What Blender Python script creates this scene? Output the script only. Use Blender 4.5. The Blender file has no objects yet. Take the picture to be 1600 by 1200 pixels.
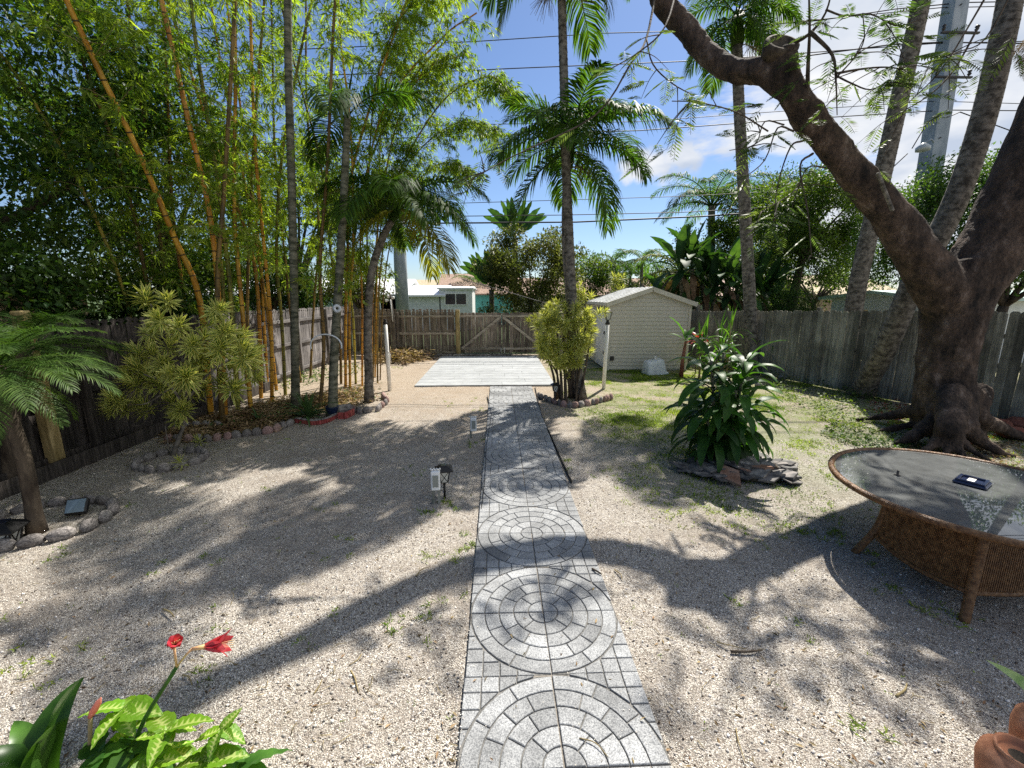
import bpy, math, random
import numpy as np
from mathutils import Vector, Matrix, Quaternion
R = math.radians
SC = bpy.context.scene
COL = SC.collection
random.seed(7); RNG = np.random.default_rng(7)

# ---------------------------------------------------------------- camera
CAM_H = 2.5; F_PX = 670.0; PITCH = math.atan(138/670.0)
YAW = math.atan(22*math.cos(PITCH)/670.0)
cam = bpy.data.cameras.new('camera'); camo = bpy.data.objects.new('camera', cam); COL.objects.link(camo)
cam.sensor_width = 36; cam.lens = 36*F_PX/1600; cam.clip_start = .05; cam.clip_end = 3000
camo.location = (0, 0, CAM_H); camo.rotation_euler = (R(90)-PITCH, 0, -YAW)
SC.camera = camo

# ---------------------------------------------------------------- sky and sun
SUN = Vector((.44, .69, 1.0)).normalized()
SUN_EL = math.asin(SUN.z); SUN_AZ = math.atan2(SUN.x, SUN.y)
W = bpy.data.worlds.new('World'); SC.world = W; W.use_nodes = True
nt = W.node_tree; nt.nodes.clear()
def nn(t, k, **kw):
    n = t.nodes.new(k)
    for a, v in kw.items(): setattr(n, a, v)
    return n
sky = nn(nt, 'ShaderNodeTexSky'); sky.sky_type = 'NISHITA'; sky.sun_disc = False
sky.sun_elevation = SUN_EL; sky.sun_rotation = SUN_AZ; sky.air_density = 1.0; sky.dust_density = .35; sky.ozone_density = 2.0
bg = nn(nt, 'ShaderNodeBackground'); bg.inputs['Strength'].default_value = .057
wo = nn(nt, 'ShaderNodeOutputWorld')
tc = nn(nt, 'ShaderNodeTexCoord'); sep = nn(nt, 'ShaderNodeSeparateXYZ')
nt.links.new(tc.outputs['Generated'], sep.inputs[0])
def mth(t, op, a, b=None, clamp=False):
    n = nn(t, 'ShaderNodeMath', operation=op); n.use_clamp = clamp
    for i, v in enumerate((a, b)):
        if v is None: continue
        if isinstance(v, (int, float)): n.inputs[i].default_value = v
        else: t.links.new(v, n.inputs[i])
    return n.outputs[0]
zz = mth(nt, 'ADD', mth(nt, 'MAXIMUM', sep.outputs[2], 0.0), .18)
cx = mth(nt, 'DIVIDE', sep.outputs[0], zz); cy = mth(nt, 'DIVIDE', sep.outputs[1], zz)
cmb = nn(nt, 'ShaderNodeCombineXYZ'); nt.links.new(cx, cmb.inputs[0]); nt.links.new(cy, cmb.inputs[1])
no1 = nn(nt, 'ShaderNodeTexNoise'); no1.inputs['Scale'].default_value = 1.7; no1.inputs['Detail'].default_value = 9; no1.inputs['Roughness'].default_value = .58
no1.inputs['Distortion'].default_value = .35
nt.links.new(cmb.outputs[0], no1.inputs['Vector'])
# the cloud bank lies to the right of the yard: more cover the further round to the right
bank = mth(nt, 'MULTIPLY', mth(nt, 'SUBTRACT', mth(nt, 'DIVIDE', sep.outputs[0], mth(nt, 'MAXIMUM', sep.outputs[1], .15)), .52), .75)
bank = mth(nt, 'MINIMUM', mth(nt, 'MAXIMUM', bank, -.22), .20)
cov = mth(nt, 'ADD', no1.outputs['Fac'], bank)
rmp = nn(nt, 'ShaderNodeMapRange'); rmp.interpolation_type = 'SMOOTHSTEP'
rmp.inputs['From Min'].default_value = .50; rmp.inputs['From Max'].default_value = .63
nt.links.new(cov, rmp.inputs['Value'])
# one small cumulus over the shed
def puff(px, py, rx, ry):
    return None
shd = nn(nt, 'ShaderNodeTexNoise'); shd.inputs['Scale'].default_value = 2.6; shd.inputs['Detail'].default_value = 5
mp = nn(nt, 'ShaderNodeVectorMath', operation='ADD'); mp.inputs[1].default_value = (3.1, 1.7, 0)
nt.links.new(cmb.outputs[0], mp.inputs[0]); nt.links.new(mp.outputs[0], shd.inputs['Vector'])
cr = nn(nt, 'ShaderNodeValToRGB'); cr.color_ramp.elements[0].position = .35; cr.color_ramp.elements[0].color = (5.6, 6.4, 7.8, 1)
cr.color_ramp.elements[1].position = .62; cr.color_ramp.elements[1].color = (9.6, 9.7, 9.9, 1)
nt.links.new(shd.outputs['Fac'], cr.inputs['Fac'])
PUFF_DIR = None
mixc = nn(nt, 'ShaderNodeMix', data_type='RGBA'); 
skyg = nn(nt, 'ShaderNodeMix', data_type='RGBA'); skyg.blend_type = 'MULTIPLY'; skyg.inputs['Factor'].default_value = 1
skyg.inputs['B'].default_value = (.96, 1.07, 1.26, 1)
nt.links.new(sky.outputs[0], skyg.inputs['A'])
nt.links.new(skyg.outputs['Result'], mixc.inputs['A']); nt.links.new(cr.outputs[0], mixc.inputs['B'])
nt.links.new(mixc.outputs['Result'], bg.inputs['Color']); nt.links.new(bg.outputs[0], wo.inputs['Surface'])
def pix_dir(px, py):
    v = Vector(((px-800)/F_PX, (600-py)/F_PX, -1.0)); v.rotate(camo.rotation_euler); return v.normalized()
def cumulus(px, py, r, flat):
    """one separate small cloud: distance to a direction, flattened, broken up by noise"""
    d = pix_dir(px, py)
    dv = nn(nt, 'ShaderNodeVectorMath', operation='SUBTRACT'); dv.inputs[1].default_value = d
    nt.links.new(tc.outputs['Generated'], dv.inputs[0])
    sc_ = nn(nt, 'ShaderNodeVectorMath', operation='MULTIPLY'); sc_.inputs[1].default_value = (1, 1, flat)
    nt.links.new(dv.outputs[0], sc_.inputs[0])
    ln = nn(nt, 'ShaderNodeVectorMath', operation='LENGTH'); nt.links.new(sc_.outputs[0], ln.inputs[0])
    no = nn(nt, 'ShaderNodeTexNoise'); no.inputs['Scale'].default_value = 22; no.inputs['Detail'].default_value = 6
    nt.links.new(tc.outputs['Generated'], no.inputs['Vector'])
    val = mth(nt, 'ADD', mth(nt, 'MULTIPLY', mth(nt, 'SUBTRACT', no.outputs['Fac'], .5), 1.6), mth(nt, 'SUBTRACT', 1.0, mth(nt, 'DIVIDE', ln.outputs['Value'], r)))
    mr = nn(nt, 'ShaderNodeMapRange'); mr.interpolation_type = 'SMOOTHSTEP'; mr.inputs['From Min'].default_value = .15; mr.inputs['From Max'].default_value = .65
    nt.links.new(val, mr.inputs['Value']); return mr.outputs[0]
m = mth(nt, 'MAXIMUM', rmp.outputs[0], cumulus(1020, 262, .105, 2.2))
m = mth(nt, 'MAXIMUM', m, cumulus(1068, 245, .06, 1.6))
m = mth(nt, 'MULTIPLY', m, mth(nt, 'MULTIPLY', sep.outputs[2], 12.0, clamp=True))
nt.links.new(m, mixc.inputs['Factor'])

sl = bpy.data.lights.new('sun', 'SUN'); sl.energy = 5.0; sl.angle = R(.6); sl.color = (1, .95, .86)
so = bpy.data.objects.new('sun', sl); COL.objects.link(so); so.rotation_euler = (-SUN).to_track_quat('-Z', 'Y').to_euler()
SC.view_settings.view_transform = 'Standard'; SC.view_settings.look = 'None'
SC.view_settings.exposure = .85; SC.view_settings.gamma = 1; SC.view_settings.use_curve_mapping = False
cy_ = SC.cycles
cy_.max_bounces = 6; cy_.diffuse_bounces = 3; cy_.glossy_bounces = 3; cy_.transmission_bounces = 3; cy_.transparent_max_bounces = 8
cy_.use_denoising = False; cy_.caustics_reflective = False; cy_.caustics_refractive = False
try: cy_.denoiser = 'OPENIMAGEDENOISE'; cy_.denoising_prefilter = 'ACCURATE'
except Exception: pass

# ---------------------------------------------------------------- pixel rays to places
CP, SP = math.cos(PITCH), math.sin(PITCH)
def ray(px, py):
    v = Vector(((px-800)/F_PX, (600-py)/F_PX, -1.0)); v.rotate(camo.rotation_euler); return v
def G(px, py, z=0.0):
    v = ray(px, py); t = (z-CAM_H)/v.z; return Vector((v.x*t, v.y*t, z))
def D(px, py, Y):
    v = ray(px, py); t = Y/v.y; return Vector((v.x*t, Y, CAM_H+v.z*t))
def DX(px, py, X):
    v = ray(px, py); t = X/v.x; return Vector((X, v.y*t, CAM_H+v.z*t))

# ---------------------------------------------------------------- objects
def link(o, parent=None):
    COL.objects.link(o)
    if parent is not None: o.parent = parent
    return o
def tag(o, label=None, cat=None, group=None, kind=None):
    if label: o['label'] = label
    if cat: o['category'] = cat
    if group: o['group'] = group
    if kind: o['kind'] = kind
    return o
def empty(name, loc=(0, 0, 0), rz=0, label=None, cat=None, group=None, kind=None):
    o = bpy.data.objects.new(name, None); link(o); o.location = loc; o.rotation_euler = (0, 0, rz); o.empty_display_size = .1
    return tag(o, label, cat, group, kind)
def copy_tree(o, parent=None):
    c = o.copy(); COL.objects.link(c); c.parent = parent
    for ch in o.children: copy_tree(ch, c)
    return c
def np_mesh(name, V, Fs, attr=None, smooth=False):
    """V (n,3); Fs list of int arrays each (m,k)"""
    me = bpy.data.meshes.new(name); V = np.asarray(V, dtype=np.float32)
    me.vertices.add(len(V)); me.vertices.foreach_set('co', V.ravel())
    if not isinstance(Fs, (list, tuple)): Fs = [Fs]
    Fs = [np.asarray(f, dtype=np.int32) for f in Fs if len(f)]
    nl = sum(f.size for f in Fs); npy = sum(len(f) for f in Fs)
    me.loops.add(nl); me.loops.foreach_set('vertex_index', np.concatenate([f.ravel() for f in Fs]))
    me.polygons.add(npy)
    tot = np.concatenate([np.full(len(f), f.shape[1], dtype=np.int32) for f in Fs])
    st = np.concatenate([[0], np.cumsum(tot)[:-1]]).astype(np.int32)
    me.polygons.foreach_set('loop_start', st)
    try: me.polygons.foreach_set('loop_total', tot)
    except Exception: pass
    if smooth: me.polygons.foreach_set('use_smooth', np.ones(npy, dtype=bool))
    if attr is not None:
        a = me.attributes.new('edge', 'FLOAT', 'POINT'); a.data.foreach_set('value', np.asarray(attr, dtype=np.float32))
    me.update(calc_edges=True)
    return me
def mobj(name, me, m, parent=None, loc=None, rot=None, scale=None):
    if m is not None and not me.materials:
        for q in (m if isinstance(m, (list, tuple)) else [m]): me.materials.append(q)
    o = bpy.data.objects.new(name, me); link(o, parent)
    if loc is not None: o.location = loc
    if rot is not None: o.rotation_euler = rot
    if scale is not None: o.scale = scale
    return o

class MB:
    """collects simple solids and links them as one mesh"""
    def __init__(s): s.v = []; s.f = []; s.sm = []
    def add(s, vs, fs, smooth=False, M=None):
        n = len(s.v)
        if M is not None: vs = [M @ Vector(v) for v in vs]
        s.v += [tuple(v) for v in vs]; s.f += [tuple(i+n for i in f) for f in fs]; s.sm += [smooth]*len(fs); return s
    def box(s, x0, x1, y0, y1, z0, z1, M=None, bev=0.0):
        if bev > 0:
            b = bev; vs = []
            # chamfered box: 24 verts
            xs = (x0, x1); ys = (y0, y1); zs = (z0, z1); idx = {}
            for i in (0, 1):
                for j in (0, 1):
                    for k in (0, 1):
                        sx, sy, sz = (1-2*i), (1-2*j), (1-2*k)
                        idx[(i, j, k, 0)] = len(vs); vs.append((xs[i], ys[j]+sy*b, zs[k]+sz*b))
                        idx[(i, j, k, 1)] = len(vs); vs.append((xs[i]+sx*b, ys[j], zs[k]+sz*b))
                        idx[(i, j, k, 2)] = len(vs); vs.append((xs[i]+sx*b, ys[j]+sy*b, zs[k]))
            I = idx; fs = []
            for i in (0, 1): fs.append([I[(i, 0, 0, 0)], I[(i, 1, 0, 0)], I[(i, 1, 1, 0)], I[(i, 0, 1, 0)]][::(1 if i else -1)])
            for j in (0, 1): fs.append([I[(0, j, 0, 1)], I[(1, j, 0, 1)], I[(1, j, 1, 1)], I[(0, j, 1, 1)]][::(-1 if j else 1)])
            for k in (0, 1): fs.append([I[(0, 0, k, 2)], I[(1, 0, k, 2)], I[(1, 1, k, 2)], I[(0, 1, k, 2)]][::(1 if k else -1)])
            for j in (0, 1):
                for k in (0, 1): fs.append([I[(0, j, k, 1)], I[(1, j, k, 1)], I[(1, j, k, 2)], I[(0, j, k, 2)]])
            for i in (0, 1):
                for k in (0, 1): fs.append([I[(i, 0, k, 0)], I[(i, 1, k, 0)], I[(i, 1, k, 2)], I[(i, 0, k, 2)]])
            for i in (0, 1):
                for j in (0, 1): fs.append([I[(i, j, 0, 0)], I[(i, j, 1, 0)], I[(i, j, 1, 1)], I[(i, j, 0, 1)]])
            for i in (0, 1):
                for j in (0, 1):
                    for k in (0, 1): fs.append([I[(i, j, k, 0)], I[(i, j, k, 1)], I[(i, j, k, 2)]])
            return s.add(vs, fs, False, M)
        vs = [(x0, y0, z0), (x1, y0, z0), (x1, y1, z0), (x0, y1, z0), (x0, y0, z1), (x1, y0, z1), (x1, y1, z1), (x0, y1, z1)]
        return s.add(vs, [(3, 2, 1, 0), (4, 5, 6, 7), (0, 1, 5, 4), (1, 2, 6, 5), (2, 3, 7, 6), (3, 0, 4, 7)], False, M)
    def beam(s, a, b, w, d, up=(0, 0, 1), bev=0):
        a = Vector(a); b = Vector(b); t = (b-a); L = t.length; t.normalize(); up = Vector(up)
        x = t.cross(up)
        if x.length < 1e-4: x = t.cross(Vector((0, 1, 0)))
        x.normalize(); y = x.cross(t)
        M = Matrix((x, t, y)).transposed().to_4x4(); M.translation = a
        return s.box(-w/2, w/2, 0, L, -d/2, d/2, M, bev)
    def prism(s, poly, z0, z1, M=None, inset=0):
        n = len(poly); cx = sum(p[0] for p in poly)/n; cyy = sum(p[1] for p in poly)/n
        bot = [(p[0], p[1], z0) for p in poly]
        if inset:
            mid = [(p[0], p[1], z1-inset*.8) for p in poly]; top = []
            for p in poly:
                d = math.hypot(p[0]-cx, p[1]-cyy) or 1; k = max(.3, 1-inset*1.3/d); top.append((cx+(p[0]-cx)*k, cyy+(p[1]-cyy)*k, z1))
            vs = bot+mid+top; fs = [tuple(range(2*n, 3*n))]
            for i in range(n):
                j = (i+1) % n; fs += [(i, j, n+j, n+i), (n+i, n+j, 2*n+j, 2*n+i)]
            return s.add(vs, fs, False, M)
        vs = bot+[(p[0], p[1], z1) for p in poly]
        fs = [tuple(range(n))[::-1], tuple(range(n, 2*n))]+[(i, (i+1) % n, n+(i+1) % n, n+i) for i in range(n)]
        return s.add(vs, fs, False, M)
    def tube(s, pts, rad, n=8, cap=True, smooth=True, M=None):
        pts = [Vector(p) for p in pts]; m = len(pts)
        rad = [rad]*m if isinstance(rad, (int, float)) else rad
        t0 = (pts[1]-pts[0]).normalized(); ref = Vector((0, 0, 1)) if abs(t0.z) < .9 else Vector((1, 0, 0))
        x = t0.cross(ref).normalized(); vs = []; prev = t0
        for i, p in enumerate(pts):
            t = (pts[min(i+1, m-1)]-pts[max(i-1, 0)]).normalized()
            q = prev.rotation_difference(t); x = (q @ x).normalized(); prev = t; y = t.cross(x)
            for k in range(n):
                a = 2*math.pi*k/n; vs.append(p+(x*math.cos(a)+y*math.sin(a))*rad[i])
        fs = [(i*n+k, i*n+(k+1) % n, (i+1)*n+(k+1) % n, (i+1)*n+k) for i in range(m-1) for k in range(n)]
        if cap: fs += [tuple(range(n))[::-1], tuple(range((m-1)*n, m*n))]
        return s.add(vs, fs, smooth, M)
    def lathe(s, prof, n=16, M=None, smooth=True, cap=True):
        """prof: list of (r, z)"""
        vs = [(r*math.cos(2*math.pi*k/n), r*math.sin(2*math.pi*k/n), z) for r, z in prof for k in range(n)]; m = len(prof)
        fs = [(i*n+k, i*n+(k+1) % n, (i+1)*n+(k+1) % n, (i+1)*n+k) for i in range(m-1) for k in range(n)]
        if cap: fs += [tuple(range(n))[::-1], tuple(range((m-1)*n, m*n))]
        return s.add(vs, fs, smooth, M)
    def rock(s, c, sx, sy, sz, seed, M=None, nu=7, nv=5):
        r = random.Random(seed); vs = []; fs = []
        vs.append((c[0], c[1], c[2]-sz)); 
        for j in range(1, nv):
            ph = -math.pi/2+math.pi*j/nv
            for i in range(nu):
                a = 2*math.pi*i/nu+r.uniform(-.15, .15); k = r.uniform(.8, 1.12)
                vs.append((c[0]+sx*k*math.cos(ph)*math.cos(a), c[1]+sy*k*math.cos(ph)*math.sin(a), c[2]+sz*k*math.sin(ph)))
        vs.append((c[0], c[1], c[2]+sz)); top = len(vs)-1
        fs += [(0, 1+(i+1) % nu, 1+i) for i in range(nu)]
        for j in range(nv-2):
            for i in range(nu): fs.append((1+j*nu+i, 1+j*nu+(i+1) % nu, 1+(j+1)*nu+(i+1) % nu, 1+(j+1)*nu+i))
        b = 1+(nv-2)*nu; fs += [(b+i, b+(i+1) % nu, top) for i in range(nu)]
        return s.add(vs, fs, True, M)
    def mesh(s, name='m'):
        me = bpy.data.meshes.new(name); me.from_pydata(s.v, [], s.f); me.polygons.foreach_set('use_smooth', s.sm); me.update(); return me
    def build(s, name, m, parent=None, loc=None, rot=None, scale=None):
        return mobj(name, s.mesh(name), m, parent, loc, rot, scale)

# ---------------------------------------------------------------- materials
def MAT(name, c1, c2=None, c3=None, scale=(4, 4, 4), nscale=1.0, detail=5, nrough=.6, rough=.7, bump=0.0, bscale=30.0, bstretch=None,
        objrand=0.0, island=0.0, trans=0.0, spec=.3, metal=0.0, pos=(.38, .62), coord='Object', edge=None, bdist=.02, dist=0.0, tcol=None, erange=(.25, .6), stain=None):
    m = bpy.data.materials.new(name); m.use_nodes = True; t = m.node_tree; t.nodes.clear()
    out = nn(t, 'ShaderNodeOutputMaterial'); p = nn(t, 'ShaderNodeBsdfPrincipled')
    p.inputs['Roughness'].default_value = rough; p.inputs['Metallic'].default_value = metal; p.inputs['Specular IOR Level'].default_value = spec
    co = nn(t, 'ShaderNodeTexCoord'); mpg = nn(t, 'ShaderNodeMapping'); mpg.inputs['Scale'].default_value = scale
    t.links.new(co.outputs[coord], mpg.inputs['Vector'])
    oi = nn(t, 'ShaderNodeObjectInfo'); vec = mpg.outputs[0]
    if objrand:
        ad = nn(t, 'ShaderNodeVectorMath', operation='ADD'); ml = mth(t, 'MULTIPLY', oi.outputs['Random'], 37.0)
        cb = nn(t, 'ShaderNodeCombineXYZ'); t.links.new(ml, cb.inputs[0]); t.links.new(ml, cb.inputs[1])
        t.links.new(vec, ad.inputs[0]); t.links.new(cb.outputs[0], ad.inputs[1]); vec = ad.outputs[0]
    if c2 is not None:
        no = nn(t, 'ShaderNodeTexNoise'); no.inputs['Scale'].default_value = nscale; no.inputs['Detail'].default_value = detail
        no.inputs['Roughness'].default_value = nrough; no.inputs['Distortion'].default_value = dist
        t.links.new(vec, no.inputs['Vector'])
        rp = nn(t, 'ShaderNodeValToRGB'); e = rp.color_ramp.elements
        e[0].position = pos[0]; e[0].color = (*c1, 1); e[1].position = pos[1]; e[1].color = (*c2, 1)
        if c3 is not None: q = e.new((pos[0]+pos[1])/2); q.color = (*c3, 1)
        t.links.new(no.outputs['Fac'], rp.inputs['Fac']); colr = rp.outputs[0]
    else:
        rg = nn(t, 'ShaderNodeRGB'); rg.outputs[0].default_value = (*c1, 1); colr = rg.outputs[0]
    if stain:
        sn = nn(t, 'ShaderNodeTexNoise'); sn.inputs['Scale'].default_value = stain[0]; sn.inputs['Detail'].default_value = 6; sn.inputs['Roughness'].default_value = .65
        gp_ = nn(t, 'ShaderNodeNewGeometry'); t.links.new(gp_.outputs['Position'], sn.inputs['Vector'])
        sr = nn(t, 'ShaderNodeMapRange'); sr.inputs['From Min'].default_value = .38; sr.inputs['From Max'].default_value = .62; sr.inputs['To Min'].default_value = 1-stain[1]; sr.inputs['To Max'].default_value = 1.0
        t.links.new(sn.outputs['Fac'], sr.inputs['Value']); sm_ = nn(t, 'ShaderNodeMix', data_type='RGBA'); sm_.blend_type = 'MULTIPLY'; sm_.inputs['Factor'].default_value = 1
        t.links.new(colr, sm_.inputs['A']); t.links.new(sr.outputs[0], sm_.inputs['B']); colr = sm_.outputs['Result']
    if edge is not None:     # colour across a leaf: edge colour at the margins
        at = nn(t, 'ShaderNodeAttribute'); at.attribute_name = 'edge'
        mx = nn(t, 'ShaderNodeMix', data_type='RGBA'); mx.inputs['B'].default_value = (*edge, 1)
        mr = nn(t, 'ShaderNodeMapRange'); mr.inputs['From Min'].default_value = erange[0]; mr.inputs['From Max'].default_value = erange[1]
        t.links.new(at.outputs['Fac'], mr.inputs['Value']); t.links.new(mr.outputs[0], mx.inputs['Factor'])
        t.links.new(colr, mx.inputs['A']); colr = mx.outputs['Result']
    if objrand or island:
        hs = nn(t, 'ShaderNodeHueSaturation'); rnd = oi.outputs['Random']; amp = objrand
        if island:
            ge = nn(t, 'ShaderNodeNewGeometry'); rnd = ge.outputs['Random Per Island']; amp = island
        v = mth(t, 'ADD', mth(t, 'MULTIPLY', rnd, 2*amp), 1-amp)
        r2 = mth(t, 'FRACT', mth(t, 'MULTIPLY', rnd, 17.3))
        h = mth(t, 'ADD', mth(t, 'MULTIPLY', r2, .06*amp), .5-.03*amp)
        t.links.new(v, hs.inputs['Value']); t.links.new(h, hs.inputs['Hue']); t.links.new(colr, hs.inputs['Color']); colr = hs.outputs[0]
    t.links.new(colr, p.inputs['Base Color'])
    if bump:
        nb = nn(t, 'ShaderNodeTexNoise'); nb.inputs['Scale'].default_value = bscale; nb.inputs['Detail'].default_value = 5
        if bstretch:
            m2 = nn(t, 'ShaderNodeMapping'); m2.inputs['Scale'].default_value = bstretch; t.links.new(co.outputs[coord], m2.inputs['Vector']); t.links.new(m2.outputs[0], nb.inputs['Vector'])
        else: t.links.new(co.outputs[coord], nb.inputs['Vector'])
        bp = nn(t, 'ShaderNodeBump'); bp.inputs['Strength'].default_value = bump; bp.inputs['Distance'].default_value = bdist
        t.links.new(nb.outputs['Fac'], bp.inputs['Height']); t.links.new(bp.outputs[0], p.inputs['Normal'])
    sh = p.outputs[0]
    if trans:
        tr = nn(t, 'ShaderNodeBsdfTranslucent')
        g = nn(t, 'ShaderNodeMix', data_type='RGBA'); g.blend_type = 'MULTIPLY'; g.inputs['Factor'].default_value = 1
        g.inputs['B'].default_value = (*(tcol or (1.5, 1.6, .7)), 1); t.links.new(colr, g.inputs['A']); t.links.new(g.outputs['Result'], tr.inputs['Color'])
        ms = nn(t, 'ShaderNodeMixShader'); ms.inputs[0].default_value = trans; t.links.new(sh, ms.inputs[1]); t.links.new(tr.outputs[0], ms.inputs[2]); sh = ms.outputs[0]
    t.links.new(sh, out.inputs['Surface'])
    return m
def leafm(name, c1, c2, trans=.42, rough=.5, island=.45, edge=None, spec=.22, ns=.7, tcol=None):
    return MAT(name, c1, c2, scale=(1, 1, 1), nscale=ns, detail=2, rough=rough, island=island, trans=trans, edge=edge, spec=spec, tcol=tcol)
M_ = {}
M_['bamboo_leaf'] = leafm('bamboo leaf', (.09, .155, .025), (.21, .28, .05), .52, tcol=(2.2, 2.2, .6))
M_['dark_leaf'] = leafm('dark leaf', (.025, .06, .014), (.08, .14, .03), .34, tcol=(1.7, 1.9, .6))
M_['mid_leaf'] = leafm('mid leaf', (.04, .085, .018), (.10, .15, .03), .4, tcol=(1.9, 1.9, .6))
M_['olive_leaf'] = leafm('olive leaf', (.06, .08, .02), (.16, .17, .05), .35)
M_['palm_leaf'] = leafm('palm leaf', (.026, .06, .013), (.06, .11, .02), .45, rough=.55, spec=.1, tcol=(2.2, 2.4, .6))
M_['date_leaf'] = leafm('date palm leaf', (.04, .085, .018), (.09, .15, .03), .38, rough=.5, spec=.2)
M_['yellow_palm'] = leafm('yellowing palm leaf', (.14, .15, .02), (.24, .24, .035), .45)
M_['varieg'] = leafm('variegated leaf', (.08, .16, .03), (.13, .22, .04), .35, edge=(.62, .60, .19), island=.25, tcol=(1.5, 1.5, .7))
M_['feather'] = leafm('feathery leaf', (.05, .09, .03), (.11, .15, .05), .5)
M_['corn_leaf'] = MAT('broad strap leaf', (.02, .06, .012), (.045, .11, .02), scale=(1, 1, 1), nscale=3, rough=.42, objrand=.35, trans=.32, spec=.2, tcol=(2.2, 2.4, .5), bump=.15, bscale=60, bstretch=(.3, 2, 1))
M_['banana_leaf'] = MAT('banana leaf', (.04, .10, .025), (.09, .18, .04), scale=(1, 1, 1), nscale=2, rough=.4, objrand=.35, trans=.4, tcol=(2.0, 2.2, .5))
M_['paddle_leaf'] = MAT('dark paddle leaf', (.02, .055, .022), (.06, .12, .035), scale=(1, 1, 1), nscale=2, rough=.55, objrand=.45, trans=.28, spec=.12, tcol=(1.8, 2.0, .5))
M_['dead_leaf'] = MAT('dead hanging leaf', (.10, .06, .03), (.22, .15, .09), scale=(1, 1, 1), nscale=5, rough=.9, objrand=.4, trans=.15)
M_['lime_leaf'] = MAT('lime leaf', (.42, .50, .14), (.50, .58, .20), scale=(1, 1, 1), nscale=9, rough=.38, objrand=.3, trans=.35, edge=(.15, .30, .02), erange=(.02, .22), bump=.25, bscale=90, tcol=(1.5, 1.5, .4))
M_['lily_leaf'] = MAT('lily leaf', (.03, .09, .015), (.07, .17, .03), scale=(1, 1, 1), nscale=6, rough=.3, objrand=.3, trans=.35, tcol=(2, 2, .5))
M_['agave_leaf'] = leafm('strap leaf', (.04, .09, .03), (.10, .17, .06), .3)
M_['grass'] = leafm('grass blades', (.13, .20, .022), (.27, .34, .05), .45, island=.5)
M_['dry'] = leafm('dry leaves', (.16, .10, .05), (.34, .25, .14), .2, rough=.8, island=.6, ns=3)
M_['red_leaf'] = leafm('red leaf', (.16, .02, .015), (.28, .05, .03), .3)
M_['bark_big'] = MAT('grey brown bark', (.022, .017, .014), (.34, .265, .215), (.12, .08, .056), scale=(1, 1, .5), nscale=5, detail=15, nrough=.78, rough=.9, bump=1.0, bscale=22, bdist=.04, pos=(.38, .72), stain=(1.6, .55))
M_['bark_grey'] = MAT('ringed palm bark', (.06, .053, .043), (.24, .215, .18), scale=(4, 4, 5), nscale=2.2, detail=10, rough=.9, bump=.4, bscale=14)
M_['bark_dark'] = MAT('dark bark', (.035, .025, .018), (.11, .085, .06), scale=(5, 5, 1.5), nscale=2, detail=8, rough=.9, bump=.6, bscale=18)
M_['bark_mossy'] = MAT('mossy stem', (.045, .05, .03), (.20, .19, .135), scale=(3, 3, 8), nscale=1.6, detail=8, rough=.85, bump=.4, bscale=12)
M_['cane'] = MAT('yellow bamboo cane', (.50, .20, .015), (.72, .40, .05), (.62, .30, .03), scale=(6, 6, .8), nscale=2, rough=.38, objrand=.3, spec=.4, stain=(1.3, .5))
M_['cane_dark'] = MAT('brown bamboo cane', (.07, .05, .015), (.24, .16, .04), scale=(6, 6, .8), nscale=2, rough=.5, objrand=.4)
M_['cane_green'] = MAT('green striped bamboo cane', (.16, .17, .03), (.46, .34, .05), (.28, .26, .04), scale=(9, 9, .6), nscale=2, rough=.4, objrand=.35, stain=(1.3, .4))
M_['node'] = MAT('bamboo node', (.05, .035, .02), (.10, .07, .03), rough=.7)
M_['twig'] = MAT('thin twig', (.05, .035, .025), (.12, .09, .06), rough=.9)
M_['twig_tan'] = MAT('pale twig', (.22, .17, .08), (.34, .27, .13), rough=.8)
M_['wood_back'] = MAT('weathered brown board', (.08, .066, .052), (.42, .35, .28), (.25, .205, .16), scale=(14, 14, 1.1), nscale=1.8, detail=9, nrough=.65, rough=.9, bump=.4, bscale=8, bstretch=(9, 9, .6), objrand=.35, pos=(.3, .68), stain=(1.1, .55))
M_['wood_pale'] = MAT('silver grey board', (.09, .08, .08), (.40, .37, .36), (.24, .22, .215), scale=(14, 14, 1.1), nscale=1.8, detail=9, nrough=.65, rough=.9, bump=.4, bscale=8, bstretch=(9, 9, .6), objrand=.3, pos=(.3, .66), stain=(1.1, .55))
M_['wood_shaded'] = MAT('shade-toned board', (.012, .010, .009), (.10, .085, .075), (.04, .034, .03), scale=(14, 14, 1.1), nscale=1.8, detail=9, nrough=.65, rough=.9, bump=.4, bscale=8, bstretch=(9, 9, .6), objrand=.3, pos=(.3, .68))  # near left fence: its shade is painted into the board colour; kick board shares it
M_['wood_green'] = MAT('algae stained board', (.12, .115, .09), (.42, .395, .32), (.27, .255, .20), scale=(12, 12, .9), nscale=1.8, detail=9, nrough=.65, rough=.9, bump=.4, bscale=8, bstretch=(9, 9, .6), objrand=.3, pos=(.3, .68), stain=(1.1, .55))
M_['wood_rail'] = MAT('sun bleached rail', (.20, .17, .13), (.50, .44, .36), (.36, .31, .25), scale=(1.5, 12, 12), nscale=2, detail=8, rough=.9, bump=.3, bscale=10, objrand=.2)
M_['wood_yellow'] = MAT('yellowish timber post', (.22, .16, .06), (.42, .32, .15), scale=(8, 8, 1), nscale=2, rough=.8, bump=.3, bscale=12)
M_['white_paint'] = MAT('white paint', (.62, .61, .57), (.80, .79, .76), scale=(2, 2, 2), nscale=2, rough=.5, pos=(.3, .5))
M_['vinyl'] = MAT('cream vinyl siding', (.44, .41, .33), (.62, .58, .48), (.57, .54, .44), scale=(1.5, 1.5, 5), nscale=1.5, detail=8, rough=.55, pos=(.25, .6))
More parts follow.
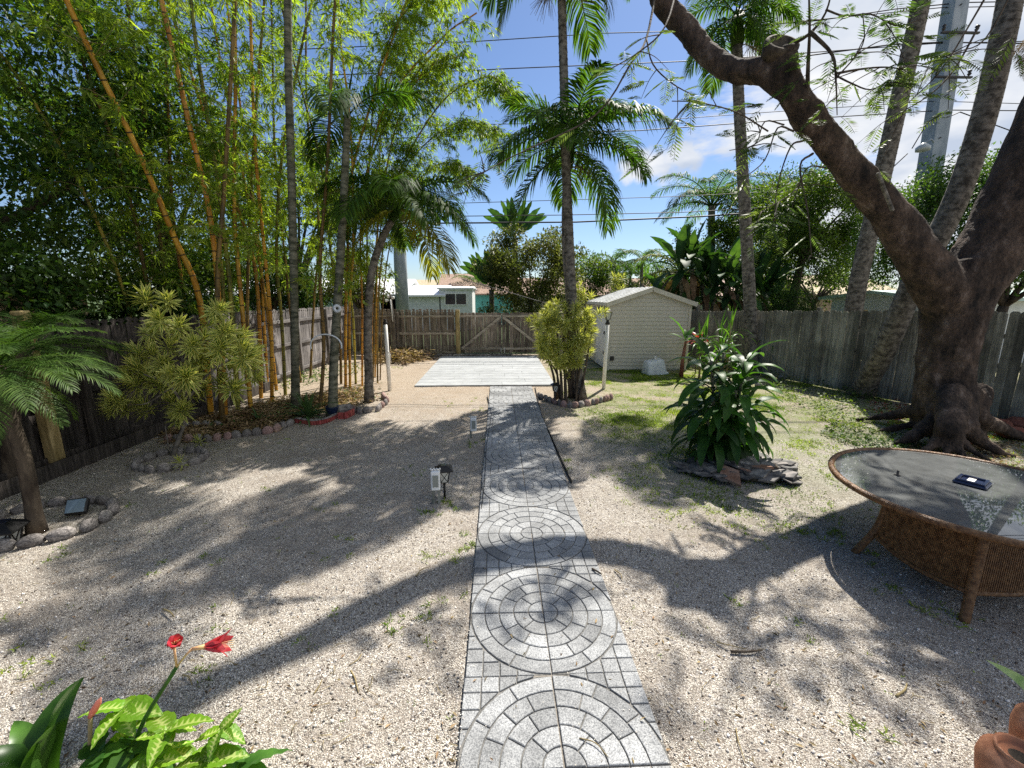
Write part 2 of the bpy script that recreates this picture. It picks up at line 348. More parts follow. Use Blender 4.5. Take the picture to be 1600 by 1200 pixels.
M_['roof_white'] = MAT('pale painted roof sheet', (.48, .48, .45), (.72, .72, .69), scale=(2, 2, 2), nscale=2, detail=8, rough=.6)
M_['black'] = MAT('black plastic', (.012, .012, .013), rough=.4)
M_['dark_metal'] = MAT('dark metal', (.03, .028, .026), (.06, .055, .05), rough=.5, metal=.4)
M_['lamp_glass'] = MAT('frosted lamp glass', (.45, .47, .45), rough=.2, spec=.6)
M_['solar'] = MAT('solar cell', (.01, .015, .03), rough=.12, spec=.8)
M_['stone_grey'] = MAT('grey edging stone', (.10, .09, .085), (.34, .31, .29), scale=(5, 5, 5), nscale=2, detail=8, rough=.9, bump=.6, bscale=30, objrand=.25)
M_['stone_pink'] = MAT('pinkish edging stone', (.20, .12, .10), (.42, .29, .26), scale=(5, 5, 5), nscale=2, detail=8, rough=.9, bump=.6, bscale=30, objrand=.25)
M_['stone_red'] = MAT('red painted edging', (.20, .035, .03), (.36, .09, .08), scale=(5, 5, 5), nscale=2, detail=8, rough=.8, bump=.4, bscale=30, objrand=.2)
M_['slate'] = MAT('slate flagstone', (.045, .044, .045), (.22, .20, .18), (.11, .105, .10), scale=(3, 3, 6), nscale=2, detail=9, rough=.75, bump=.5, bscale=25, objrand=.55)
M_['slate_rust'] = MAT('rusty flagstone', (.20, .10, .06), (.34, .22, .16), scale=(3, 3, 6), nscale=2, detail=9, rough=.8, bump=.4, bscale=25)
M_['rattan'] = MAT('brown rattan', (.11, .05, .02), (.25, .13, .055), scale=(8, 8, 8), nscale=3, rough=.4, bump=.5, bscale=50, bstretch=(1, 1, 4))
M_['terracotta'] = MAT('terracotta', (.50, .20, .10), (.66, .31, .17), (.40, .17, .09), scale=(3, 3, 3), nscale=2, detail=8, rough=.75, bump=.1)
M_['tote'] = MAT('white plastic', (.66, .68, .68), (.78, .80, .80), rough=.4)
M_['pole'] = MAT('grey concrete pole', (.26, .30, .33), (.38, .42, .45), scale=(2, 2, .8), nscale=2, detail=8, rough=.9)
M_['cable'] = MAT('black cable', (.012, .012, .014), rough=.6)
# ================================================================ the ground
def axis(segs):
    out = [segs[0][0]]
    for a, b, st in segs:
        n = max(1, int(round((b-a)/st))); out += [a+(b-a)*(i+1)/n for i in range(n)]
    return np.array(out)
def hnoise(x, y):
    return (.5*np.sin(1.7*x+.6*np.sin(1.1*y))*np.cos(1.3*y+.8*np.sin(.9*x)) + .3*np.sin(4.3*x+1.3)*np.sin(3.7*y+.5) + .2*np.sin(9.1*x+2*np.sin(5*y))*np.cos(8.3*y))
gx = axis([(-900, -60, 120), (-60, -14, 4), (-14, -8, .5), (-8, 12, .09), (12, 20, .5), (20, 60, 4), (60, 900, 120)])
gy = axis([(-60, -4, 7), (-4, .6, .4), (.6, 9, .08), (9, 20, .16), (20, 60, 4), (60, 1500, 160)])
X, Y = np.meshgrid(gx, gy, indexing='ij')
Z = .022*hnoise(X, Y) + .004*np.sin(23*X+3*np.sin(17*Y))*np.sin(19*Y)
inside = (np.clip((X+9)/2, 0, 1)*np.clip((13-X)/2, 0, 1)*np.clip((19.5-Y)/2, 0, 1)*np.clip((Y+3)/2, 0, 1))
Z *= inside
onpath = np.clip((np.abs(X-.345)-.56)/.25, 0, 1); Z = np.where(Y < 12, Z*onpath-.004*(1-onpath), Z)
def gz(x, y):
    """ground height"""
    z = .022*hnoise(np.asarray(x, float), np.asarray(y, float)); return z*np.clip((np.abs(np.asarray(x)-.345)-.56)/.25, 0, 1)
nx, ny = X.shape; idx = np.arange(nx*ny).reshape(nx, ny)
Fq = np.stack([idx[:-1, :-1], idx[1:, :-1], idx[1:, 1:], idx[:-1, 1:]], -1).reshape(-1, 4)
def gravel_material():
    m = bpy.data.materials.new('gravel and dirt'); m.use_nodes = True; t = m.node_tree; t.nodes.clear()
    out = nn(t, 'ShaderNodeOutputMaterial'); p = nn(t, 'ShaderNodeBsdfPrincipled'); p.inputs['Roughness'].default_value = .9; p.inputs['Specular IOR Level'].default_value = .2
    co = nn(t, 'ShaderNodeTexCoord')
    def vor(s):
        v = nn(t, 'ShaderNodeTexVoronoi'); v.inputs['Scale'].default_value = s; v.inputs['Randomness'].default_value = 1; t.links.new(co.outputs['Object'], v.inputs['Vector']); return v
    def noi(s, d=6, r=.6):
        v = nn(t, 'ShaderNodeTexNoise'); v.inputs['Scale'].default_value = s; v.inputs['Detail'].default_value = d; v.inputs['Roughness'].default_value = r; t.links.new(co.outputs['Object'], v.inputs['Vector']); return v
    v1 = vor(135); v2 = vor(56)
    sp = nn(t, 'ShaderNodeSeparateColor'); t.links.new(v1.outputs['Color'], sp.inputs[0])
    r1 = nn(t, 'ShaderNodeValToRGB'); e = r1.color_ramp.elements
    e[0].position = 0; e[0].color = (.12, .10, .085, 1); e[1].position = 1; e[1].color = (.80, .76, .70, 1)
    for po, c in ((.2, (.33, .285, .235)), (.45, (.49, .44, .375)), (.7, (.63, .58, .50))): q = e.new(po); q.color = (*c, 1)
    t.links.new(sp.outputs[0], r1.inputs['Fac'])
    sp2 = nn(t, 'ShaderNodeSeparateColor'); t.links.new(v2.outputs['Color'], sp2.inputs[0])
    # bigger pebbles now and then
    big = mth(t, 'GREATER_THAN', sp2.outputs[1], .86)
    mx0 = nn(t, 'ShaderNodeMix', data_type='RGBA'); r2 = nn(t, 'ShaderNodeValToRGB'); r2.color_ramp.elements[0].color = (.16, .13, .11, 1); r2.color_ramp.elements[1].color = (.78, .74, .69, 1)
    t.links.new(sp2.outputs[0], r2.inputs['Fac']); t.links.new(big, mx0.inputs['Factor']); t.links.new(r1.outputs[0], mx0.inputs['A']); t.links.new(r2.outputs[0], mx0.inputs['B'])
    # gaps between stones
    gap = nn(t, 'ShaderNodeMapRange'); gap.inputs['From Min'].default_value = .35; gap.inputs['From Max'].default_value = .75
    dd = mth(t, 'MULTIPLY', v1.outputs['Distance'], 1.0); t.links.new(dd, gap.inputs['Value'])
    mx1 = nn(t, 'ShaderNodeMix', data_type='RGBA'); mx1.inputs['B'].default_value = (.07, .055, .045, 1); t.links.new(mth(t, 'MULTIPLY', gap.outputs[0], .75), mx1.inputs['Factor']); t.links.new(mx0.outputs['Result'], mx1.inputs['A'])
    # dirt showing through in patches
    n1 = noi(.55, 7, .62); n2 = noi(3.1, 7, .7)
    s = mth(t, 'ADD', mth(t, 'MULTIPLY', n1.outputs['Fac'], .5), mth(t, 'MULTIPLY', n2.outputs['Fac'], .5))
    dm = nn(t, 'ShaderNodeMapRange'); dm.inputs['From Min'].default_value = .455; dm.inputs['From Max'].default_value = .58; t.links.new(s, dm.inputs['Value'])
    dirtc = nn(t, 'ShaderNodeValToRGB'); dirtc.color_ramp.elements[0].position = .35; dirtc.color_ramp.elements[0].color = (.15, .12, .095, 1); dirtc.color_ramp.elements[1].position = .65; dirtc.color_ramp.elements[1].color = (.36, .31, .26, 1)
    n3 = noi(28, 6, .7); t.links.new(n3.outputs['Fac'], dirtc.inputs['Fac'])
    mx2 = nn(t, 'ShaderNodeMix', data_type='RGBA'); t.links.new(mth(t, 'MULTIPLY', dm.outputs[0], .58), mx2.inputs['Factor']); t.links.new(mx1.outputs['Result'], mx2.inputs['A']); t.links.new(dirtc.outputs[0], mx2.inputs['B'])
    # tan straw-coloured fines further back in the yard, turf beyond the fences
    sepp = nn(t, 'ShaderNodeSeparateXYZ'); t.links.new(co.outputs['Object'], sepp.inputs[0])
    ty = nn(t, 'ShaderNodeMapRange'); ty.inputs['From Min'].default_value = 6.5; ty.inputs['From Max'].default_value = 11.5
    t.links.new(mth(t, 'ADD', sepp.outputs[1], mth(t, 'MULTIPLY', mth(t, 'SUBTRACT', n2.outputs['Fac'], .5), 6.0)), ty.inputs['Value'])
    mx3 = nn(t, 'ShaderNodeMix', data_type='RGBA'); mx3.inputs['B'].default_value = (.40, .30, .20, 1)
    t.links.new(mth(t, 'MULTIPLY', ty.outputs[0], .5), mx3.inputs['Factor']); t.links.new(mx2.outputs['Result'], mx3.inputs['A'])
    # low weeds as a film of green between the blades, right-hand side
    gxm = nn(t, 'ShaderNodeMapRange'); gxm.inputs['From Min'].default_value = 1.2; gxm.inputs['From Max'].default_value = 2.6; t.links.new(sepp.outputs[0], gxm.inputs['Value'])
    gym = nn(t, 'ShaderNodeMapRange'); gym.inputs['From Min'].default_value = 3.8; gym.inputs['From Max'].default_value = 8.5; t.links.new(sepp.outputs[1], gym.inputs['Value'])
    n4 = noi(1.3, 6, .7); gm = nn(t, 'ShaderNodeMapRange'); gm.inputs['From Min'].default_value = .38; gm.inputs['From Max'].default_value = .55; t.links.new(n4.outputs['Fac'], gm.inputs['Value'])
    gfac = mth(t, 'MULTIPLY', mth(t, 'MULTIPLY', gxm.outputs[0], gym.outputs[0]), mth(t, 'MULTIPLY', gm.outputs[0], .6))
    mx4 = nn(t, 'ShaderNodeMix', data_type='RGBA'); mx4.inputs['B'].default_value = (.14, .19, .04, 1); t.links.new(gfac, mx4.inputs['Factor']); t.links.new(mx3.outputs['Result'], mx4.inputs['A'])
    far = mth(t, 'GREATER_THAN', sepp.outputs[1], 18.6)
    mx5 = nn(t, 'ShaderNodeMix', data_type='RGBA'); mx5.inputs['B'].default_value = (.06, .09, .03, 1); t.links.new(far, mx5.inputs['Factor']); t.links.new(mx4.outputs['Result'], mx5.inputs['A'])
    t.links.new(mx5.outputs['Result'], p.inputs['Base Color'])
    hgt = mth(t, 'ADD', mth(t, 'SUBTRACT', 1.0, v1.outputs['Distance']), mth(t, 'MULTIPLY', n3.outputs['Fac'], 1.2))
    hgt = mth(t, 'ADD', hgt, mth(t, 'MULTIPLY', mth(t, 'SUBTRACT', 1.0, v2.outputs['Distance']), mth(t, 'MULTIPLY', big, 1.5)))
    bp = nn(t, 'ShaderNodeBump'); bp.inputs['Strength'].default_value = .85; bp.inputs['Distance'].default_value = .008; t.links.new(hgt, bp.inputs['Height']); t.links.new(bp.outputs[0], p.inputs['Normal'])
    t.links.new(p.outputs[0], out.inputs['Surface']); return m
gnd = mobj('ground', np_mesh('ground', np.stack([X, Y, Z], -1).reshape(-1, 3), Fq, smooth=True), gravel_material())
tag(gnd, kind='structure')

# loose gravel near the camera: real little stones
def scatter_gravel():
    n = 110000; u = RNG.random(n); y0, y1 = 1.3, 9.0
    y = 1/(1/y0-u*(1/y0-1/y1)); x = (RNG.random(n)*2-1)*(1.3*y+.5); x += .3
    keep = (np.abs(x-.345) > .585) | (RNG.random(n) < .010+.30*np.clip((np.abs(x-.345)-.50)/.085, 0, 1)**3)
    keep &= (x > -7) & (x < 9.5)
    x, y = x[keep], y[keep]; n = len(x)
    s = RNG.uniform(.0022, .0052, n)*(1+.09*y); a = RNG.random(n)*6.283
    z = gz(x, y)+s*.2; z = np.where(np.abs(x-.345) < .59, .040, z)
    base = np.array([[1, 0, 0], [-.3, .9, 0], [-.8, -.1, 0], [-.1, -.9, 0], [.1, .1, .75]])
    ca, sa = np.cos(a), np.sin(a)
    jit = 1+RNG.uniform(-.3, .3, (n, 5))
    V = np.empty((n, 5, 3)); bx = base[:, 0]*jit; by = base[:, 1]*jit*.75
    V[..., 0] = x[:, None]+s[:, None]*(bx*ca[:, None]-by*sa[:, None]); V[..., 1] = y[:, None]+s[:, None]*(bx*sa[:, None]+by*ca[:, None])
    V[..., 2] = z[:, None]+s[:, None]*base[:, 2]*jit
    F = np.array([[0, 1, 4], [1, 2, 4], [2, 3, 4], [3, 0, 4]])
    Fa = (np.arange(n)[:, None, None]*5+F[None]).reshape(-1, 3)
    m = MAT('loose gravel', (.42, .38, .32), (.72, .67, .59), rough=.85, island=.55, scale=(9, 9, 9))
    tag(mobj('gravel', np_mesh('gravel', V.reshape(-1, 3), Fa), m), 'pale crushed gravel lying loose over the yard', 'gravel', kind='stuff')
scatter_gravel()
def scatter_chips():
    # bigger pebbles, soil crumbs and bark chips mixed through the gravel
    for nm, n, s0, s1, mt, lab, kd in (('pebbles', 2600, .006, .015, MAT('mixed pebbles', (.30, .27, .24), (.66, .62, .57), rough=.8, island=.5, scale=(9, 9, 9)), 'larger pale pebbles mixed through the gravel', 'pebbles'),
                              ('soil_crumbs', 3400, .003, .010, MAT('soil crumbs', (.035, .025, .018), (.12, .085, .06), rough=.95, island=.4, scale=(9, 9, 9)), 'dark soil crumbs and bark chips in the gravel', 'soil crumbs')):
        u = RNG.random(n); y = 1/(1/1.4-u*(1/1.4-1/10.0)); x = (RNG.random(n)*2-1)*(1.3*y+.5)+.3
        if nm == 'soil_crumbs':      # gathered in loose drifts
            k = RNG.integers(0, 90, n); cx_ = RNG.uniform(-5, 5.5, 90); cy__ = 1.5+RNG.random(90)**1.6*8; g_ = RNG.random(n) < .6
            x = np.where(g_, cx_[k]+RNG.normal(0, .22, n), x); y = np.where(g_, cy__[k]+RNG.normal(0, .13, n), y)
        ok = (np.abs(x-.345) > .60) & (x > -6) & (x < 9) & (y > 1.2); x, y = x[ok], y[ok]; b = MB()
        for i in range(len(x)):
            s_ = float(RNG.uniform(s0, s1)); b.rock((x[i], y[i], float(gz(x[i], y[i]))+s_*.25), s_, s_*.75, s_*.5, i % 40, nu=5, nv=3)
        tag(b.build(nm, mt), lab, kd, kind='stuff')
scatter_chips()

# ================================================================ stamped paver path
PX0, PX1 = -.236, .921; TS = (PX1-PX0)/2; PCX = (PX0+PX1)/2
yc0 = G(800, 962.7).y                    # centre seam of the near full circle
def stone_mat(name, a, b, c):
    return MAT(name, a, b, c, scale=(1, 1, 1), nscale=120, detail=4, nrough=.85, rough=.85, bump=.35, bscale=170, objrand=.2, stain=(2.2, .38), pos=(.37, .60), bdist=.004)
M_['paver'] = stone_mat('grey speckled paver', (.12, .125, .13), (.50, .505, .50), (.31, .315, .32))
M_['joint'] = MAT('dark paver joint', (.10, .10, .095), (.22, .21, .195), scale=(20, 20, 20), nscale=3, rough=.95)
path = empty('path', (PCX, 0, 0)); tag(path, kind='structure')
bb_ = MB(); bb_.box(-TS+.006, TS-.006, 0, 11.6, -.04, .0235); bb_.build('mortar_bed', MAT('sandy joint fill', (.16, .14, .12), (.30, .27, .23), scale=(30, 30, 30), nscale=3, rough=.95), path)
def sector(r0, r1, a0, a1, g=.0075):
    """stone of one ring in a quadrant, unit = tile size, joint g"""
    r0 += g if r0 > 0 else 0; r1 -= g; n = max(2, int((a1-a0)/R(11))+1)
    rm = max(r1, .05)
    def arc(r, rev):
        da = min(g/max(r, .06), (a1-a0)*.3); p = []
        for i in range(n+1):
            a = a0+da+(a1-a0-2*da)*i/n; p.append((r*math.cos(a), r*math.sin(a)))
        return p[::-1] if rev else p
    if r0 <= 0: return [(g*1.2, g*1.2)]+arc(r1, False)
    return arc(r0, True)+arc(r1, False)
def clip_cell(poly, n, d):
    out = []; m = len(poly)
    for i in range(m):
        a = poly[i]; b = poly[(i+1) % m]; sa = a[0]*n[0]+a[1]*n[1]-d; sb = b[0]*n[0]+b[1]*n[1]-d
        if sa >= 0: out.append(a)
        if sa*sb < 0: k = sa/(sa-sb); out.append((a[0]+(b[0]-a[0])*k, a[1]+(b[1]-a[1])*k))
    return out
quad = []; rings = [(0, .2, 1), (.2, .405, 2), (.405, .605, 3), (.605, .80, 4), (.80, .985, 3)]
for q_, (r0, r1, k) in enumerate(rings):
    for i in range(k): quad.append(sector(r0, r1, R(90)*i/k, R(90)*(i+1)/k))
cellw = .2
for i in range(5):
    for j in range(5):
        g = .0075; p = [(i*cellw+g, j*cellw+g), ((i+1)*cellw-g, j*cellw+g), ((i+1)*cellw-g, (j+1)*cellw-g), (i*cellw+g, (j+1)*cellw-g)]
        c = ((i+.5)*cellw, (j+.5)*cellw)
        if math.hypot(p[2][0], p[2][1]) < 1.02: continue
        if math.hypot(p[0][0], p[0][1]) < .996:
            l = math.hypot(*c); nrm = (c[0]/l, c[1]/l)
            if i == j or True: p = clip_cell(p, nrm, .997)
        if len(p) >= 3: quad.append(p)
def stone_mesh(p):
    b = MB(); b.prism([(x*TS, y*TS) for x, y in p], .018, .036, inset=.0035); return b.mesh('paving_stone')
stone_me = [stone_mesh(p) for p in quad]
for me in stone_me: me.materials.append(M_['paver'])
bj = MB()
for p in quad: bj.prism([(x*TS, y*TS) for x, y in p], .018, .036, inset=.0035)
stones_joined = bj.mesh('paving_stones'); stones_joined.materials.append(M_['paver'])
slab_b = MB(); slab_b.box(.003, TS-.003, .003, TS-.003, -.03, .0265, bev=.003); slab_me = slab_b.mesh('paver'); slab_me.materials.append(M_['joint'])
yend = G(800, 606).y; count = 0
circ = []; k = -1
while yc0+k*2*TS < yend+TS: circ.append(yc0+k*2*TS); k += 1
rr = random.Random(3)
for ci, yc in enumerate(circ):
    for (sx, sy, rot) in ((1, -1, -90), (-1, -1, 180), (1, 1, 0), (-1, 1, 90)):
        ymin = yc+(0 if sy > 0 else -TS)
        if ymin > yend-.15: continue
        near = ci < 4
        t_ = mobj('paver', slab_me, None, path, loc=(rr.uniform(-.003, .003), yc+rr.uniform(-.002, .002), rr.uniform(-.003, .003)), rot=(0, 0, R(rot+rr.uniform(-.25, .25))))
        if near and ymin < 4.6:
            for me in stone_me:
                mobj('paving_stone', me, None, t_, loc=(0, 0, rr.uniform(-.0015, .0015))); count += 1
        else: tag(mobj('paving_stones', stones_joined, None, t_), kind='stuff')
print('path stones', count)
# metal / plastic edging strips beside the far half of the path
for sx, pts in ((-1, [(769, 620), (768, 650), (760, 700), (757, 760), (752, 800)]), (1, [(836, 606), (846, 650), (868, 700), (893, 755)])):
    b = MB(); P = [G(*p) for p in pts]
    if sx < 0: P[0] += Vector((-.12, .0, 0))
    for a, c in zip(P[:-1], P[1:]):
        b.beam((a.x, a.y, .016), (c.x, c.y, .016), .010, .05)
    tag(b.build('edging_strip', M_['dark_metal']), 'thin dark edging strip along the %s side of the paver path' % ('left' if sx < 0 else 'right'), 'edging')

# ================================================================ pale plank pad by the gate
pad_x0, pad_x1 = G(648, 604).x, G(868, 604).x; pad_y0, pad_y1 = G(760, 604).y, G(760, 558).y
M_['pad'] = MAT('whitewashed concrete plank', (.22, .23, .235), (.40, .415, .42), (.34, .352, .357), scale=(2, 7, 2), nscale=2, detail=10, nrough=.7, rough=.75, objrand=.07, stain=(1.4, .14), pos=(.3, .6), bump=.3, bscale=40)
pad = empty('patio', ((pad_x0+pad_x1)/2, (pad_y0+pad_y1)/2, 0)); tag(pad, kind='structure')
b = MB(); b.box(pad_x0-pad.location.x+.01, pad_x1-pad.location.x-.01, pad_y0-pad.location.y+.01, pad_y1-pad.location.y-.01, -.05, .028); b.build('slab', M_['joint'], pad)
nr = 13; dy = (pad_y1-pad_y0)/nr
for i in range(nr):
    x = pad_x0; 
    cut = [pad_x0, pad_x0+rr.uniform(.8, 1.9), pad_x0+rr.uniform(2.2, 3.3), pad_x1]
    for a, c in zip(cut[:-1], cut[1:]):
        b = MB(); b.box(-(c-a)/2+.002, (c-a)/2-.002, -dy/2+.008, dy/2-.008, -.02, .045, bev=.005)
        b.build('plank', M_['pad'], pad, loc=((a+c)/2-pad.location.x, pad_y0+(i+.5)*dy-pad.location.y, rr.uniform(-.002, .002)))

# ================================================================ fences
def picket_mesh(w, h, th=.018, top='dog'):
    b = MB()
    if top == 'dog': prof = [(-w/2, 0), (w/2, 0), (w/2, h-.035), (w/2-.032, h), (-w/2+.032, h), (-w/2, h-.035)]
    elif top == 'round': prof = [(-w/2, 0), (w/2, 0), (w/2, h-.11), (w/2-.035, h-.085), (w/2-.035, h-.07), (w/2, h-.045), (w/2-.03, h-.008), (0, h), (-w/2+.03, h-.008), (-w/2, h-.045), (-w/2+.035, h-.07), (-w/2+.035, h-.085), (-w/2, h-.11)]
    else: prof = [(-w/2, 0), (w/2, 0), (w/2, h-.004), (-w/2, h)]
    M = Matrix(((1, 0, 0, 0), (0, 0, 1, 0), (0, 1, 0, 0), (0, 0, 0, 1)))
    b.prism(prof, -th/2, th/2, M=M); return b.mesh('picket')
def fence(name, A, B, hA, hB, label, mat, top, pw=.14, gap=.008, rails=(.25, .95, 1.62), rail_side=1, railmat=None, posts=None, skip=None, shadowbox=False, back_h=None, lean=0):
    A = Vector(A); B = Vector(B); d = B-A; L = d.length; ang = math.atan2(d.y, d.x); f = empty(name, A, ang, label, 'fence')
    rnd = random.Random(len(label)); me = {}; n = int(L/(pw+gap)); st = L/n
    for i in range(n):
        s = (i+.5)*st
        if skip and skip[0] < s < skip[1]: continue
        hh = hA+(hB-hA)*s/L; hq = round((hh+rnd.uniform(-.02, .02))*50)/50
        if hq not in me:
            me[hq] = picket_mesh(pw, hq, top=top); me[hq].materials.append(mat)
        off = 0
        if shadowbox: off = (-1)**i*.03
        mobj('picket', me[hq], None, f, loc=(s, off-.03*rail_side+rnd.uniform(-.004, .004), .02), rot=(lean, rnd.uniform(-.008, .008)*1.2, rnd.uniform(-.03, .03)))
    segs = [(0, L)] if not skip else [(0, skip[0]), (skip[1], L)]
    for (s0, s1) in segs:
        k = max(1, int(round((s1-s0)/2.4)))
        for i in range(k):
            a = s0+(s1-s0)*i/k; c = s0+(s1-s0)*(i+1)/k
            for rz in rails:
                b = MB(); b.box(a+.003, c-.003, -.019, .019, -.045, .045, bev=.004)
                b.build('rail', railmat or mat, f, loc=(0, .019*rail_side+.0, rz+rnd.uniform(-.015, .015)))
        for i in range(k+1):
            a = s0+(s1-s0)*i/k; b = MB(); b.box(-.05, .05, -.05, .05, -.1, hA-.08+rnd.uniform(-.05, .04), bev=.006)
            b.build('post', mat, f, loc=(a, .09*rail_side, 0))
    return f
yb = G(700, 555).y
bx0 = D(530, 555, yb).x; gx0 = D(718, 555, yb).x; gx1 = D(850, 555, yb).x; bx1 = 9.2
# back fence: local +x runs to the right, camera side is -y
fence('wooden_fence', (bx0, yb, 0), (bx1, yb, 0), 1.92, 1.92, 'weathered brown picket fence with scalloped tops across the back, either side of the gate', M_['wood_back'], 'round',
      rails=(.13, .93, 1.66), rail_side=-1, railmat=M_['wood_rail'], skip=(gx0-bx0, gx1-bx0))
fence('wooden_fence', (-6.5, 1.6, 0), (-6.43, 9.2, 0), 2.12, 2.10, 'near dark stained stretch of the left fence behind the date palm and variegated shrub', M_['wood_shaded'], 'round',
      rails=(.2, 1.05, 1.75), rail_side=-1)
fence('wooden_fence', (-6.43, 9.35, 0), (-6.35, yb-.1, 0), 2.10, 2.05, 'long silver grey picket fence down the left side behind the bamboo', M_['wood_pale'], 'round',
      rails=(.2, 1.05, 1.75), rail_side=-1)
Ra = G(1120, 572); Rb = G(1600, 667); dd_ = (Rb-Ra).normalized()
fence('wooden_fence', Rb+dd_*2.6, Ra-dd_*3.6, 2.28, 1.84, 'green stained plank fence down the right side behind the huge tree', M_['wood_green'], 'dog', pw=.15, gap=.006,
      rails=(.3, 1.1, 1.7), rail_side=-1, lean=0)
# skirting board and dark kick board at the foot of the left fence
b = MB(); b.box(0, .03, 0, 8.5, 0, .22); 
tag(b.build('kick_board', M_['wood_shaded'], loc=(-6.22, 3.2, 0)), 'long low board lying along the foot of the left fence', 'board')

# gate: two leaves, diagonals meeting at the middle
def gate_leaf(x0, x1, hinge, label):
    f = empty('gate', (x0, yb, 0), 0, label, 'gate'); w = x1-x0; n = int(w/.15); st = w/n
    rn = random.Random(4); me = picket_mesh(st-.008, 1.70, top='dog'); me.materials.append(M_['wood_back'])
    for i in range(n): mobj('picket', me, None, f, loc=((i+.5)*st, .03, .10+rn.uniform(-.01, .01)), rot=(0, 0, rn.uniform(-.02, .02)))
    for z in (.28, 1.66): b = MB(); b.box(.01, w-.01, -.019, .019, -.05, .05, bev=.004); b.build('rail', M_['wood_rail'], f, loc=(0, .0, z))
    b = MB()
    if hinge < 0: b.beam((.06, -.045, .30), (w-.05, -.045, 1.62), .105, .045, up=(0, 1, 0))
    else: b.beam((w-.06, -.045, .30), (.05, -.045, 1.62), .105, .045, up=(0, 1, 0))
    b.build('brace', M_['wood_rail'], f)
    b = MB(); xh = w-.08 if hinge < 0 else .08; b.box(xh-.04, xh+.04, -.06, -.022, 1.28, 1.40); b.build('latch', M_['dark_metal'], f)
    b = MB(); xr = w-.03 if hinge < 0 else .10; b.tube([(xr, -.05, .02), (xr, -.05, .32)], .014, 6); b.build('drop_rod', M_['white_paint'], f)
    return f
gm = (gx0+gx1)/2
gate_leaf(gx0+.06, gm-.006, -1, 'left leaf of the brown board double gate with a diagonal brace')
gate_leaf(gm+.006, gx1-.04, 1, 'right leaf of the brown board double gate, partly behind the variegated bush')
b = MB(); b.box(-.085, .085, -.085, .085, -.1, 1.92, bev=.012); gp = b.build('gate_post', M_['wood_yellow'], loc=(gx0-.03, yb-.1, 0)); tag(gp, 'thick yellowish timber post at the left side of the double gate', 'post')
# flat kerb stones under the fence beside the pad
b = MB()
kb = empty('kerb', (0, yb-.32, 0), 0, 'low row of grey kerb blocks along the foot of the back fence', 'kerb')
for i in range(12):
    b = MB(); b.box(-.24, .24, -.09, .09, 0, .09, bev=.01); b.build('block', M_['stone_grey'], kb, loc=(bx0+1.6+i*.5+rr.uniform(-.02, .02), rr.uniform(-.02, .02), 0), rot=(0, 0, rr.uniform(-.04, .04)))

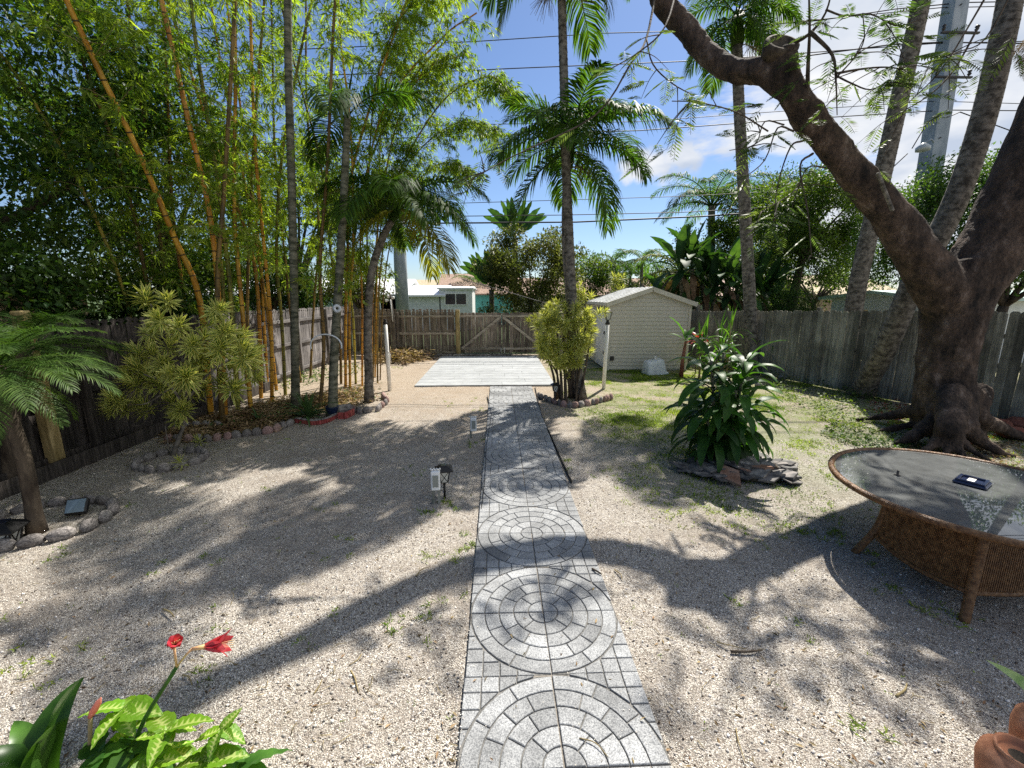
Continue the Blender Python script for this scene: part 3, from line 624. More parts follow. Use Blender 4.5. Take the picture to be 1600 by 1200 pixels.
# ================================================================ shed
def shed():
    xl, xr = G(948, 579).x, G(1074, 579).x; y0 = G(948, 579).y; y1 = y0+2.85; he = 2.28; hp = 2.74
    s = empty('garden_shed', ((xl+xr)/2, (y0+y1)/2, 0), 0, 'cream vinyl sided garden shed with a low gable and white door', 'shed')
    w = (xr-xl)/2; l = (y1-y0)/2
    b = MB(); b.box(-w+.03, w-.03, -l+.03, l-.03, 0, he-.03); b.prism([(-w+.03, he-.03), (w-.03, he-.03), (0, hp-.05)], -l+.03, l-.03, M=Matrix(((1, 0, 0, 0), (0, 0, 1, 0), (0, 1, 0, 0), (0, 0, 0, 1)))); b.build('wall', M_['vinyl'], s)
    n = 18; pitch = he/n
    def plank(L_): 
        b = MB(); b.add([(-L_/2, 0, 0), (L_/2, 0, 0), (L_/2, -.028, .012), (-L_/2, -.028, .012), (L_/2, -.004, pitch+.004), (-L_/2, -.004, pitch+.004), (L_/2, .0, pitch+.004), (-L_/2, .0, pitch+.004)],
                        [(0, 1, 2, 3), (3, 2, 4, 5), (5, 4, 6, 7), (0, 3, 5, 7), (1, 6, 4, 2)]); return b
    fm = plank(2*w-.12).mesh('siding'); fm.materials.append(M_['vinyl']); sm = plank(2*l-.12).mesh('siding'); sm.materials.append(M_['vinyl'])
    for i in range(n):
        z = .04+i*(he-.05)/n
        mobj('siding_board', fm, None, s, loc=(0, -l+.03, z))
        if True: mobj('siding_board', sm, None, s, loc=(-w+.03, 0, z), rot=(0, 0, -R(90)))
    k = 3
    for i in range(k):
        z = he-.01+i*pitch; ww = (2*w)*(1-(z+pitch*.8-he)/(hp-he)) 
        if ww > .25: plank(ww).build('siding_board', M_['vinyl'], s, loc=(0, -l+.03, z))
    for sx in (-1, 1):
        b = MB(); b.box(-.045, .045, -.045, .045, 0, he, bev=.006); b.build('corner_trim', M_['vinyl'], s, loc=(sx*(w-.03), -l+.03-.0, 0))
    b = MB(); b.box(-.045, .045, -.045, .045, 0, he, bev=.006); b.build('corner_trim', M_['vinyl'], s, loc=(-w+.03, l-.03, 0))
    # roof sheets with overhang
    for sx in (-1, 1):
        b = MB(); e = .13; sl_ = (hp-he)/w
        a = (sx*(w+e), -l-.1, he-e*sl_+.03); c = (0, -l-.1, hp+.03)
        vs = []
        for y in (-l-.12, l+.12):
            vs += [(sx*(w+e), y, he-e*sl_), (0, y, hp), (0, y, hp+.045), (sx*(w+e), y, he-e*sl_+.045)]
        b.add(vs, [(0, 1, 2, 3), (7, 6, 5, 4), (0, 4, 5, 1), (3, 2, 6, 7), (0, 3, 7, 4)]); b.build('roof', M_['roof_white'], s)
        # ribs on the sheet
        for j in range(7):
            y = -l+.05+j*(2*l-.1)/6; b = MB(); b.beam((sx*(w+e), y, he-e*sl_+.055), (0, y, hp+.055), .03, .02); b.build('roof_rib', M_['roof_white'], s)
        b = MB(); b.beam((sx*(w+e+.004), -l-.135, he-e*sl_-.03), (sx*.002, -l-.135, hp-.03+.0), .022, .14, up=(0, 0, 1)); b.build('fascia', M_['vinyl'], s)
        b = MB(); b.box(-.012, .012, -l-.12, l+.12, -.05, .05); b.build('eave_trim', M_['vinyl'], s, loc=(sx*(w+e+.014), 0, he-e*sl_))
    # door in the left wall, near corner
    d = MB(); d.box(-.02, .015, -l+.35, -l+1.55, .05, 2.02, bev=.006); do = d.build('door', M_['white_paint'], s, loc=(-w-.02, 0, 0))
    b = MB(); b.box(-.03, .0, -l+.28, -l+1.62, 2.02, 2.09); b.build('door_head', M_['dark_metal'], s, loc=(-w-.01, 0, 0))
    for yy in (-l+.30, -l+1.60): b = MB(); b.box(-.03, .0, -.03, .03, .03, 2.02); b.build('door_jamb', M_['white_paint'], s, loc=(-w-.01, yy, 0))
    b = MB()
    for z in (.5, 1.2): b.box(-.05, -.02, -l+.30, -l+.44, z, z+.1)
    b.build('hinge', M_['dark_metal'], s, loc=(-w-.01, 0, 0))
    b = MB(); b.box(-.06, .06, -.05, 0, -.07, .07); b.build('outlet_box', M_['dark_metal'], s, loc=(-w+.16, -l-.0, .42))
shed()

# ================================================================ houses and far things
def house(name, label, c, w, d, h, rh, wallm, roofm, wins=(), ridge='x', over=.4, rz=0):
    o = empty(name, (c[0], c[1], 0), rz, label, 'house')
    b = MB(); b.box(-w/2, w/2, -d/2, d/2, 0, h)
    if ridge == 'y': b.prism([(-w/2, h), (w/2, h), (0, h+rh)], -d/2, d/2, M=Matrix(((1, 0, 0, 0), (0, 0, 1, 0), (0, 1, 0, 0), (0, 0, 0, 1))))
    if ridge == 'x': b.prism([(-d/2, h), (d/2, h), (0, h+rh)], -w/2, w/2, M=Matrix(((0, 0, 1, 0), (1, 0, 0, 0), (0, 1, 0, 0), (0, 0, 0, 1))))
    b.build('wall', wallm, o)
    b = MB(); t = .12
    if ridge == 'x':
        for s in (-1, 1):
            y0 = s*(d/2+over); z0 = h-over*rh/(d/2); x = w/2+over
            b.add([(-x, y0, z0), (x, y0, z0), (x, 0, h+rh), (-x, 0, h+rh), (-x, y0, z0+t), (x, y0, z0+t), (x, 0, h+rh+t), (-x, 0, h+rh+t)], [(0, 1, 2, 3), (4, 5, 6, 7), (0, 1, 5, 4), (1, 2, 6, 5), (3, 0, 4, 7)])
    else:
        for s in (-1, 1):
            x0 = s*(w/2+over); z0 = h-over*rh/(w/2); y = d/2+over
            b.add([(x0, -y, z0), (x0, y, z0), (0, y, h+rh), (0, -y, h+rh), (x0, -y, z0+t), (x0, y, z0+t), (0, y, h+rh+t), (0, -y, h+rh+t)], [(0, 1, 2, 3), (4, 5, 6, 7), (0, 1, 5, 4), (1, 2, 6, 5), (3, 0, 4, 7)])
    b.build('roof', roofm, o)
    for (wx, wz, ww, wh) in wins:
        b = MB(); y = -d/2
        b.box(wx-ww/2-.08, wx+ww/2+.08, y-.05, y-.001, wz-wh/2-.08, wz-wh/2); b.box(wx-ww/2-.08, wx+ww/2+.08, y-.05, y-.001, wz+wh/2, wz+wh/2+.08)
        for q in (-ww/2-.08, -.03, ww/2): b.box(wx+q, wx+q+(.06 if q == -.03 else .08), y-.05, y-.001, wz-wh/2, wz+wh/2)
        wn = b.build('window', M_['white_paint'], o)
        b = MB(); b.box(wx-ww/2, wx+ww/2, y-.012, y-.002, wz-wh/2, wz+wh/2); b.build('pane', M_['solar'], wn)
    return o
M_['w_white'] = MAT('white render', (.62, .63, .62), (.76, .77, .76), rough=.8)
M_['w_mint'] = MAT('mint render', (.42, .55, .50), (.52, .64, .59), rough=.8)
M_['w_teal'] = MAT('teal render', (.10, .36, .34), (.13, .42, .40), rough=.8)
M_['w_cream'] = MAT('cream render', (.55, .48, .30), (.62, .55, .36), rough=.8)
M_['w_peach'] = MAT('peach render', (.50, .34, .24), (.58, .42, .30), rough=.8)
M_['r_white'] = MAT('white flat roof', (.70, .70, .70), (.82, .82, .82), rough=.7)
M_['r_tan'] = MAT('tan roof tiles', (.42, .34, .22), (.60, .50, .34), scale=(3, 3, 3), nscale=3, rough=.9, bump=.8, bscale=6)
M_['r_brown'] = MAT('brown roof tiles', (.24, .15, .10), (.46, .33, .26), scale=(3, 3, 3), nscale=3, rough=.9, bump=.8, bscale=6)
M_['r_pink'] = MAT('pinkish roof tiles', (.42, .27, .22), (.62, .46, .40), scale=(3, 3, 3), nscale=3, rough=.9, bump=.8, bscale=6)
def at(px, Y): return D(px, 462, Y).x
house('house', 'pale mint house behind the left fence, seen between bamboo canes', (at(470, 34), 36), 16, 8, 2.6, 1.1, M_['w_mint'], M_['r_white'], [(-3, 1.6, 1.6, .9), (1.2, 1.6, 1.6, .9), (5, 1.6, 1.6, .9)])
house('house', 'low white house with a white roof behind the post with cable', (at(622, 34), 36), 7.0, 8, 2.5, .7, M_['w_white'], M_['r_white'], [(-1.5, 1.5, 1.2, .9)])
house('house', 'low house with a tan sunlit roof behind the hanging palm fronds', (at(676, 38), 42), 5.2, 8, 2.35, 1.5, M_['w_white'], M_['r_tan'], [(1, 1.5, 1.2, .9)])
house('house', 'small white fronted annex with a dark double window over the gate', (at(712, 32), 34), 2.4, 4, 2.95, .12, M_['w_white'], M_['r_white'], [(0, 2.25, 1.5, .75)], over=.12)
house('house', 'teal walled house with a brown tiled roof behind the gate', (at(748, 38), 42), 6.5, 9, 2.7, 1.7, M_['w_teal'], M_['r_brown'], [])
house('house', 'house with a long reddish tiled roof behind the shed and palm trunk', (at(940, 46), 50), 17, 9, 2.6, 1.75, M_['w_peach'], M_['r_brown'], [(4, 1.6, 1.4, 1)])
house('house', 'cream gabled house to the right of the ringed palm trunk', (at(1188, 30), 33), 5.6, 8, 2.55, 1.15, M_['w_cream'], M_['r_pink'], [(-1.5, 2.2, .8, .5)], ridge='y')
house('house', 'peach house with a pale tiled roof behind the right fence', (at(1322, 30), 34), 7.5, 8, 2.6, 1.35, M_['w_peach'], M_['r_tan'], [(0, 1.6, 1.4, 1)])
house('house', 'white sided building at the far right behind the huge tree', (at(1660, 15)-.6, 18), 7.0, 5, 2.35, .25, M_['w_white'], M_['w_mint'], [])
house('house', 'dark roofed neighbour building glimpsed behind the small date palm', (-15.5, 10.2), 6, 7, 2.75, .25, M_['wood_back'], M_['dark_metal'], [])

# concrete utility pole, square and tapered, with step holes
def pole():
    A = G(1446, 580); A = D(1437, 470, 15.0); A.z = 0; T = D(1503, -60, 15.0)
    # continue the same line down to the ground
    P0 = D(1452, 270, 15.0); dv = (T-P0)/(T.z-P0.z); base = P0-dv*P0.z; top = T+dv*1.5
    o = empty('utility_pole', base, 0, 'tall blue grey concrete utility pole behind the right fence', 'utility pole')
    b = MB(); wv = .52; wt = .42
    for z, w_ in ((0, wv), (top.z, wt)):
        p = dv*z; b.v += [(p.x-w_/2, -w_/2, z), (p.x+w_/2, -w_/2, z), (p.x+w_/2, w_/2, z), (p.x-w_/2, w_/2, z)]
    b.f += [(0, 1, 5, 4), (1, 2, 6, 5), (2, 3, 7, 6), (3, 0, 4, 7), (4, 5, 6, 7)]; b.sm += [False]*5
    b.build('shaft', M_['pole'], o)
    for i in range(12):
        z = 4.4+i*.62; p = dv*z; b = MB(); b.tube([(p.x+.08*(-1)**i, -.3, z), (p.x+.08*(-1)**i, -.24, z)], .018, 8); b.build('step_hole', M_['black'], o)
    for z, nz in ((D(1480, 60, 15).z, 3), (D(1475, 128, 15).z, 2)):
        p = dv*z
        b = MB(); b.box(p.x-.6, p.x+.6, -.34, -.27, z-.025, z+.025); b.build('crossarm', M_['dark_metal'], o)
        for q in (-.55, .5): b = MB(); b.lathe([(.03, 0), (.06, .05), (.03, .08), (.06, .12), (.02, .17)], 8, M=Matrix.Translation((p.x+q, -.31, z+.05))); b.build('insulator', M_['dark_metal'], o)
    z = D(1425, 236, 15).z; p = dv*z; b = MB(); b.tube([(p.x-.2, -.2, z+.2), (p.x-.45, -.35, z+.25), (p.x-.7, -.4, z+.12)], .025, 6); b.build('lamp_arm', M_['pole'], o)
    b = MB(); b.lathe([(.05, .12), (.10, .08), (.2, -.02), (.19, -.12), (.02, -.16)], 12, M=Matrix.Translation((p.x-.72, -.4, z))); b.build('lamp_head', M_['lamp_glass'], o)
    return o
pole()
def wire(pts, r, label, Y=15.0, sag=0):
    P = [D(px, py, Y if len(pts[0]) == 2 else 0) for px, py in [p[:2] for p in pts]]
    # resample smoothly
    out = []
    for i in range(len(P)-1):
        for k in range(8):
            t = k/8; out.append(P[i].lerp(P[i+1], t)-Vector((0, 0, sag*4*t*(1-t))))
    out.append(P[-1]); b = MB(); b.tube(out, r, 5); tag(b.build('overhead_wire', M_['cable']), label, 'wire', 'overhead wires')
wire([(-500, 358), (660, 349), (900, 347), (1100, 338), (1330, 322), (1700, 290)], .034, 'thickest black cable, the lowest of the wires crossing the yard', 20)
wire([(-500, 346), (700, 338), (880, 336), (1060, 332), (1320, 318), (1700, 300)], .018, 'thin wire running just above the thickest black cable', 20)
wire([(-500, 326), (700, 318), (900, 312), (1060, 307), (1200, 300), (1700, 280)], .014, 'fine wire above the two low cables, third from the bottom', 20)
wire([(-500, 262), (560, 218), (1000, 204), (1190, 190), (1480, 172), (1800, 175)], .016, 'twisted wire crossing the sky above the small cloud', 15)
wire([(-500, 240), (560, 198), (1000, 190), (1190, 176), (1460, 158), (1800, 168)], .011, 'faint wire just above the twisted wire', 15)
wire([(-500, 150), (740, 110), (800, 107), (1090, 95), (1460, 68), (1800, 60)], .015, 'wire passing behind the knuckle of the big leaning limb', 15)
wire([(-500, 120), (740, 65), (940, 52), (1100, 48), (1470, 12), (1800, 5)], .013, 'highest wire on the left of the sky, above all others there', 15)
wire([(1060, 50), (1280, 32), (1400, 14), (1505, 4), (1700, 0)], .016, 'topmost wire reaching the pole at the upper right', 15)
wire([(1240, 90), (1390, 70), (1470, 66), (1600, 68), (1800, 70)], .02, 'wire reaching the lower crossarm of the pole', 15)
wire([(1425, 232), (1450, 190), (1475, 186), (1500, 175), (1600, 212), (1700, 240)], .016, 'slack service wire hooked on the pole beside its lamp', 14.8)
wire([(1330, 330), (1370, 285), (1418, 240)], .016, 'wire dropping from the pole lamp down to the left', 14.8)
wire([(722, 437), (780, 452), (850, 473), (905, 480), (960, 478)], .012, 'pale slack line drooping over the back fence toward the shed', 17)
# ================================================================ leaf and frond geometry
UPV = np.array([0, 0, 1.0])
def nrm(a): return a/np.maximum(np.linalg.norm(a, axis=-1, keepdims=True), 1e-6)
def leaf_geo(P, Dv, L, Wd, fold=.12, mid=.42, up=None, droop=0.0):
    """folded diamond leaves, 4 triangles each"""
    n = len(P); Dv = nrm(Dv); L = np.broadcast_to(L, n)[:, None]; Wd = np.broadcast_to(Wd, n)[:, None]
    if up is None: up = nrm(UPV[None]+RNG.normal(0, .45, (n, 3)))
    S = nrm(np.cross(Dv, up)); N = np.cross(S, Dv)
    C = P+Dv*L*mid; T = P+Dv*L-UPV*(droop*L)
    V = np.stack([P, C-S*Wd/2+N*Wd*fold, C, C+S*Wd/2+N*Wd*fold, T], 1)
    F = np.array([[0, 2, 1], [1, 2, 4], [0, 3, 2], [2, 3, 4]])
    Fa = (np.arange(n)[:, None, None]*5+F[None]).reshape(-1, 3)
    A = np.tile(np.array([.4, 1, 0, 1, .5]), n)
    return V.reshape(-1, 3), Fa, A
class Geo:
    def __init__(s): s.V = []; s.F = {3: [], 4: []}; s.A = []; s.n = 0
    def add(s, V, F, A=None):
        V = np.asarray(V, float).reshape(-1, 3); F = np.asarray(F, int)
        if len(V) == 0: return s
        s.V.append(V); s.F[F.shape[1]].append(F+s.n); s.A.append(np.zeros(len(V)) if A is None else np.asarray(A)); s.n += len(V); return s
    def leaves(s, *a, **k): return s.add(*leaf_geo(*a, **k))
    def tube(s, pts, rad, n=5):
        b = MB(); b.tube(pts, rad, n, cap=False); return s.add(b.v, b.f, np.full(len(b.v), .3))
    def mesh(s, name, smooth=False):
        return np_mesh(name, np.concatenate(s.V), [np.concatenate(f) for f in s.F.values() if f], np.concatenate(s.A), smooth)
    def build(s, name, m, parent=None, loc=None, rot=None): return mobj(name, s.mesh(name), m, parent, loc, rot)
def arc_curve(L, e0, e1, n=14, pw=1.0, side=0.0):
    """curve in the XZ plane leaving the origin at elevation e0 and ending at elevation e1"""
    pts = [Vector((0, 0, 0))]; 
    for i in range(n):
        t = ((i+.5)/n)**pw; e = e0+(e1-e0)*t; pts.append(pts[-1]+Vector((math.cos(e), side*t, math.sin(e)))*(L/n))
    return pts
def frond_mesh(name, L, e0, e1, ll, nl, lw, hang=.3, seed=0, thick=.014, plum=0.0, start=.14, pw=1.0, prof=None, back=.0, side=0.0, vee=.25):
    """pinnate palm frond: stalk with two rows of bent leaflets (6 triangles each)"""
    r = np.random.default_rng(seed); pts = arc_curve(L, e0, e1, 16, pw, side); P = np.array([tuple(p) for p in pts]); g = Geo()
    g.tube(pts, [thick*(1-.85*i/16) for i in range(17)], 5)
    t = np.repeat(np.linspace(start, .995, nl), 2); sd = np.tile([-1, 1], nl); n = len(t)
    t = np.clip(t+r.normal(0, .004, n), start, .998)
    f = t*16; i0 = np.minimum(f.astype(int), 15); fr = (f-i0)[:, None]; B = P[i0]*(1-fr)+P[i0+1]*fr; T = nrm(P[i0+1]-P[i0])
    side_ = nrm(np.cross(T, UPV)); N = np.cross(side_, T)
    tt = (t-start)/(1-start); k = (np.sin(np.pi*(.14+.80*tt))**.7 if prof is None else prof(tt))
    l = ll*k*r.uniform(.85, 1.1, n)
    fw = .35+1.1*tt**1.5
    d1 = nrm(side_*sd[:, None]*1.0+T*fw[:, None]+N*(vee+r.uniform(-.15, .15, n)*(1+plum*4))[:, None]+r.normal(0, .06+plum*.25, (n, 3)))
    d2 = nrm(d1-UPV*(hang*r.uniform(.6, 1.5, n))[:, None]); d3 = nrm(d1-UPV*(hang*2.4*r.uniform(.6, 1.5, n))[:, None])
    wv = nrm(np.cross(d1, N+.01)); wl = (lw*r.uniform(.8, 1.15, n))[:, None]
    m1 = B+d1*(l*.4)[:, None]; m2 = m1+d2*(l*.33)[:, None]; tp = m2+d3*(l*.30)[:, None]
    V = np.stack([B-wv*wl*.25, B+wv*wl*.25, m1-wv*wl*.5, m1+wv*wl*.5, m2-wv*wl*.38, m2+wv*wl*.38, tp], 1)
    F = np.array([[0, 1, 3], [0, 3, 2], [2, 3, 5], [2, 5, 4], [4, 5, 6]])
    g.add(V.reshape(-1, 3), (np.arange(n)[:, None, None]*7+F[None]).reshape(-1, 3), np.tile([0, 0, 1, 0, 1, 0, .5], n))
    return g.mesh(name)
def palm(label, path, radii, crown, fronds, mat=None, nfr=14, bark='bark_grey', shaft=None, group=None, seed=0, tilt=(70, -35), name='palm_tree', flower=False, gold=0, az0=0, spear=True, skirt=0, rings=True, fs=1.0):
    """path: trunk points; fronds: list of frond meshes from young (up) to old (hanging)"""
    rd = random.Random(seed); base = Vector(path[0]); o = empty(name, base, 0, label, 'palm tree', group)
    P = [Vector(p)-base for p in path]; pts = smooth_path(P, 5); m = len(pts)
    rr_ = [radii[0]+(radii[1]-radii[0])*(i/(m-1)) for i in range(m)]; rr_[0] *= 1.35; 
    if m > 2: rr_[1] *= 1.1
    b = MB(); b.tube(pts, rr_, 12); b.build('trunk', M_[bark], o)
    if rings:
        b = MB(); Ltot = 0; step = .16; acc = 0
        for i in range(m-1):
            a, c = pts[i], pts[i+1]; L = (c-a).length; 
            while acc < L:
                q = a.lerp(c, acc/L); r0 = rr_[i]+(rr_[i+1]-rr_[i])*acc/L; t = (c-a).normalized()
                b.tube([q-t*.008, q+t*.008], r0+.006, 12, cap=False); acc += step*rd.uniform(.7, 1.3)
            acc -= L
        tag(b.build('leaf_scars', M_[bark], o), kind='stuff')
    top = pts[-1]; ax = (pts[-1]-pts[-2]).normalized()
    if shaft:
        b = MB(); L, r0, mt = shaft; b.tube([top-ax*.02, top+ax*L*.3, top+ax*L*.8, top+ax*L], [r0*1.05, r0*1.25, r0*.75, r0*.45], 12); b.build('crownshaft', M_[mt], o); top = top+ax*L*.92
    for i in range(nfr):
        k = (i+.5)/nfr; me = fronds[min(len(fronds)-1, int(k*len(fronds)))]
        az = az0+i*137.5+rd.uniform(-12, 12)
        tl = rd.uniform(-6, 6)
        q = mobj('frond', me, None, o, loc=top+Vector((rd.uniform(-.03, .03), rd.uniform(-.03, .03), -.10*k)), rot=(rd.uniform(-.15, .15), R(tl), R(az)))
        sc = rd.uniform(.88, 1.1)*fs; q.scale = (sc, sc, sc)
        if i >= nfr-gold:
            q.material_slots[0].link = 'OBJECT'; q.material_slots[0].material = M_['yellow_palm']
    if spear:
        b = MB(); b.tube([top, top+ax*.5+Vector((.02, 0, 0)), top+ax*1.0+Vector((.08, .03, 0))], [.025, .02, .004], 6); b.build('spear_leaf', M_['palm_leaf'], o)
    if flower:
        for j in range(flower):
            g = Geo(); az = rd.uniform(0, 6.28); bs = top-ax*(shaft[0] if shaft else .1)
            if j == 0: az = R(-20)
            d = Vector((math.cos(az), math.sin(az), 0))
            st = [bs, bs+d*.2+Vector((0, 0, .05)), bs+d*.45-Vector((0, 0, .1))]; g.tube(st, [.02, .016, .01], 5)
            for q in range(42):
                u = rd.random(); a = st[1].lerp(st[2], u); dd = (d*rd.uniform(.1, .9)+Vector((rd.gauss(0, .6), rd.gauss(0, .6), rd.uniform(-1.1, .15)))).normalized()
                L = rd.uniform(.25, .6); p1 = a+dd*L*.5; p2 = p1+(dd+Vector((0, 0, -.6))).normalized()*L*.5; g.tube([a, p1, p2], [.006, .005, .003], 3)
            g.build('flower_stalk', M_['twig_tan'], o)
    return o
def smooth_path(P, k=5):
    """Catmull-Rom through the points"""
    P = [Vector(p) for p in P]; out = []; Q = [P[0]*2-P[1]]+P+[P[-1]*2-P[-2]]
    for i in range(1, len(Q)-2):
        a, b_, c, d = Q[i-1], Q[i], Q[i+1], Q[i+2]
        for j in range(k):
            t = j/k; out.append(.5*((2*b_)+(c-a)*t+(2*a-5*b_+4*c-d)*t*t+(3*b_-a-3*c+d)*t**3))
    out.append(P[-1]); return out

# ================================================================ generic leafy crown
def clump_leaves(g, centres, rad, per, L, Wd, flat=.75, droop=.2, updir=0.2, jitter=1.0):
    centres = np.asarray(centres, float); n = len(centres)*per
    c = np.repeat(centres, per, 0); rr_ = np.repeat(np.broadcast_to(rad, len(centres)), per)
    d = nrm(RNG.normal(0, 1, (n, 3))); rad_ = rr_*RNG.random(n)**.45
    P = c+d*rad_[:, None]*np.array([1, 1, flat])
    Dv = nrm(d*.8+RNG.normal(0, .7, (n, 3))+np.array([0, 0, updir-droop]))
    g.leaves(P, Dv, L*RNG.uniform(.7, 1.25, n), Wd*RNG.uniform(.75, 1.2, n), droop=droop*.4)
def leafy_tree(name, label, base, h_trunk, crown_c, crown_r, nclump, per, L, Wd, leafmat, bark='bark_dark', tr=.14, cat='tree', group=None, seed=0, crad=.5, low=-.9, flat=.75, limb=True, cols=None, shell=.35):
    rd = random.Random(seed); global RNG
    base = Vector(base); o = empty(name, base, 0, label, cat, group); cc = Vector(crown_c)-base; cr = crown_r; cen = []
    while len(cen) < nclump:
        v = Vector((rd.gauss(0, 1), rd.gauss(0, 1), rd.gauss(0, 1))).normalized(); 
        if v.z < low: continue
        k = rd.uniform(shell, 1)**.6; wob = 1+.18*math.sin(3*math.atan2(v.y, v.x)+seed)+.12*math.sin(5*v.z+seed)
        cen.append((cc.x+v.x*cr[0]*k*wob, cc.y+v.y*cr[1]*k*wob, cc.z+v.z*cr[2]*k*wob))
    if limb:
        top = Vector((cc.x*.5, cc.y*.5, h_trunk)); b = MB(); b.tube(smooth_path([(0, 0, -.05), (cc.x*.2+rd.uniform(-.1, .1), cc.y*.2, h_trunk*.5), top], 4), [tr*1.3]+[tr*(1-.3*i/8) for i in range(8)], 9); b.build('trunk', M_[bark], o)
        for i in range(min(9, nclump)):
            c = Vector(cen[i*nclump//9 % nclump]); mid = top.lerp(c, .5)+Vector((rd.uniform(-.2, .2), rd.uniform(-.2, .2), rd.uniform(-.1, .3)))
            b = MB(); b.tube(smooth_path([top, mid, c], 4), [tr*.5*(1-.85*q/8) for q in range(9)], 6); b.build('limb', M_[bark], o)
    g = Geo(); clump_leaves(g, cen, [crad*rd.uniform(.7, 1.3) for _ in cen], per, L, Wd, flat=flat)
    g.build('crown', M_[leafmat], o); return o

# ================================================================ the huge leaning tree on the right
def big_tree():
    Yt = 7.3; base = G(1478, 672); o = empty('shade_tree', base, 0, 'huge grey barked shade tree with buttress roots and a long bent limb reaching left', 'tree')
    def q(px, py, Y): return D(px, py, Y)-base
    S = lambda w, Y: w/F_PX*Y*1.08/2      # pixel width to a radius at depth Y
    limbs = []
    limbs.append(([(0, 0, -.25), q(1480, 668, 7.25), q(1476, 600, 7.25), q(1487, 520, 7.3), q(1500, 455, 7.35), q(1512, 420, 7.4)],
                  [.60, .47, .40, .42, .50, .50]))
    limbs.append(([q(1492, 490, 7.3), q(1462, 440, 7.25), q(1424, 382, 7.2), q(1380, 320, 7.2), q(1325, 258, 7.25), q(1268, 188, 7.3), q(1232, 128, 7.35), q(1222, 78, 7.4)],
                  [.36, .36, .31, .25, .22, .21, .205, .17]))
    # cut stub at the knuckle and the limb bending away from it
    limbs.append(([q(1236, 140, 7.35), q(1190, 112, 7.65), q(1150, 112, 8.0), q(1110, 88, 8.4), q(1072, 44, 8.7), q(1030, -8, 8.9), Vector((2.5, 8.95, 9.0))-base, Vector((2.1, 9.0, 9.9))-base, Vector((1.6, 9.2, 11.0))-base, Vector((1.1, 9.4, 12.0))-base],
                  [.19, .19, .185, .185, .185, .18, .17, .14, .12, .09]))
    limbs.append(([q(1496, 480, 7.3), q(1545, 400, 7.3), q(1592, 310, 7.3), q(1640, 200, 7.3), q(1690, 60, 7.3), q(1740, -120, 7.2)],
                  [.40, .48, .50, .45, .40, .34]))
    g = Geo()
    vs = []
    def rib_tube(pts, rad, n=28, flute=0.0):
        sp = smooth_path(pts, 6); m = len(sp); b = MB(); rads = []
        for i in range(m):
            f = i/(m-1)*(len(rad)-1); k = min(int(f), len(rad)-2); rads.append(rad[k]+(rad[k+1]-rad[k])*(f-k))
        b.tube(sp, rads, n)
        if flute:
            v = []
            for i in range(m):
                for k in range(n):
                    p = Vector(b.v[i*n+k]); d = p-sp[i]; a = math.atan2(d.y, d.x); z = p.z
                    w_ = flute*(math.sin(4*a+.8)*.55+math.sin(7*a+2+z*.4)*.35+.2*math.sin(11*a+z))*math.exp(-max(z, 0)/1.1)+.04*math.sin(3*a+z*.9)+.02*math.sin(5*a-z*2.1)
                    v.append(tuple(sp[i]+d*(1+w_)))
            b.v[:m*n] = v
        return b
    for i, (p, r_) in enumerate(limbs):
        b = rib_tube(p, r_, flute=(.22 if i == 0 else 0)); g.add(b.v, [f for f in b.f if len(f) == 4])
        for f in b.f:
            if len(f) != 4: 
                c = np.mean([b.v[j] for j in f], 0); vv = [b.v[j] for j in f]+[tuple(c)]; k = len(f)
                g.add(vv, [(j, (j+1) % k, k) for j in range(k)])
    # buttress roots running out over the soil
    roots = [([(1450, 640, .50), (1415, 645, .28), (1378, 652, .12), (1335, 656, .02)], .15), ([(1458, 655, .42), (1438, 674, .22), (1415, 687, .10), (1390, 696, .0)], .13), ([(1476, 662, .5), (1466, 684, .26), (1448, 702, .10), (1425, 712, .0)], .13),
             ([(1490, 665, .48), (1494, 690, .24), (1503, 708, .10), (1516, 722, .0)], .12), ([(1512, 665, .42), (1535, 690, .18), (1560, 705, .08), (1585, 714, .0)], .13), ([(1530, 650, .5), (1565, 668, .24), (1600, 682, .10), (1660, 692, .0)], .15),
             ([(1452, 650, .3), (1425, 662, .14), (1385, 672, .03), (1360, 676, -.02)], .09), ([(1484, 680, .3), (1482, 702, .12), (1470, 716, .03), (1452, 722, -.02)], .08), ([(1500, 680, .3), (1518, 702, .12), (1538, 716, .03), (1560, 726, -.02)], .08)]
    for pts, r0 in roots:
        p3 = [G(*p) for p in pts]; c = Vector((base.x, base.y, 0)); p0 = c.lerp(p3[0], .55); p0.z = .85
        P = [p0-base]+[v-base for v in p3]
        m = len(P); b = rib_tube(P, [r0*1.9]+[r0*1.15*(1-.75*i/(m-1)) for i in range(1, m)], n=10); g.add(b.v, [f for f in b.f if len(f) == 4])
        for f in b.f:
            if len(f) != 4:
                c_ = np.mean([b.v[j] for j in f], 0); vv = [b.v[j] for j in f]+[tuple(c_)]; k = len(f); g.add(vv, [(j, (j+1) % k, k) for j in range(k)])
    t = mobj('trunk', g.mesh('trunk'), M_['bark_big'], o)
    md = t.modifiers.new('join', 'REMESH'); md.mode = 'VOXEL'; md.voxel_size = .034; md.use_smooth_shade = True
    sm = t.modifiers.new('soft', 'SMOOTH'); sm.iterations = 7; sm.factor = .6
    for sz, st in ((.55, .10), (.14, .035)):
        tx = bpy.data.textures.new('lumps', 'CLOUDS'); tx.noise_scale = sz; tx.noise_depth = 3
        dm = t.modifiers.new('lumps', 'DISPLACE'); dm.texture = tx; dm.strength = st; dm.mid_level = .5; dm.texture_coords = 'LOCAL'
    # saw cut end of the stub, and an old pruning scar on the limb
    b = MB(); c = q(1223, 66, 7.36); M = Matrix.Translation(c) @ Vector((-.05, -.75, .62)).to_track_quat('Z', 'Y').to_matrix().to_4x4()
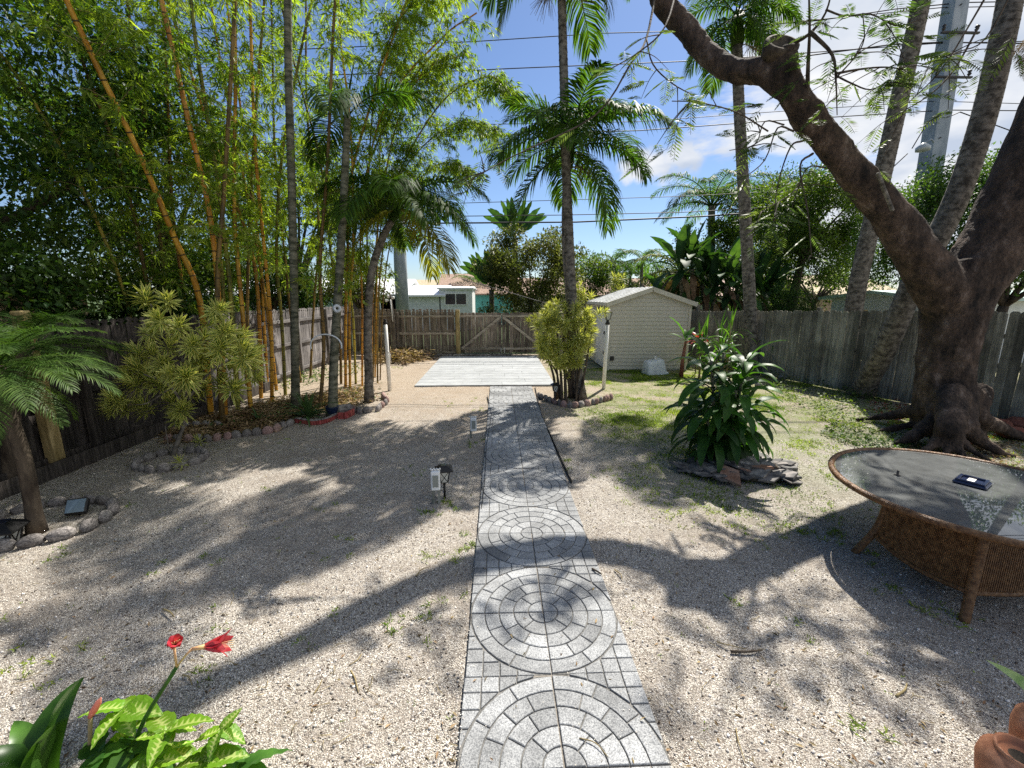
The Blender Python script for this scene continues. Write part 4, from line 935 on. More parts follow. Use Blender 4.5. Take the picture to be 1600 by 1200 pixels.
    b.lathe([(.22, -.22), (.26, -.05), (.25, .0), (.19, .012), (.17, -.02), (.02, -.04)], 18, M=M); b.build('cut_stub', M_['bark_dark'], o)
    b = MB(); b.box(-.02, .02, -.03, .03, -.32, .32, bev=.01); c = q(1383, 300, 6.86)
    b.build('pruning_scar', M_['bark_grey'], o, loc=c, rot=(0, -.55, 0))
    # thin branches
    rd = random.Random(11)
    def branch(pts, r0, r1=.006, name='branch', n=6):
        sp = smooth_path(pts, 4); m = len(sp); b = MB(); b.tube(sp, [r0+(r1-r0)*(i/(m-1))**.8 for i in range(m)], n); b.build(name, M_['bark_dark'], o); return sp
    tips = []
    B = [
        ([(1232, 70, 7.4), (1262, 55, 7.2), (1290, 20, 7.0), (1305, -40, 6.8)], .035),
        ([(1262, 190, 7.3), (1262, 120, 7.1), (1265, 40, 6.9), (1262, -60, 6.7)], .045),
        ([(1266, 50, 6.9), (1300, 85, 6.8), (1306, 125, 6.7), (1308, 180, 6.7)], .03),
        ([(1306, 115, 6.7), (1345, 108, 6.6), (1385, 105, 6.5), (1420, 110, 6.4)], .018),
        ([(1306, 118, 6.7), (1330, 130, 6.6), (1360, 140, 6.5), (1390, 125, 6.4)], .014),
        ([(1308, 120, 6.7), (1335, 90, 6.6), (1350, 62, 6.5), (1348, 20, 6.4)], .012),
        ([(1290, 15, 7.0), (1320, 25, 6.9), (1360, 22, 6.8), (1400, 40, 6.7), (1440, 30, 6.6)], .014),
        ([(1530, 40, 6.8), (1490, 110, 6.7), (1450, 150, 6.6), (1400, 180, 6.6)], .016),
        ([(1560, -40, 6.6), (1520, 30, 6.6), (1470, 110, 6.6), (1420, 160, 6.5)], .016),
        ([(1590, -30, 6.6), (1540, 60, 6.7), (1500, 80, 6.7), (1470, 90, 6.7)], .013),
        ([(1060, -30, 8.5), (1040, 40, 6.8), (1000, 80, 6.7), (950, 110, 6.6)], .016),
        ([(1026, -20, 8.8), (1010, 60, 7.6), (985, 100, 6.9), (930, 180, 6.6), (800, 245, 6.2), (720, 290, 6.0)], .022),
        ([(1010, 60, 7.2), (1020, 100, 6.9), (1050, 130, 6.7), (1085, 150, 6.5)], .014),
        ([(1240, 205, 7.2), (1215, 200, 7.0), (1195, 250, 6.8), (1160, 280, 6.6)], .016),
        ([(1255, 220, 7.2), (1235, 230, 7.0), (1215, 290, 6.8), (1210, 345, 6.6)], .018),
        ([(1270, 240, 7.2), (1250, 260, 7.0), (1262, 330, 6.8), (1268, 400, 6.6)], .02),
        ([(1200, 205, 7.0), (1150, 175, 6.8), (1090, 160, 6.6), (1050, 158, 6.4)], .012),
        ([(1290, 262, 7.2), (1262, 262, 7.0), (1240, 300, 6.9), (1190, 330, 6.7)], .014),
        ([(1225, 195, 7.1), (1195, 190, 6.9), (1180, 225, 6.7), (1140, 235, 6.6)], .012),
    ]
    for pts, r0 in B:
        sp = branch([D(*p)-base for p in pts], r0)
        for k in range(max(4, len(sp)//2)):
            i = rd.randrange(len(sp)//3, len(sp)); tips.append((sp[i], (sp[i]-sp[max(0, i-1)]).normalized()))
            if rd.random() < .45:
                d = Vector((rd.gauss(0, 1), rd.gauss(0, 1), rd.gauss(-.2, .6))).normalized(); L = rd.uniform(.3, .8); a = sp[i]
                b2 = branch([a, a+d*L*.5, a+d*L+Vector((0, 0, -.1))], .009, .003, 'twig', 4); tips.append((b2[-1], d)); tips.append((b2[len(b2)//2], d))
    # big limbs continuing out of the picture overhead, their shade falls on the yard
    over = [([Vector((2.1, 9.0, 9.9))-base, Vector((1.6, 7.8, 10.4))-base, Vector((1.4, 6.2, 10.2))-base], .09), ([Vector((1.6, 9.2, 11.0))-base, Vector((3.0, 8.6, 11.9))-base, Vector((4.2, 8.0, 12.4))-base], .08), ([q(1690, 60, 7.3), q(1620, -200, 6.2), q(1500, -520, 5.2)], .16),
            ([q(1740, -120, 7.2), q(1900, -300, 7.5), q(2100, -500, 8.0)], .18), ([q(1620, -200, 6.2), q(1450, -350, 6.0), q(1300, -480, 5.8)], .08), ([q(1500, -520, 5.2), q(1400, -800, 4.6), q(1300, -1200, 4.2)], .07)]
    n_keep = len(tips)
    for pts, r0 in over:
        sp = branch(pts, r0, .02, 'branch', 8)
        for k in range(4):
            i = rd.randrange(len(sp)//3, len(sp)); a = sp[i]; d = Vector((rd.gauss(0, 1), rd.gauss(0, 1), rd.gauss(.1, .5))).normalized(); L = rd.uniform(.7, 1.6)
            b2 = branch([a, a+d*L*.5+Vector((0, 0, .1)), a+d*L], .022, .005, 'branch', 5)
            for j in range(2): tips.append((b2[rd.randrange(1, len(b2))], d))
    # compound feathery leaves
    g = Geo()
    def pinna(a, d, L, dens=1):
        d = Vector(d).normalized(); s = d.cross(Vector((0, 0, 1)));
        if s.length < .1: s = Vector((1, 0, 0))
        s.normalize(); n = 10; P = []; DD = []; LL = []
        pts = [a+d*L*i/6-Vector((0, 0, .25*L*(i/6)**2)) for i in range(7)]
        g.tube(pts, [.003]*7, 3)
        for i in range(n):
            t = .15+.85*i/n; p = a+d*L*t-Vector((0, 0, .25*L*t*t))
            for sg in (-1, 1):
                P.append(tuple(p)); DD.append(tuple((s*sg+d*.55+Vector((0, 0, -.18))).normalized())); LL.append(L*.34*math.sin(math.pi*(.2+.7*t)))
        P = np.array(P); DD = np.array(DD); LL = np.array(LL)
        # each side leaflet is a little comb of two narrow blades
        g.leaves(P, DD, LL, LL*.20, fold=.05); 
    for p, d in tips:
        for k in range(rd.choice((0, 1, 1, 2))):
            dd = (d*.5+Vector((rd.gauss(0, .8), rd.gauss(0, .8), rd.uniform(-.7, .35)))).normalized(); pinna(p, dd, rd.uniform(.24, .44))
    g.build('foliage', M_['feather'], o)
    return o
big_tree()

# ================================================================ palms
ad = math.radians
fr_up = frond_mesh('frond', 1.9, R(72), R(-5), .70, 70, .034, hang=.4, seed=1, thick=.02)
fr_mid = frond_mesh('frond', 2.0, R(48), R(-42), .76, 70, .034, hang=.7, seed=2, thick=.02)
fr_mid2 = frond_mesh('frond', 2.0, R(28), R(-62), .76, 68, .034, hang=.85, seed=3, thick=.02, side=.25)
fr_low = frond_mesh('frond', 1.9, R(-5), R(-82), .72, 64, .032, hang=.8, seed=4, thick=.02, pw=.7)
for f in (fr_up, fr_mid, fr_mid2, fr_low): f.materials.append(M_['palm_leaf'])
pb = G(907, 622)
YA = pb.y
palm('taller of the twin ringed palms rising out of the variegated bush beside the path', [pb, D(896, 500, YA), D(886, 300, YA), D(881, 120, YA), D(877, -30, YA)], (.125, .085), None,
     [fr_mid, fr_mid2, fr_low], nfr=11, shaft=(.8, .11, 'palm_leaf'), seed=5, flower=3, group='palms in the yard', az0=30)
palm('lower of the twin ringed palms, its crown spread around the taller trunk', [pb+Vector((-.18, .12, 0)), D(889, 470, YA+.12), D(883, 380, YA+.14), D(884, 292, YA+.16), D(888, 262, YA+.2)], (.09, .07), None,
     [fr_up, fr_up, fr_mid, fr_mid, fr_mid2, fr_mid2, fr_low], nfr=19, fs=1.12, shaft=(.5, .085, 'palm_leaf'), seed=9, flower=1, group='palms in the yard')
YB = G(1172, 585).y
palm('ringed palm standing near the right fence behind the broad leaved plant', [G(1174, 585), D(1172, 480, YB), D(1162, 300, YB), D(1154, 150, YB), D(1152, 70, YB)], (.19, .13), None,
     [fr_mid, fr_mid2, fr_low], nfr=14, shaft=(.8, .15, 'palm_leaf'), seed=12, flower=2, group='palms in the yard')
# palm in the bamboo bed, fronds hanging toward the gate
YC = G(577, 628).y
palm('dark palm at the end of the bamboo bed with drooping fronds toward the gate', [G(577, 628), D(575, 520, YC), D(580, 430, YC), D(598, 372, YC+.1), D(612, 345, YC+.2)], (.10, .075), None,
     [fr_mid, fr_mid, fr_mid2, fr_mid2, fr_low], nfr=16, shaft=(.45, .075, 'palm_leaf'), seed=21, gold=3, group='palms in the yard', az0=75)
YD = G(515, 640).y
palm('thin grey stemmed palm standing in front of the tall bamboo canes', [G(520, 652), D(522, 560, YD-.3), D(532, 400, YD-.2), D(540, 250, YD-.2), D(543, 180, YD-.2)], (.10, .06), None,
     [fr_mid, fr_mid2], nfr=3, seed=23, bark='bark_mossy', group='palms in the yard')
YE = G(462, 642).y
palm('slender palm left of the strap leaved clump, rising out of the picture', [G(462, 640), D(460, 480, YE), D(456, 300, YE), D(451, 120, YE), D(449, -60, YE), D(446, -300, YE)], (.085, .06), None,
     [fr_mid, fr_mid2], nfr=9, seed=25, bark='bark_mossy', group='palms in the yard')
# leaning palms by the right fence
palm('straight leaning ringed palm whose foot is hidden behind the right fence', [D(1315, 640, 12.6), D(1336, 470, 12.2), D(1364, 340, 12.0), D(1402, 170, 11.8), D(1440, 0, 11.6), D(1500, -300, 11.2), D(1560, -620, 11)], (.235, .16), None,
     [fr_mid, fr_mid2, fr_low], nfr=7, shaft=(.8, .2, 'palm_leaf'), seed=31, group='palms in the yard', az0=10)
pl = G(1343, 618)
palm('leaning ringed palm curving up behind the fork of the huge tree', [pl, D(1385, 540, 9.3), D(1428, 440, 8.9), D(1490, 320, 8.7), D(1532, 200, 8.6), D(1562, 80, 8.5), D(1582, -30, 8.5), D(1605, -250, 8.6), D(1620, -420, 8.6)], (.225, .16), None,
     [fr_mid, fr_mid2, fr_low], nfr=12, seed=33, group='palms in the yard', gold=3, az0=100)
o = palm('young leaning palm stub hung with a dead brown frond at the upper right corner', [G(1700, 640), D(1690, 300, 9.6), D(1640, 40, 9.6)], (.10, .08), None, [fr_low, fr_low], nfr=6, seed=35, fs=.5, spear=False, group='palms in the yard')
for c_ in o.children:
    if c_.name.startswith('frond'): c_.material_slots[0].link = 'OBJECT'; c_.material_slots[0].material = M_['dead_leaf']
# small date palm at the left edge
dt_up = frond_mesh('frond', 1.25, R(60), R(-20), .26, 60, .012, hang=.2, seed=7, thick=.012, start=.12)
dt_mid = frond_mesh('frond', 1.35, R(25), R(-45), .28, 60, .012, hang=.35, seed=8, thick=.012, start=.12)
dt_low = frond_mesh('frond', 1.15, R(-10), R(-75), .26, 54, .012, hang=.4, seed=9, thick=.012, start=.12, pw=.8)
for f in (dt_up, dt_mid, dt_low): f.materials.append(M_['date_leaf'])
db = G(58, 832)
palm('small feathery date palm leaning at the left edge of the yard', [db, D(38, 720, db.y), D(10, 640, db.y), D(-5, 572, db.y+.05)], (.068, .06), None,
     [dt_up, dt_up, dt_mid, dt_mid, dt_mid, dt_low], nfr=36, fs=.74, seed=41, bark='bark_dark', rings=False, name='date_palm', spear=False)
# second small palm behind it
db2 = G(20, 760)
palm('second feathery palm behind the small date palm, against the fence', [db2, D(18, 640, db2.y), D(40, 540, db2.y)], (.10, .08), None,
     [dt_up, dt_mid, dt_mid], nfr=22, fs=.8, seed=43, bark='bark_dark', rings=False, name='date_palm', spear=False)

# ================================================================ bamboo
def cane_mesh_parts(o, pts, r0, r1, mt, rd):
    sp = smooth_path(pts, 6); m = len(sp); rads = [r0+(r1-r0)*i/(m-1) for i in range(m)]
    b = MB(); b.tube(sp, rads, 8, cap=False); c = b.build('cane', M_[mt], o)
    b = MB(); acc = rd.uniform(0, .3); 
    for i in range(m-1):
        a, e = sp[i], sp[i+1]; L = (e-a).length; t = (e-a).normalized()
        while acc < L:
            q = a.lerp(e, acc/L); r = rads[i]; b.tube([q-t*.011, q, q+t*.011], [r*1.0+.001, r*1.14+.003, r*1.0+.001], 8, cap=False); acc += .33*rd.uniform(.8, 1.2)
        acc -= L
    if b.v: tag(b.build('nodes', M_['node'], c), kind='stuff')
    return sp, rads
def bamboo(label, canes, seed, branches=26, leafmat='bamboo_leaf', start=.3, bl=(.5, 1.5), per=6, leaf=(.17, .024), mode='up'):
    rd = random.Random(seed); base = Vector(canes[0][0][0]); base.z = 0; o = empty('bamboo_clump', base, 0, label, 'bamboo', 'bamboo clumps in the left bed')
    P = []; DV = []; br = Geo()
    for ci_, (pts, r0, r1, mt) in enumerate(canes):
        mt = 'cane_green' if (mt == 'cane' and ci_ % 3 == 2) else mt
        sp, rads = cane_mesh_parts(o, [Vector(p)-base for p in pts], r0, r1, mt, rd); m = len(sp)
        for k in range(branches):
            f = (start+(1-start)*rd.random())*(m-1); i = min(int(f), m-2); a = sp[i].lerp(sp[i+1], f-i); t = (sp[i+1]-sp[i]).normalized()
            az = rd.uniform(0, 6.283); out_ = Vector((math.cos(az), math.sin(az), 0)); d = (out_+t*rd.uniform(.1, .9)).normalized(); L = rd.uniform(*bl)*(1.1-.5*f/m)
            q = [a]; dd = d.copy()
            for j in range(5): q.append(q[-1]+dd*L/5); dd = (dd+Vector((0, 0, -.20))+Vector((rd.gauss(0, .08), rd.gauss(0, .08), 0))).normalized()
            br.tube(q, [.006, .005, .004, .003, .002, .001], 3)
            for j in range(int(L/.11)):
                u = rd.uniform(.15, 1)*5; ii = min(int(u), 4); c = q[ii].lerp(q[ii+1], u-ii); td = (q[ii+1]-q[ii]).normalized()
                side = Vector((rd.gauss(0, 1), rd.gauss(0, 1), rd.gauss(0, .4))).normalized(); st = c+side*rd.uniform(.02, .22)
                for h in range(per):
                    P.append(tuple(st+Vector((rd.gauss(0, .025), rd.gauss(0, .025), rd.gauss(0, .02))))); v = (td*.6+side*.6+Vector((rd.gauss(0, .55), rd.gauss(0, .55), rd.gauss(-.45, .4)))).normalized(); DV.append(tuple(v))
    P = np.array(P); DV = np.array(DV); n = len(P); g = Geo()
    g.leaves(P, DV, leaf[0]*RNG.uniform(.6, 1.3, n), leaf[1]*RNG.uniform(.7, 1.3, n), mid=.35, fold=.08, droop=.12)
    tag(br.build('twigs', M_['twig_tan'], o), kind='stuff'); tag(g.build('foliage', M_[leafmat], o), kind='stuff')
    print('bamboo leaves', n); return o
rb = random.Random(2)
def cane(px0, py0, pts, w, mt, dY=0, top=None):
    """cane from a ground pixel up through sky pixels; pts = [(px, py, depth shift)]"""
    b0 = G(px0, py0); P = [b0]
    for (px, py, d) in pts: P.append(D(px, py, b0.y+d))
    return (P, w, w*.55, mt)
C1 = [cane(330, 648, [(312, 470, -.2), (272, 370, -.5), (222, 250, -.9), (150, 100, -1.4), (95, -20, -1.8), (60, -110, -2)], .058, 'cane'),
      cane(352, 655, [(345, 520, 0), (330, 350, 0), (290, 170, -.2), (250, -10, -.4), (225, -120, -.6)], .055, 'cane'),
      cane(372, 640, [(362, 480, .1), (352, 380, .1), (335, 250, .1), (305, 60, 0), (290, -100, 0)], .052, 'cane'),
      cane(392, 638, [(380, 500, .1), (366, 330, .2), (368, 120, .3), (364, -90, .3)], .05, 'cane'),
      cane(408, 622, [(405, 500, .1), (395, 400, .1), (362, 300, .1), (310, 150, 0), (255, -20, -.3)], .048, 'cane'),
      cane(348, 662, [(342, 560, 0), (340, 430, 0), (350, 300, .2), (362, 100, .4), (372, -80, .5)], .052, 'cane_dark'),
      cane(425, 628, [(424, 520, 0), (417, 430, 0), (400, 250, 0), (392, 50, 0), (390, -90, 0)], .045, 'cane'),
      cane(432, 610, [(424, 540, .1), (412, 450, .2), (385, 300, .3), (345, 100, .3), (320, -60, .2)], .045, 'cane'),
      cane(362, 625, [(352, 520, .2), (344, 400, .3), (312, 220, .3), (270, 60, .2), (240, -60, .2)], .046, 'cane'),
      cane(383, 618, [(386, 520, .2), (388, 400, .3), (398, 200, .4), (410, 40, .5), (418, -70, .5)], .044, 'cane_dark'),
      cane(418, 606, [(412, 500, .2), (404, 380, .3), (380, 200, .3), (350, -30, .3)], .042, 'cane'),
      cane(446, 618, [(440, 500, .2), (432, 400, .2), (440, 250, .2), (470, 80, .1), (500, -50, 0)], .044, 'cane')]
bamboo('clump of tall yellow bamboo canes in the middle of the left bed', C1, 3, branches=36, start=.42, per=8, leaf=(.18, .027))
C2 = [cane(470, 598, [(455, 500, .3), (445, 400, .3), (430, 250, .3), (425, 40, .3), (420, -80, .3)], .04, 'cane_dark'),
      cane(485, 590, [(490, 480, .3), (498, 350, .3), (480, 180, .3), (478, 0, .3), (475, -90, .3)], .04, 'cane_dark'),
      cane(500, 640, [(506, 540, .3), (500, 420, .3), (512, 250, .2), (520, 60, .1), (530, -80, 0)], .045, 'cane_dark'),
      cane(540, 605, [(540, 500, 0), (543, 400, 0), (548, 280, 0), (590, 130, 0), (640, -10, 0), (680, -90, 0)], .042, 'cane'),
      cane(547, 608, [(546, 480, 0), (552, 380, 0), (548, 200, 0), (532, 60, 0), (528, -70, 0)], .036, 'cane'),
      cane(556, 600, [(552, 500, 0), (548, 440, 0), (565, 300, 0), (600, 200, -.1), (655, 110, -.3), (700, 60, -.5)], .034, 'cane'),
      cane(566, 603, [(566, 480, .1), (565, 340, .1), (600, 170, 0), (690, 60, -.2), (745, 20, -.4)], .03, 'cane'),
      cane(533, 600, [(530, 500, .1), (515, 380, .2), (500, 250, .2), (460, 100, .2), (430, -40, .2)], .04, 'cane_dark')]
bamboo('second bamboo clump leaning toward the gate, at the far end of the left bed', C2, 4, branches=58, per=8, leaf=(.17, .026))
C3 = [cane(590, 598, [(590, 500, .1), (597, 400, .1), (620, 280, 0), (690, 160, -.2), (760, 120, -.5), (792, 140, -.7)], .026, 'cane_dark'),
      cane(586, 590, [(588, 480, .1), (592, 300, .1), (600, 160, 0), (640, 40, -.2), (700, -60, -.4)], .026, 'cane'),
      cane(583, 596, [(586, 470, .1), (600, 330, .1), (650, 240, 0), (720, 190, -.2), (775, 205, -.5)], .022, 'cane_dark'),
      cane(580, 600, [(582, 480, .1), (590, 360, .1), (618, 200, 0), (665, 110, -.2), (730, 85, -.5)], .024, 'cane'),
      cane(594, 594, [(598, 480, .1), (610, 380, .1), (640, 300, 0), (690, 255, -.2), (740, 270, -.5)], .020, 'cane_dark'),
      cane(576, 603, [(574, 480, .1), (575, 300, .1), (590, 120, 0), (640, 10, -.2), (720, -20, -.5)], .026, 'cane')]
bamboo('sparse bamboo arching out to the right over the gate side', C3, 5, branches=125, start=.38, bl=(.4, 1.25), per=7, leaf=(.17, .026))
C4 = [cane(250, 640, [(235, 480, 0), (200, 300, -.2), (150, 150, -.5), (90, 0, -.9), (60, -80, -1)], .04, 'cane_dark'),
      cane(270, 632, [(262, 480, 0), (240, 300, 0), (215, 120, -.2), (190, -60, -.4)], .042, 'cane_dark'),
      cane(225, 650, [(200, 480, 0), (140, 320, -.3), (60, 170, -.7), (-20, 60, -1), (-80, 20, -1.2)], .036, 'cane'),
      cane(290, 625, [(288, 480, 0), (270, 330, 0), (262, 150, 0), (250, -60, 0)], .04, 'cane')]
bamboo('bamboo clump behind the variegated shrub, spreading up to the left', C4, 6, branches=62, start=.2, per=8, leaf=(.18, .028))

# ================================================================ trees beyond the fences
leafy_tree('evergreen_tree', 'dense dark evergreen filling the upper left corner beyond the fence', (-10.5, 8.5, 0), 3.2, (-10.2, 8.6, 5.6), (3.4, 3.2, 3.6), 110, 260, .15, .075, 'dark_leaf', seed=1, crad=.85, group='trees beyond the fences', tr=.25)
leafy_tree('evergreen_tree', 'dark evergreen nearest the left edge beyond the fence', (-9.8, 4.6, 0), 2.6, (-9.6, 4.8, 4.6), (2.4, 2.4, 3.0), 120, 280, .15, .075, 'dark_leaf', seed=2, crad=.8, group='trees beyond the fences', tr=.2)
leafy_tree('evergreen_tree', 'mid green tree beyond the left fence behind the yellow canes', (-10.0, 13.5, 0), 3.0, (-10.0, 13.8, 5.4), (3.2, 3.0, 3.3), 120, 240, .15, .07, 'mid_leaf', seed=3, crad=.8, group='trees beyond the fences', tr=.22)
leafy_tree('evergreen_tree', 'leafy tree far beyond the left fence behind the second bamboo clump', (-10.5, 23, 0), 3.0, (-10.2, 23, 6.2), (3.6, 2.5, 3.4), 70, 200, .17, .08, 'mid_leaf', seed=4, crad=.9, group='trees beyond the fences', tr=.22, low=-.3)
Yg = 23
c = D(822, 425, Yg)
leafy_tree('mango_tree', 'rounded olive green tree growing behind the double gate', (c.x+.3, Yg, 0), 2.2, (c.x+.2, Yg, c.z-.1), (2.55, 2.0, 2.45), 100, 190, .19, .08, 'olive_leaf', seed=6, crad=.62, group='trees beyond the fences', tr=.15, low=-.95)
c = D(1275, 350, 19)
leafy_tree('tall_tree', 'tall open tree with a leaning trunk beyond the right fence', (c.x-.8, 19, 0), 4.2, (c.x, 19, c.z), (2.5, 2.0, 2.6), 130, 220, .17, .06, 'mid_leaf', seed=7, crad=.62, group='trees beyond the fences', tr=.2)
c = D(1480, 350, 14)
leafy_tree('fig_tree', 'dense dark leafy tree right of the utility pole beyond the fence', (c.x+.4, 14, 0), 2.2, (c.x+.2, 14, c.z-.2), (2.7, 1.8, 2.5), 120, 190, .11, .055, 'dark_leaf', seed=8, crad=.6, group='trees beyond the fences', tr=.16, low=-.95)
c = D(1580, 330, 12)
leafy_tree('fig_tree', 'leafy tree behind the right hand stem of the huge tree', (c.x+.4, 12, 0), 2.2, (c.x+.4, 12, c.z-.2), (2.2, 1.8, 2.4), 80, 190, .11, .055, 'dark_leaf', seed=9, crad=.6, group='trees beyond the fences', tr=.16, low=-.95)
c = D(1340, 420, 24)
leafy_tree('round_tree', 'bushy tree low behind the peach house roof', (c.x, 27, 0), 2.0, (c.x, 27, c.z-.4), (3.6, 2.0, 2.0), 60, 150, .2, .09, 'mid_leaf', seed=10, crad=.8, group='trees beyond the fences', tr=.16)
c = D(930, 425, 30)
leafy_tree('round_tree', 'low bushy trees just left of the far small palms', (c.x, 34, 0), 1.6, (c.x, 34, c.z-.1), (2.6, 2.0, 1.7), 40, 150, .24, .10, 'mid_leaf', seed=11, crad=.8, group='trees beyond the fences', tr=.14)
c = D(1015, 430, 40)
leafy_tree('round_tree', 'dark rounded tree right behind the shed roof', (c.x, 44, 0), 1.6, (c.x, 44, c.z-.6), (3.6, 2.0, 2.4), 50, 150, .26, .12, 'dark_leaf', seed=12, crad=.9, group='trees beyond the fences', tr=.14)
c = D(1240, 458, 17)
leafy_tree('juniper_bush', 'dark low feathery bush between the cream house and the peach house', (c.x, 17.5, 0), 1.0, (c.x, 17.5, 2.1), (1.2, .9, .9), 34, 160, .12, .03, 'dark_leaf', seed=13, crad=.4, tr=.08, cat='bush')
for k_ in range(7):
    yy_ = 2.6+k_*1.5; leafy_tree('hedge_bush', 'leafy bush %s over the left fence' % ['nearest the camera', 'second nearest, leaning', 'third from the near end, peering', 'in the middle, spreading', 'fifth along, showing', 'next to last, growing', 'furthest back, bulging'][k_], (-7.9, yy_, 0), .9, (-7.8, yy_, 2.2), (.9, 1.1, 1.5), 26, 150, .13, .065, 'dark_leaf' if k_ % 2 else 'mid_leaf', seed=60+k_, crad=.5, tr=.05, cat='bush', group='bushes behind the left fence', limb=False)
# far hedge mass
far_c = [(-60+i*3.2+rb.uniform(-1, 1), 66+rb.uniform(-5, 5), 1.0+rb.uniform(0, 1.9)) for i in range(56)]
g = Geo(); clump_leaves(g, far_c, [2.1]*len(far_c), 420, .42, .2, flat=.8); tag(g.build('far_trees', M_['mid_leaf']), 'band of distant tree tops beyond the houses', 'trees', kind='stuff')
for px, py, Y, rx, rz, mt, lab, sd in ((1150, 400, 24, 2.6, 2.6, 'mid_leaf', 'full green tree behind the paddle leaved plants and ringed palm', 81), (1215, 330, 25, 2.4, 2.2, 'mid_leaf', 'taller feathery tree just right of the ringed palm trunk', 82), (470, 452, 21.5, 1.6, 1.0, 'mid_leaf', 'leafy shrub beyond the left fence in front of the mint house', 83), (560, 440, 21, 1.3, 1.3, 'olive_leaf', 'yellow green shrub beyond the fence corner between the canes', 84), (420, 440, 20, 1.8, 1.6, 'dark_leaf', 'dark shrub beyond the left fence hiding the end of the mint house', 85), (1075, 440, 26, 1.8, 1.6, 'mid_leaf', 'green tree rising behind the shed gable', 86)):
    c = D(px, py, Y); leafy_tree('leafy_tree', lab, (c.x, Y, 0), max(.8, c.z-rz), (c.x, Y, c.z), (rx, 1.5, rz), int(26*rx*rz*.6)+14, 170, .16, .07, mt, seed=sd, crad=.6, group='trees beyond the fences', tr=.12)
# small far palms
sm_f = [frond_mesh('frond', 2.6, R(60), R(-40), .75, 22, .07, hang=.5, seed=15, thick=.03), frond_mesh('frond', 2.5, R(20), R(-65), .75, 22, .07, hang=.7, seed=16, thick=.03)]
for f in sm_f: f.materials.append(M_['palm_leaf'])
for px, py, Y, lab in ((960, 395, 36, 'far small palm on the left of the pair above the shed roof'), (1003, 392, 38, 'far small palm on the right of the pair above the shed roof'), (712, 428, 46, 'tiny far palm in the gap of sky over the teal house'), (985, 412, 48, 'far small palm between the pair above the shed roof'), (745, 432, 40, 'far small palm left of the tall fan shaped palm')):
    t = D(px, py+14, Y); palm(lab, [(t.x, Y, 0), (t.x+.1, Y, t.z*.5), (t.x, Y, t.z)], (.18, .13), None, sm_f, nfr=13, seed=int(px), rings=False, spear=False, group='far small palms')
# coconut palm beyond the shed
co_f = [frond_mesh('frond', 3.6, R(65), R(-30), .95, 44, .05, hang=.6, seed=25, thick=.035), frond_mesh('frond', 3.6, R(35), R(-55), .95, 44, .05, hang=.8, seed=26, thick=.035, side=.2)]
for f in co_f: f.materials.append(M_['palm_leaf'])
t = D(1112, 322, 24); palm('coconut palm beyond the shed with windblown fronds', [(t.x+.5, 24, 0), (t.x+.3, 24, t.z*.5), (t.x, 24, t.z)], (.24, .17), None, co_f, nfr=17, seed=77, rings=False)
t = D(1060, 425, 22); palm('yellowing short palm just right of the shed roof peak', [(t.x, 22, 0), (t.x, 22, t.z)], (.2, .16), None, sm_f, nfr=12, seed=78, rings=False, gold=8, spear=False)

# paddle leaves for banana type plants
def paddle(name, L, Wd, e0, e1, pet=.35, seed=0, mat='banana_leaf', nseg=9, fold=.22, tear=0.0, mid=None, flat=False):
    r = random.Random(seed); pts = arc_curve(L*(1+pet), e0, e1, nseg+4, 1.2); V = []; F = []; g = Geo()
    g.tube(pts[:5], [.02*L, .016*L, .012*L, .01*L, .008*L], 5)
    ks = pts[3:]; m = len(ks)
    for i, p in enumerate(ks):
        t = i/(m-1); w = Wd/2*math.sin(math.pi*min(1, (.03+.97*t)**.8))**.65 if 0 < t < 1 else .002
        if tear and r.random() < tear: w *= .75
        tg = (ks[min(i+1, m-1)]-ks[max(i-1, 0)]).normalized(); N = Vector((-tg.z, 0, tg.x)) if True else None
        wav = .06*math.sin(i*2.1+seed)*w
        if flat: V += [(p.x+N.x*w, w*fold+wav, p.z+N.z*w), (p.x, 0, p.z), (p.x-N.x*w, w*fold-wav, p.z-N.z*w)]
        else: V += [(p.x+N.x*(w*fold+wav), -w, p.z+N.z*(w*fold+wav)), (p.x, 0, p.z), (p.x+N.x*(w*fold-wav), w, p.z+N.z*(w*fold-wav))]
    for i in range(m-1):
        a = i*3; F += [(a, a+1, a+4, a+3), (a+1, a+2, a+5, a+4)]
    A = np.tile([1, 0, 1], m); g.add(V, F, A); me = g.mesh(name, smooth=True); me.materials.append(M_[mat]); return me
def rosette(o, meshes, n, loc=(0, 0, 0), seed=0, name='leaf', sc=(.8, 1.1), fan=None, tilt=8, phase=137.5):
    rd = random.Random(seed)
    for i in range(n):
        me = meshes[min(len(meshes)-1, int((i+.5)/n*len(meshes)))]
        az = (i*phase+rd.uniform(-14, 14)) if fan is None else (fan+(180 if i % 2 else 0)+rd.uniform(-8, 8))
        s = rd.uniform(*sc); mobj(name, me, None, o, loc=loc, rot=(R(rd.uniform(-tilt, tilt)), R(rd.uniform(-tilt, tilt)), R(az)), scale=(s, s, s))
ban = [paddle('leaf', 1.5, .48, R(85), R(62), seed=1, mat='paddle_leaf'), paddle('leaf', 1.5, .50, R(70), R(20), seed=2, tear=.1, mat='paddle_leaf'), paddle('leaf', 1.4, .46, R(50), R(-45), seed=3, tear=.2, mat='paddle_leaf'), paddle('leaf', 1.3, .42, R(5), R(-80), seed=4, tear=.2, mat='paddle_leaf'), paddle('leaf', 1.2, .28, R(-35), R(-88), seed=5, tear=.5, mat='dead_leaf')]
def stems(o, spots, mt, r=.09):
    for (x, y, h, dx) in spots: b = MB(); b.tube(smooth_path([(x, y, -.02), (x+dx*.4, y, h*.5), (x+dx, y, h)], 4), [r*1.2]+[r]*8, 8); b.build('stem', M_[mt], o)
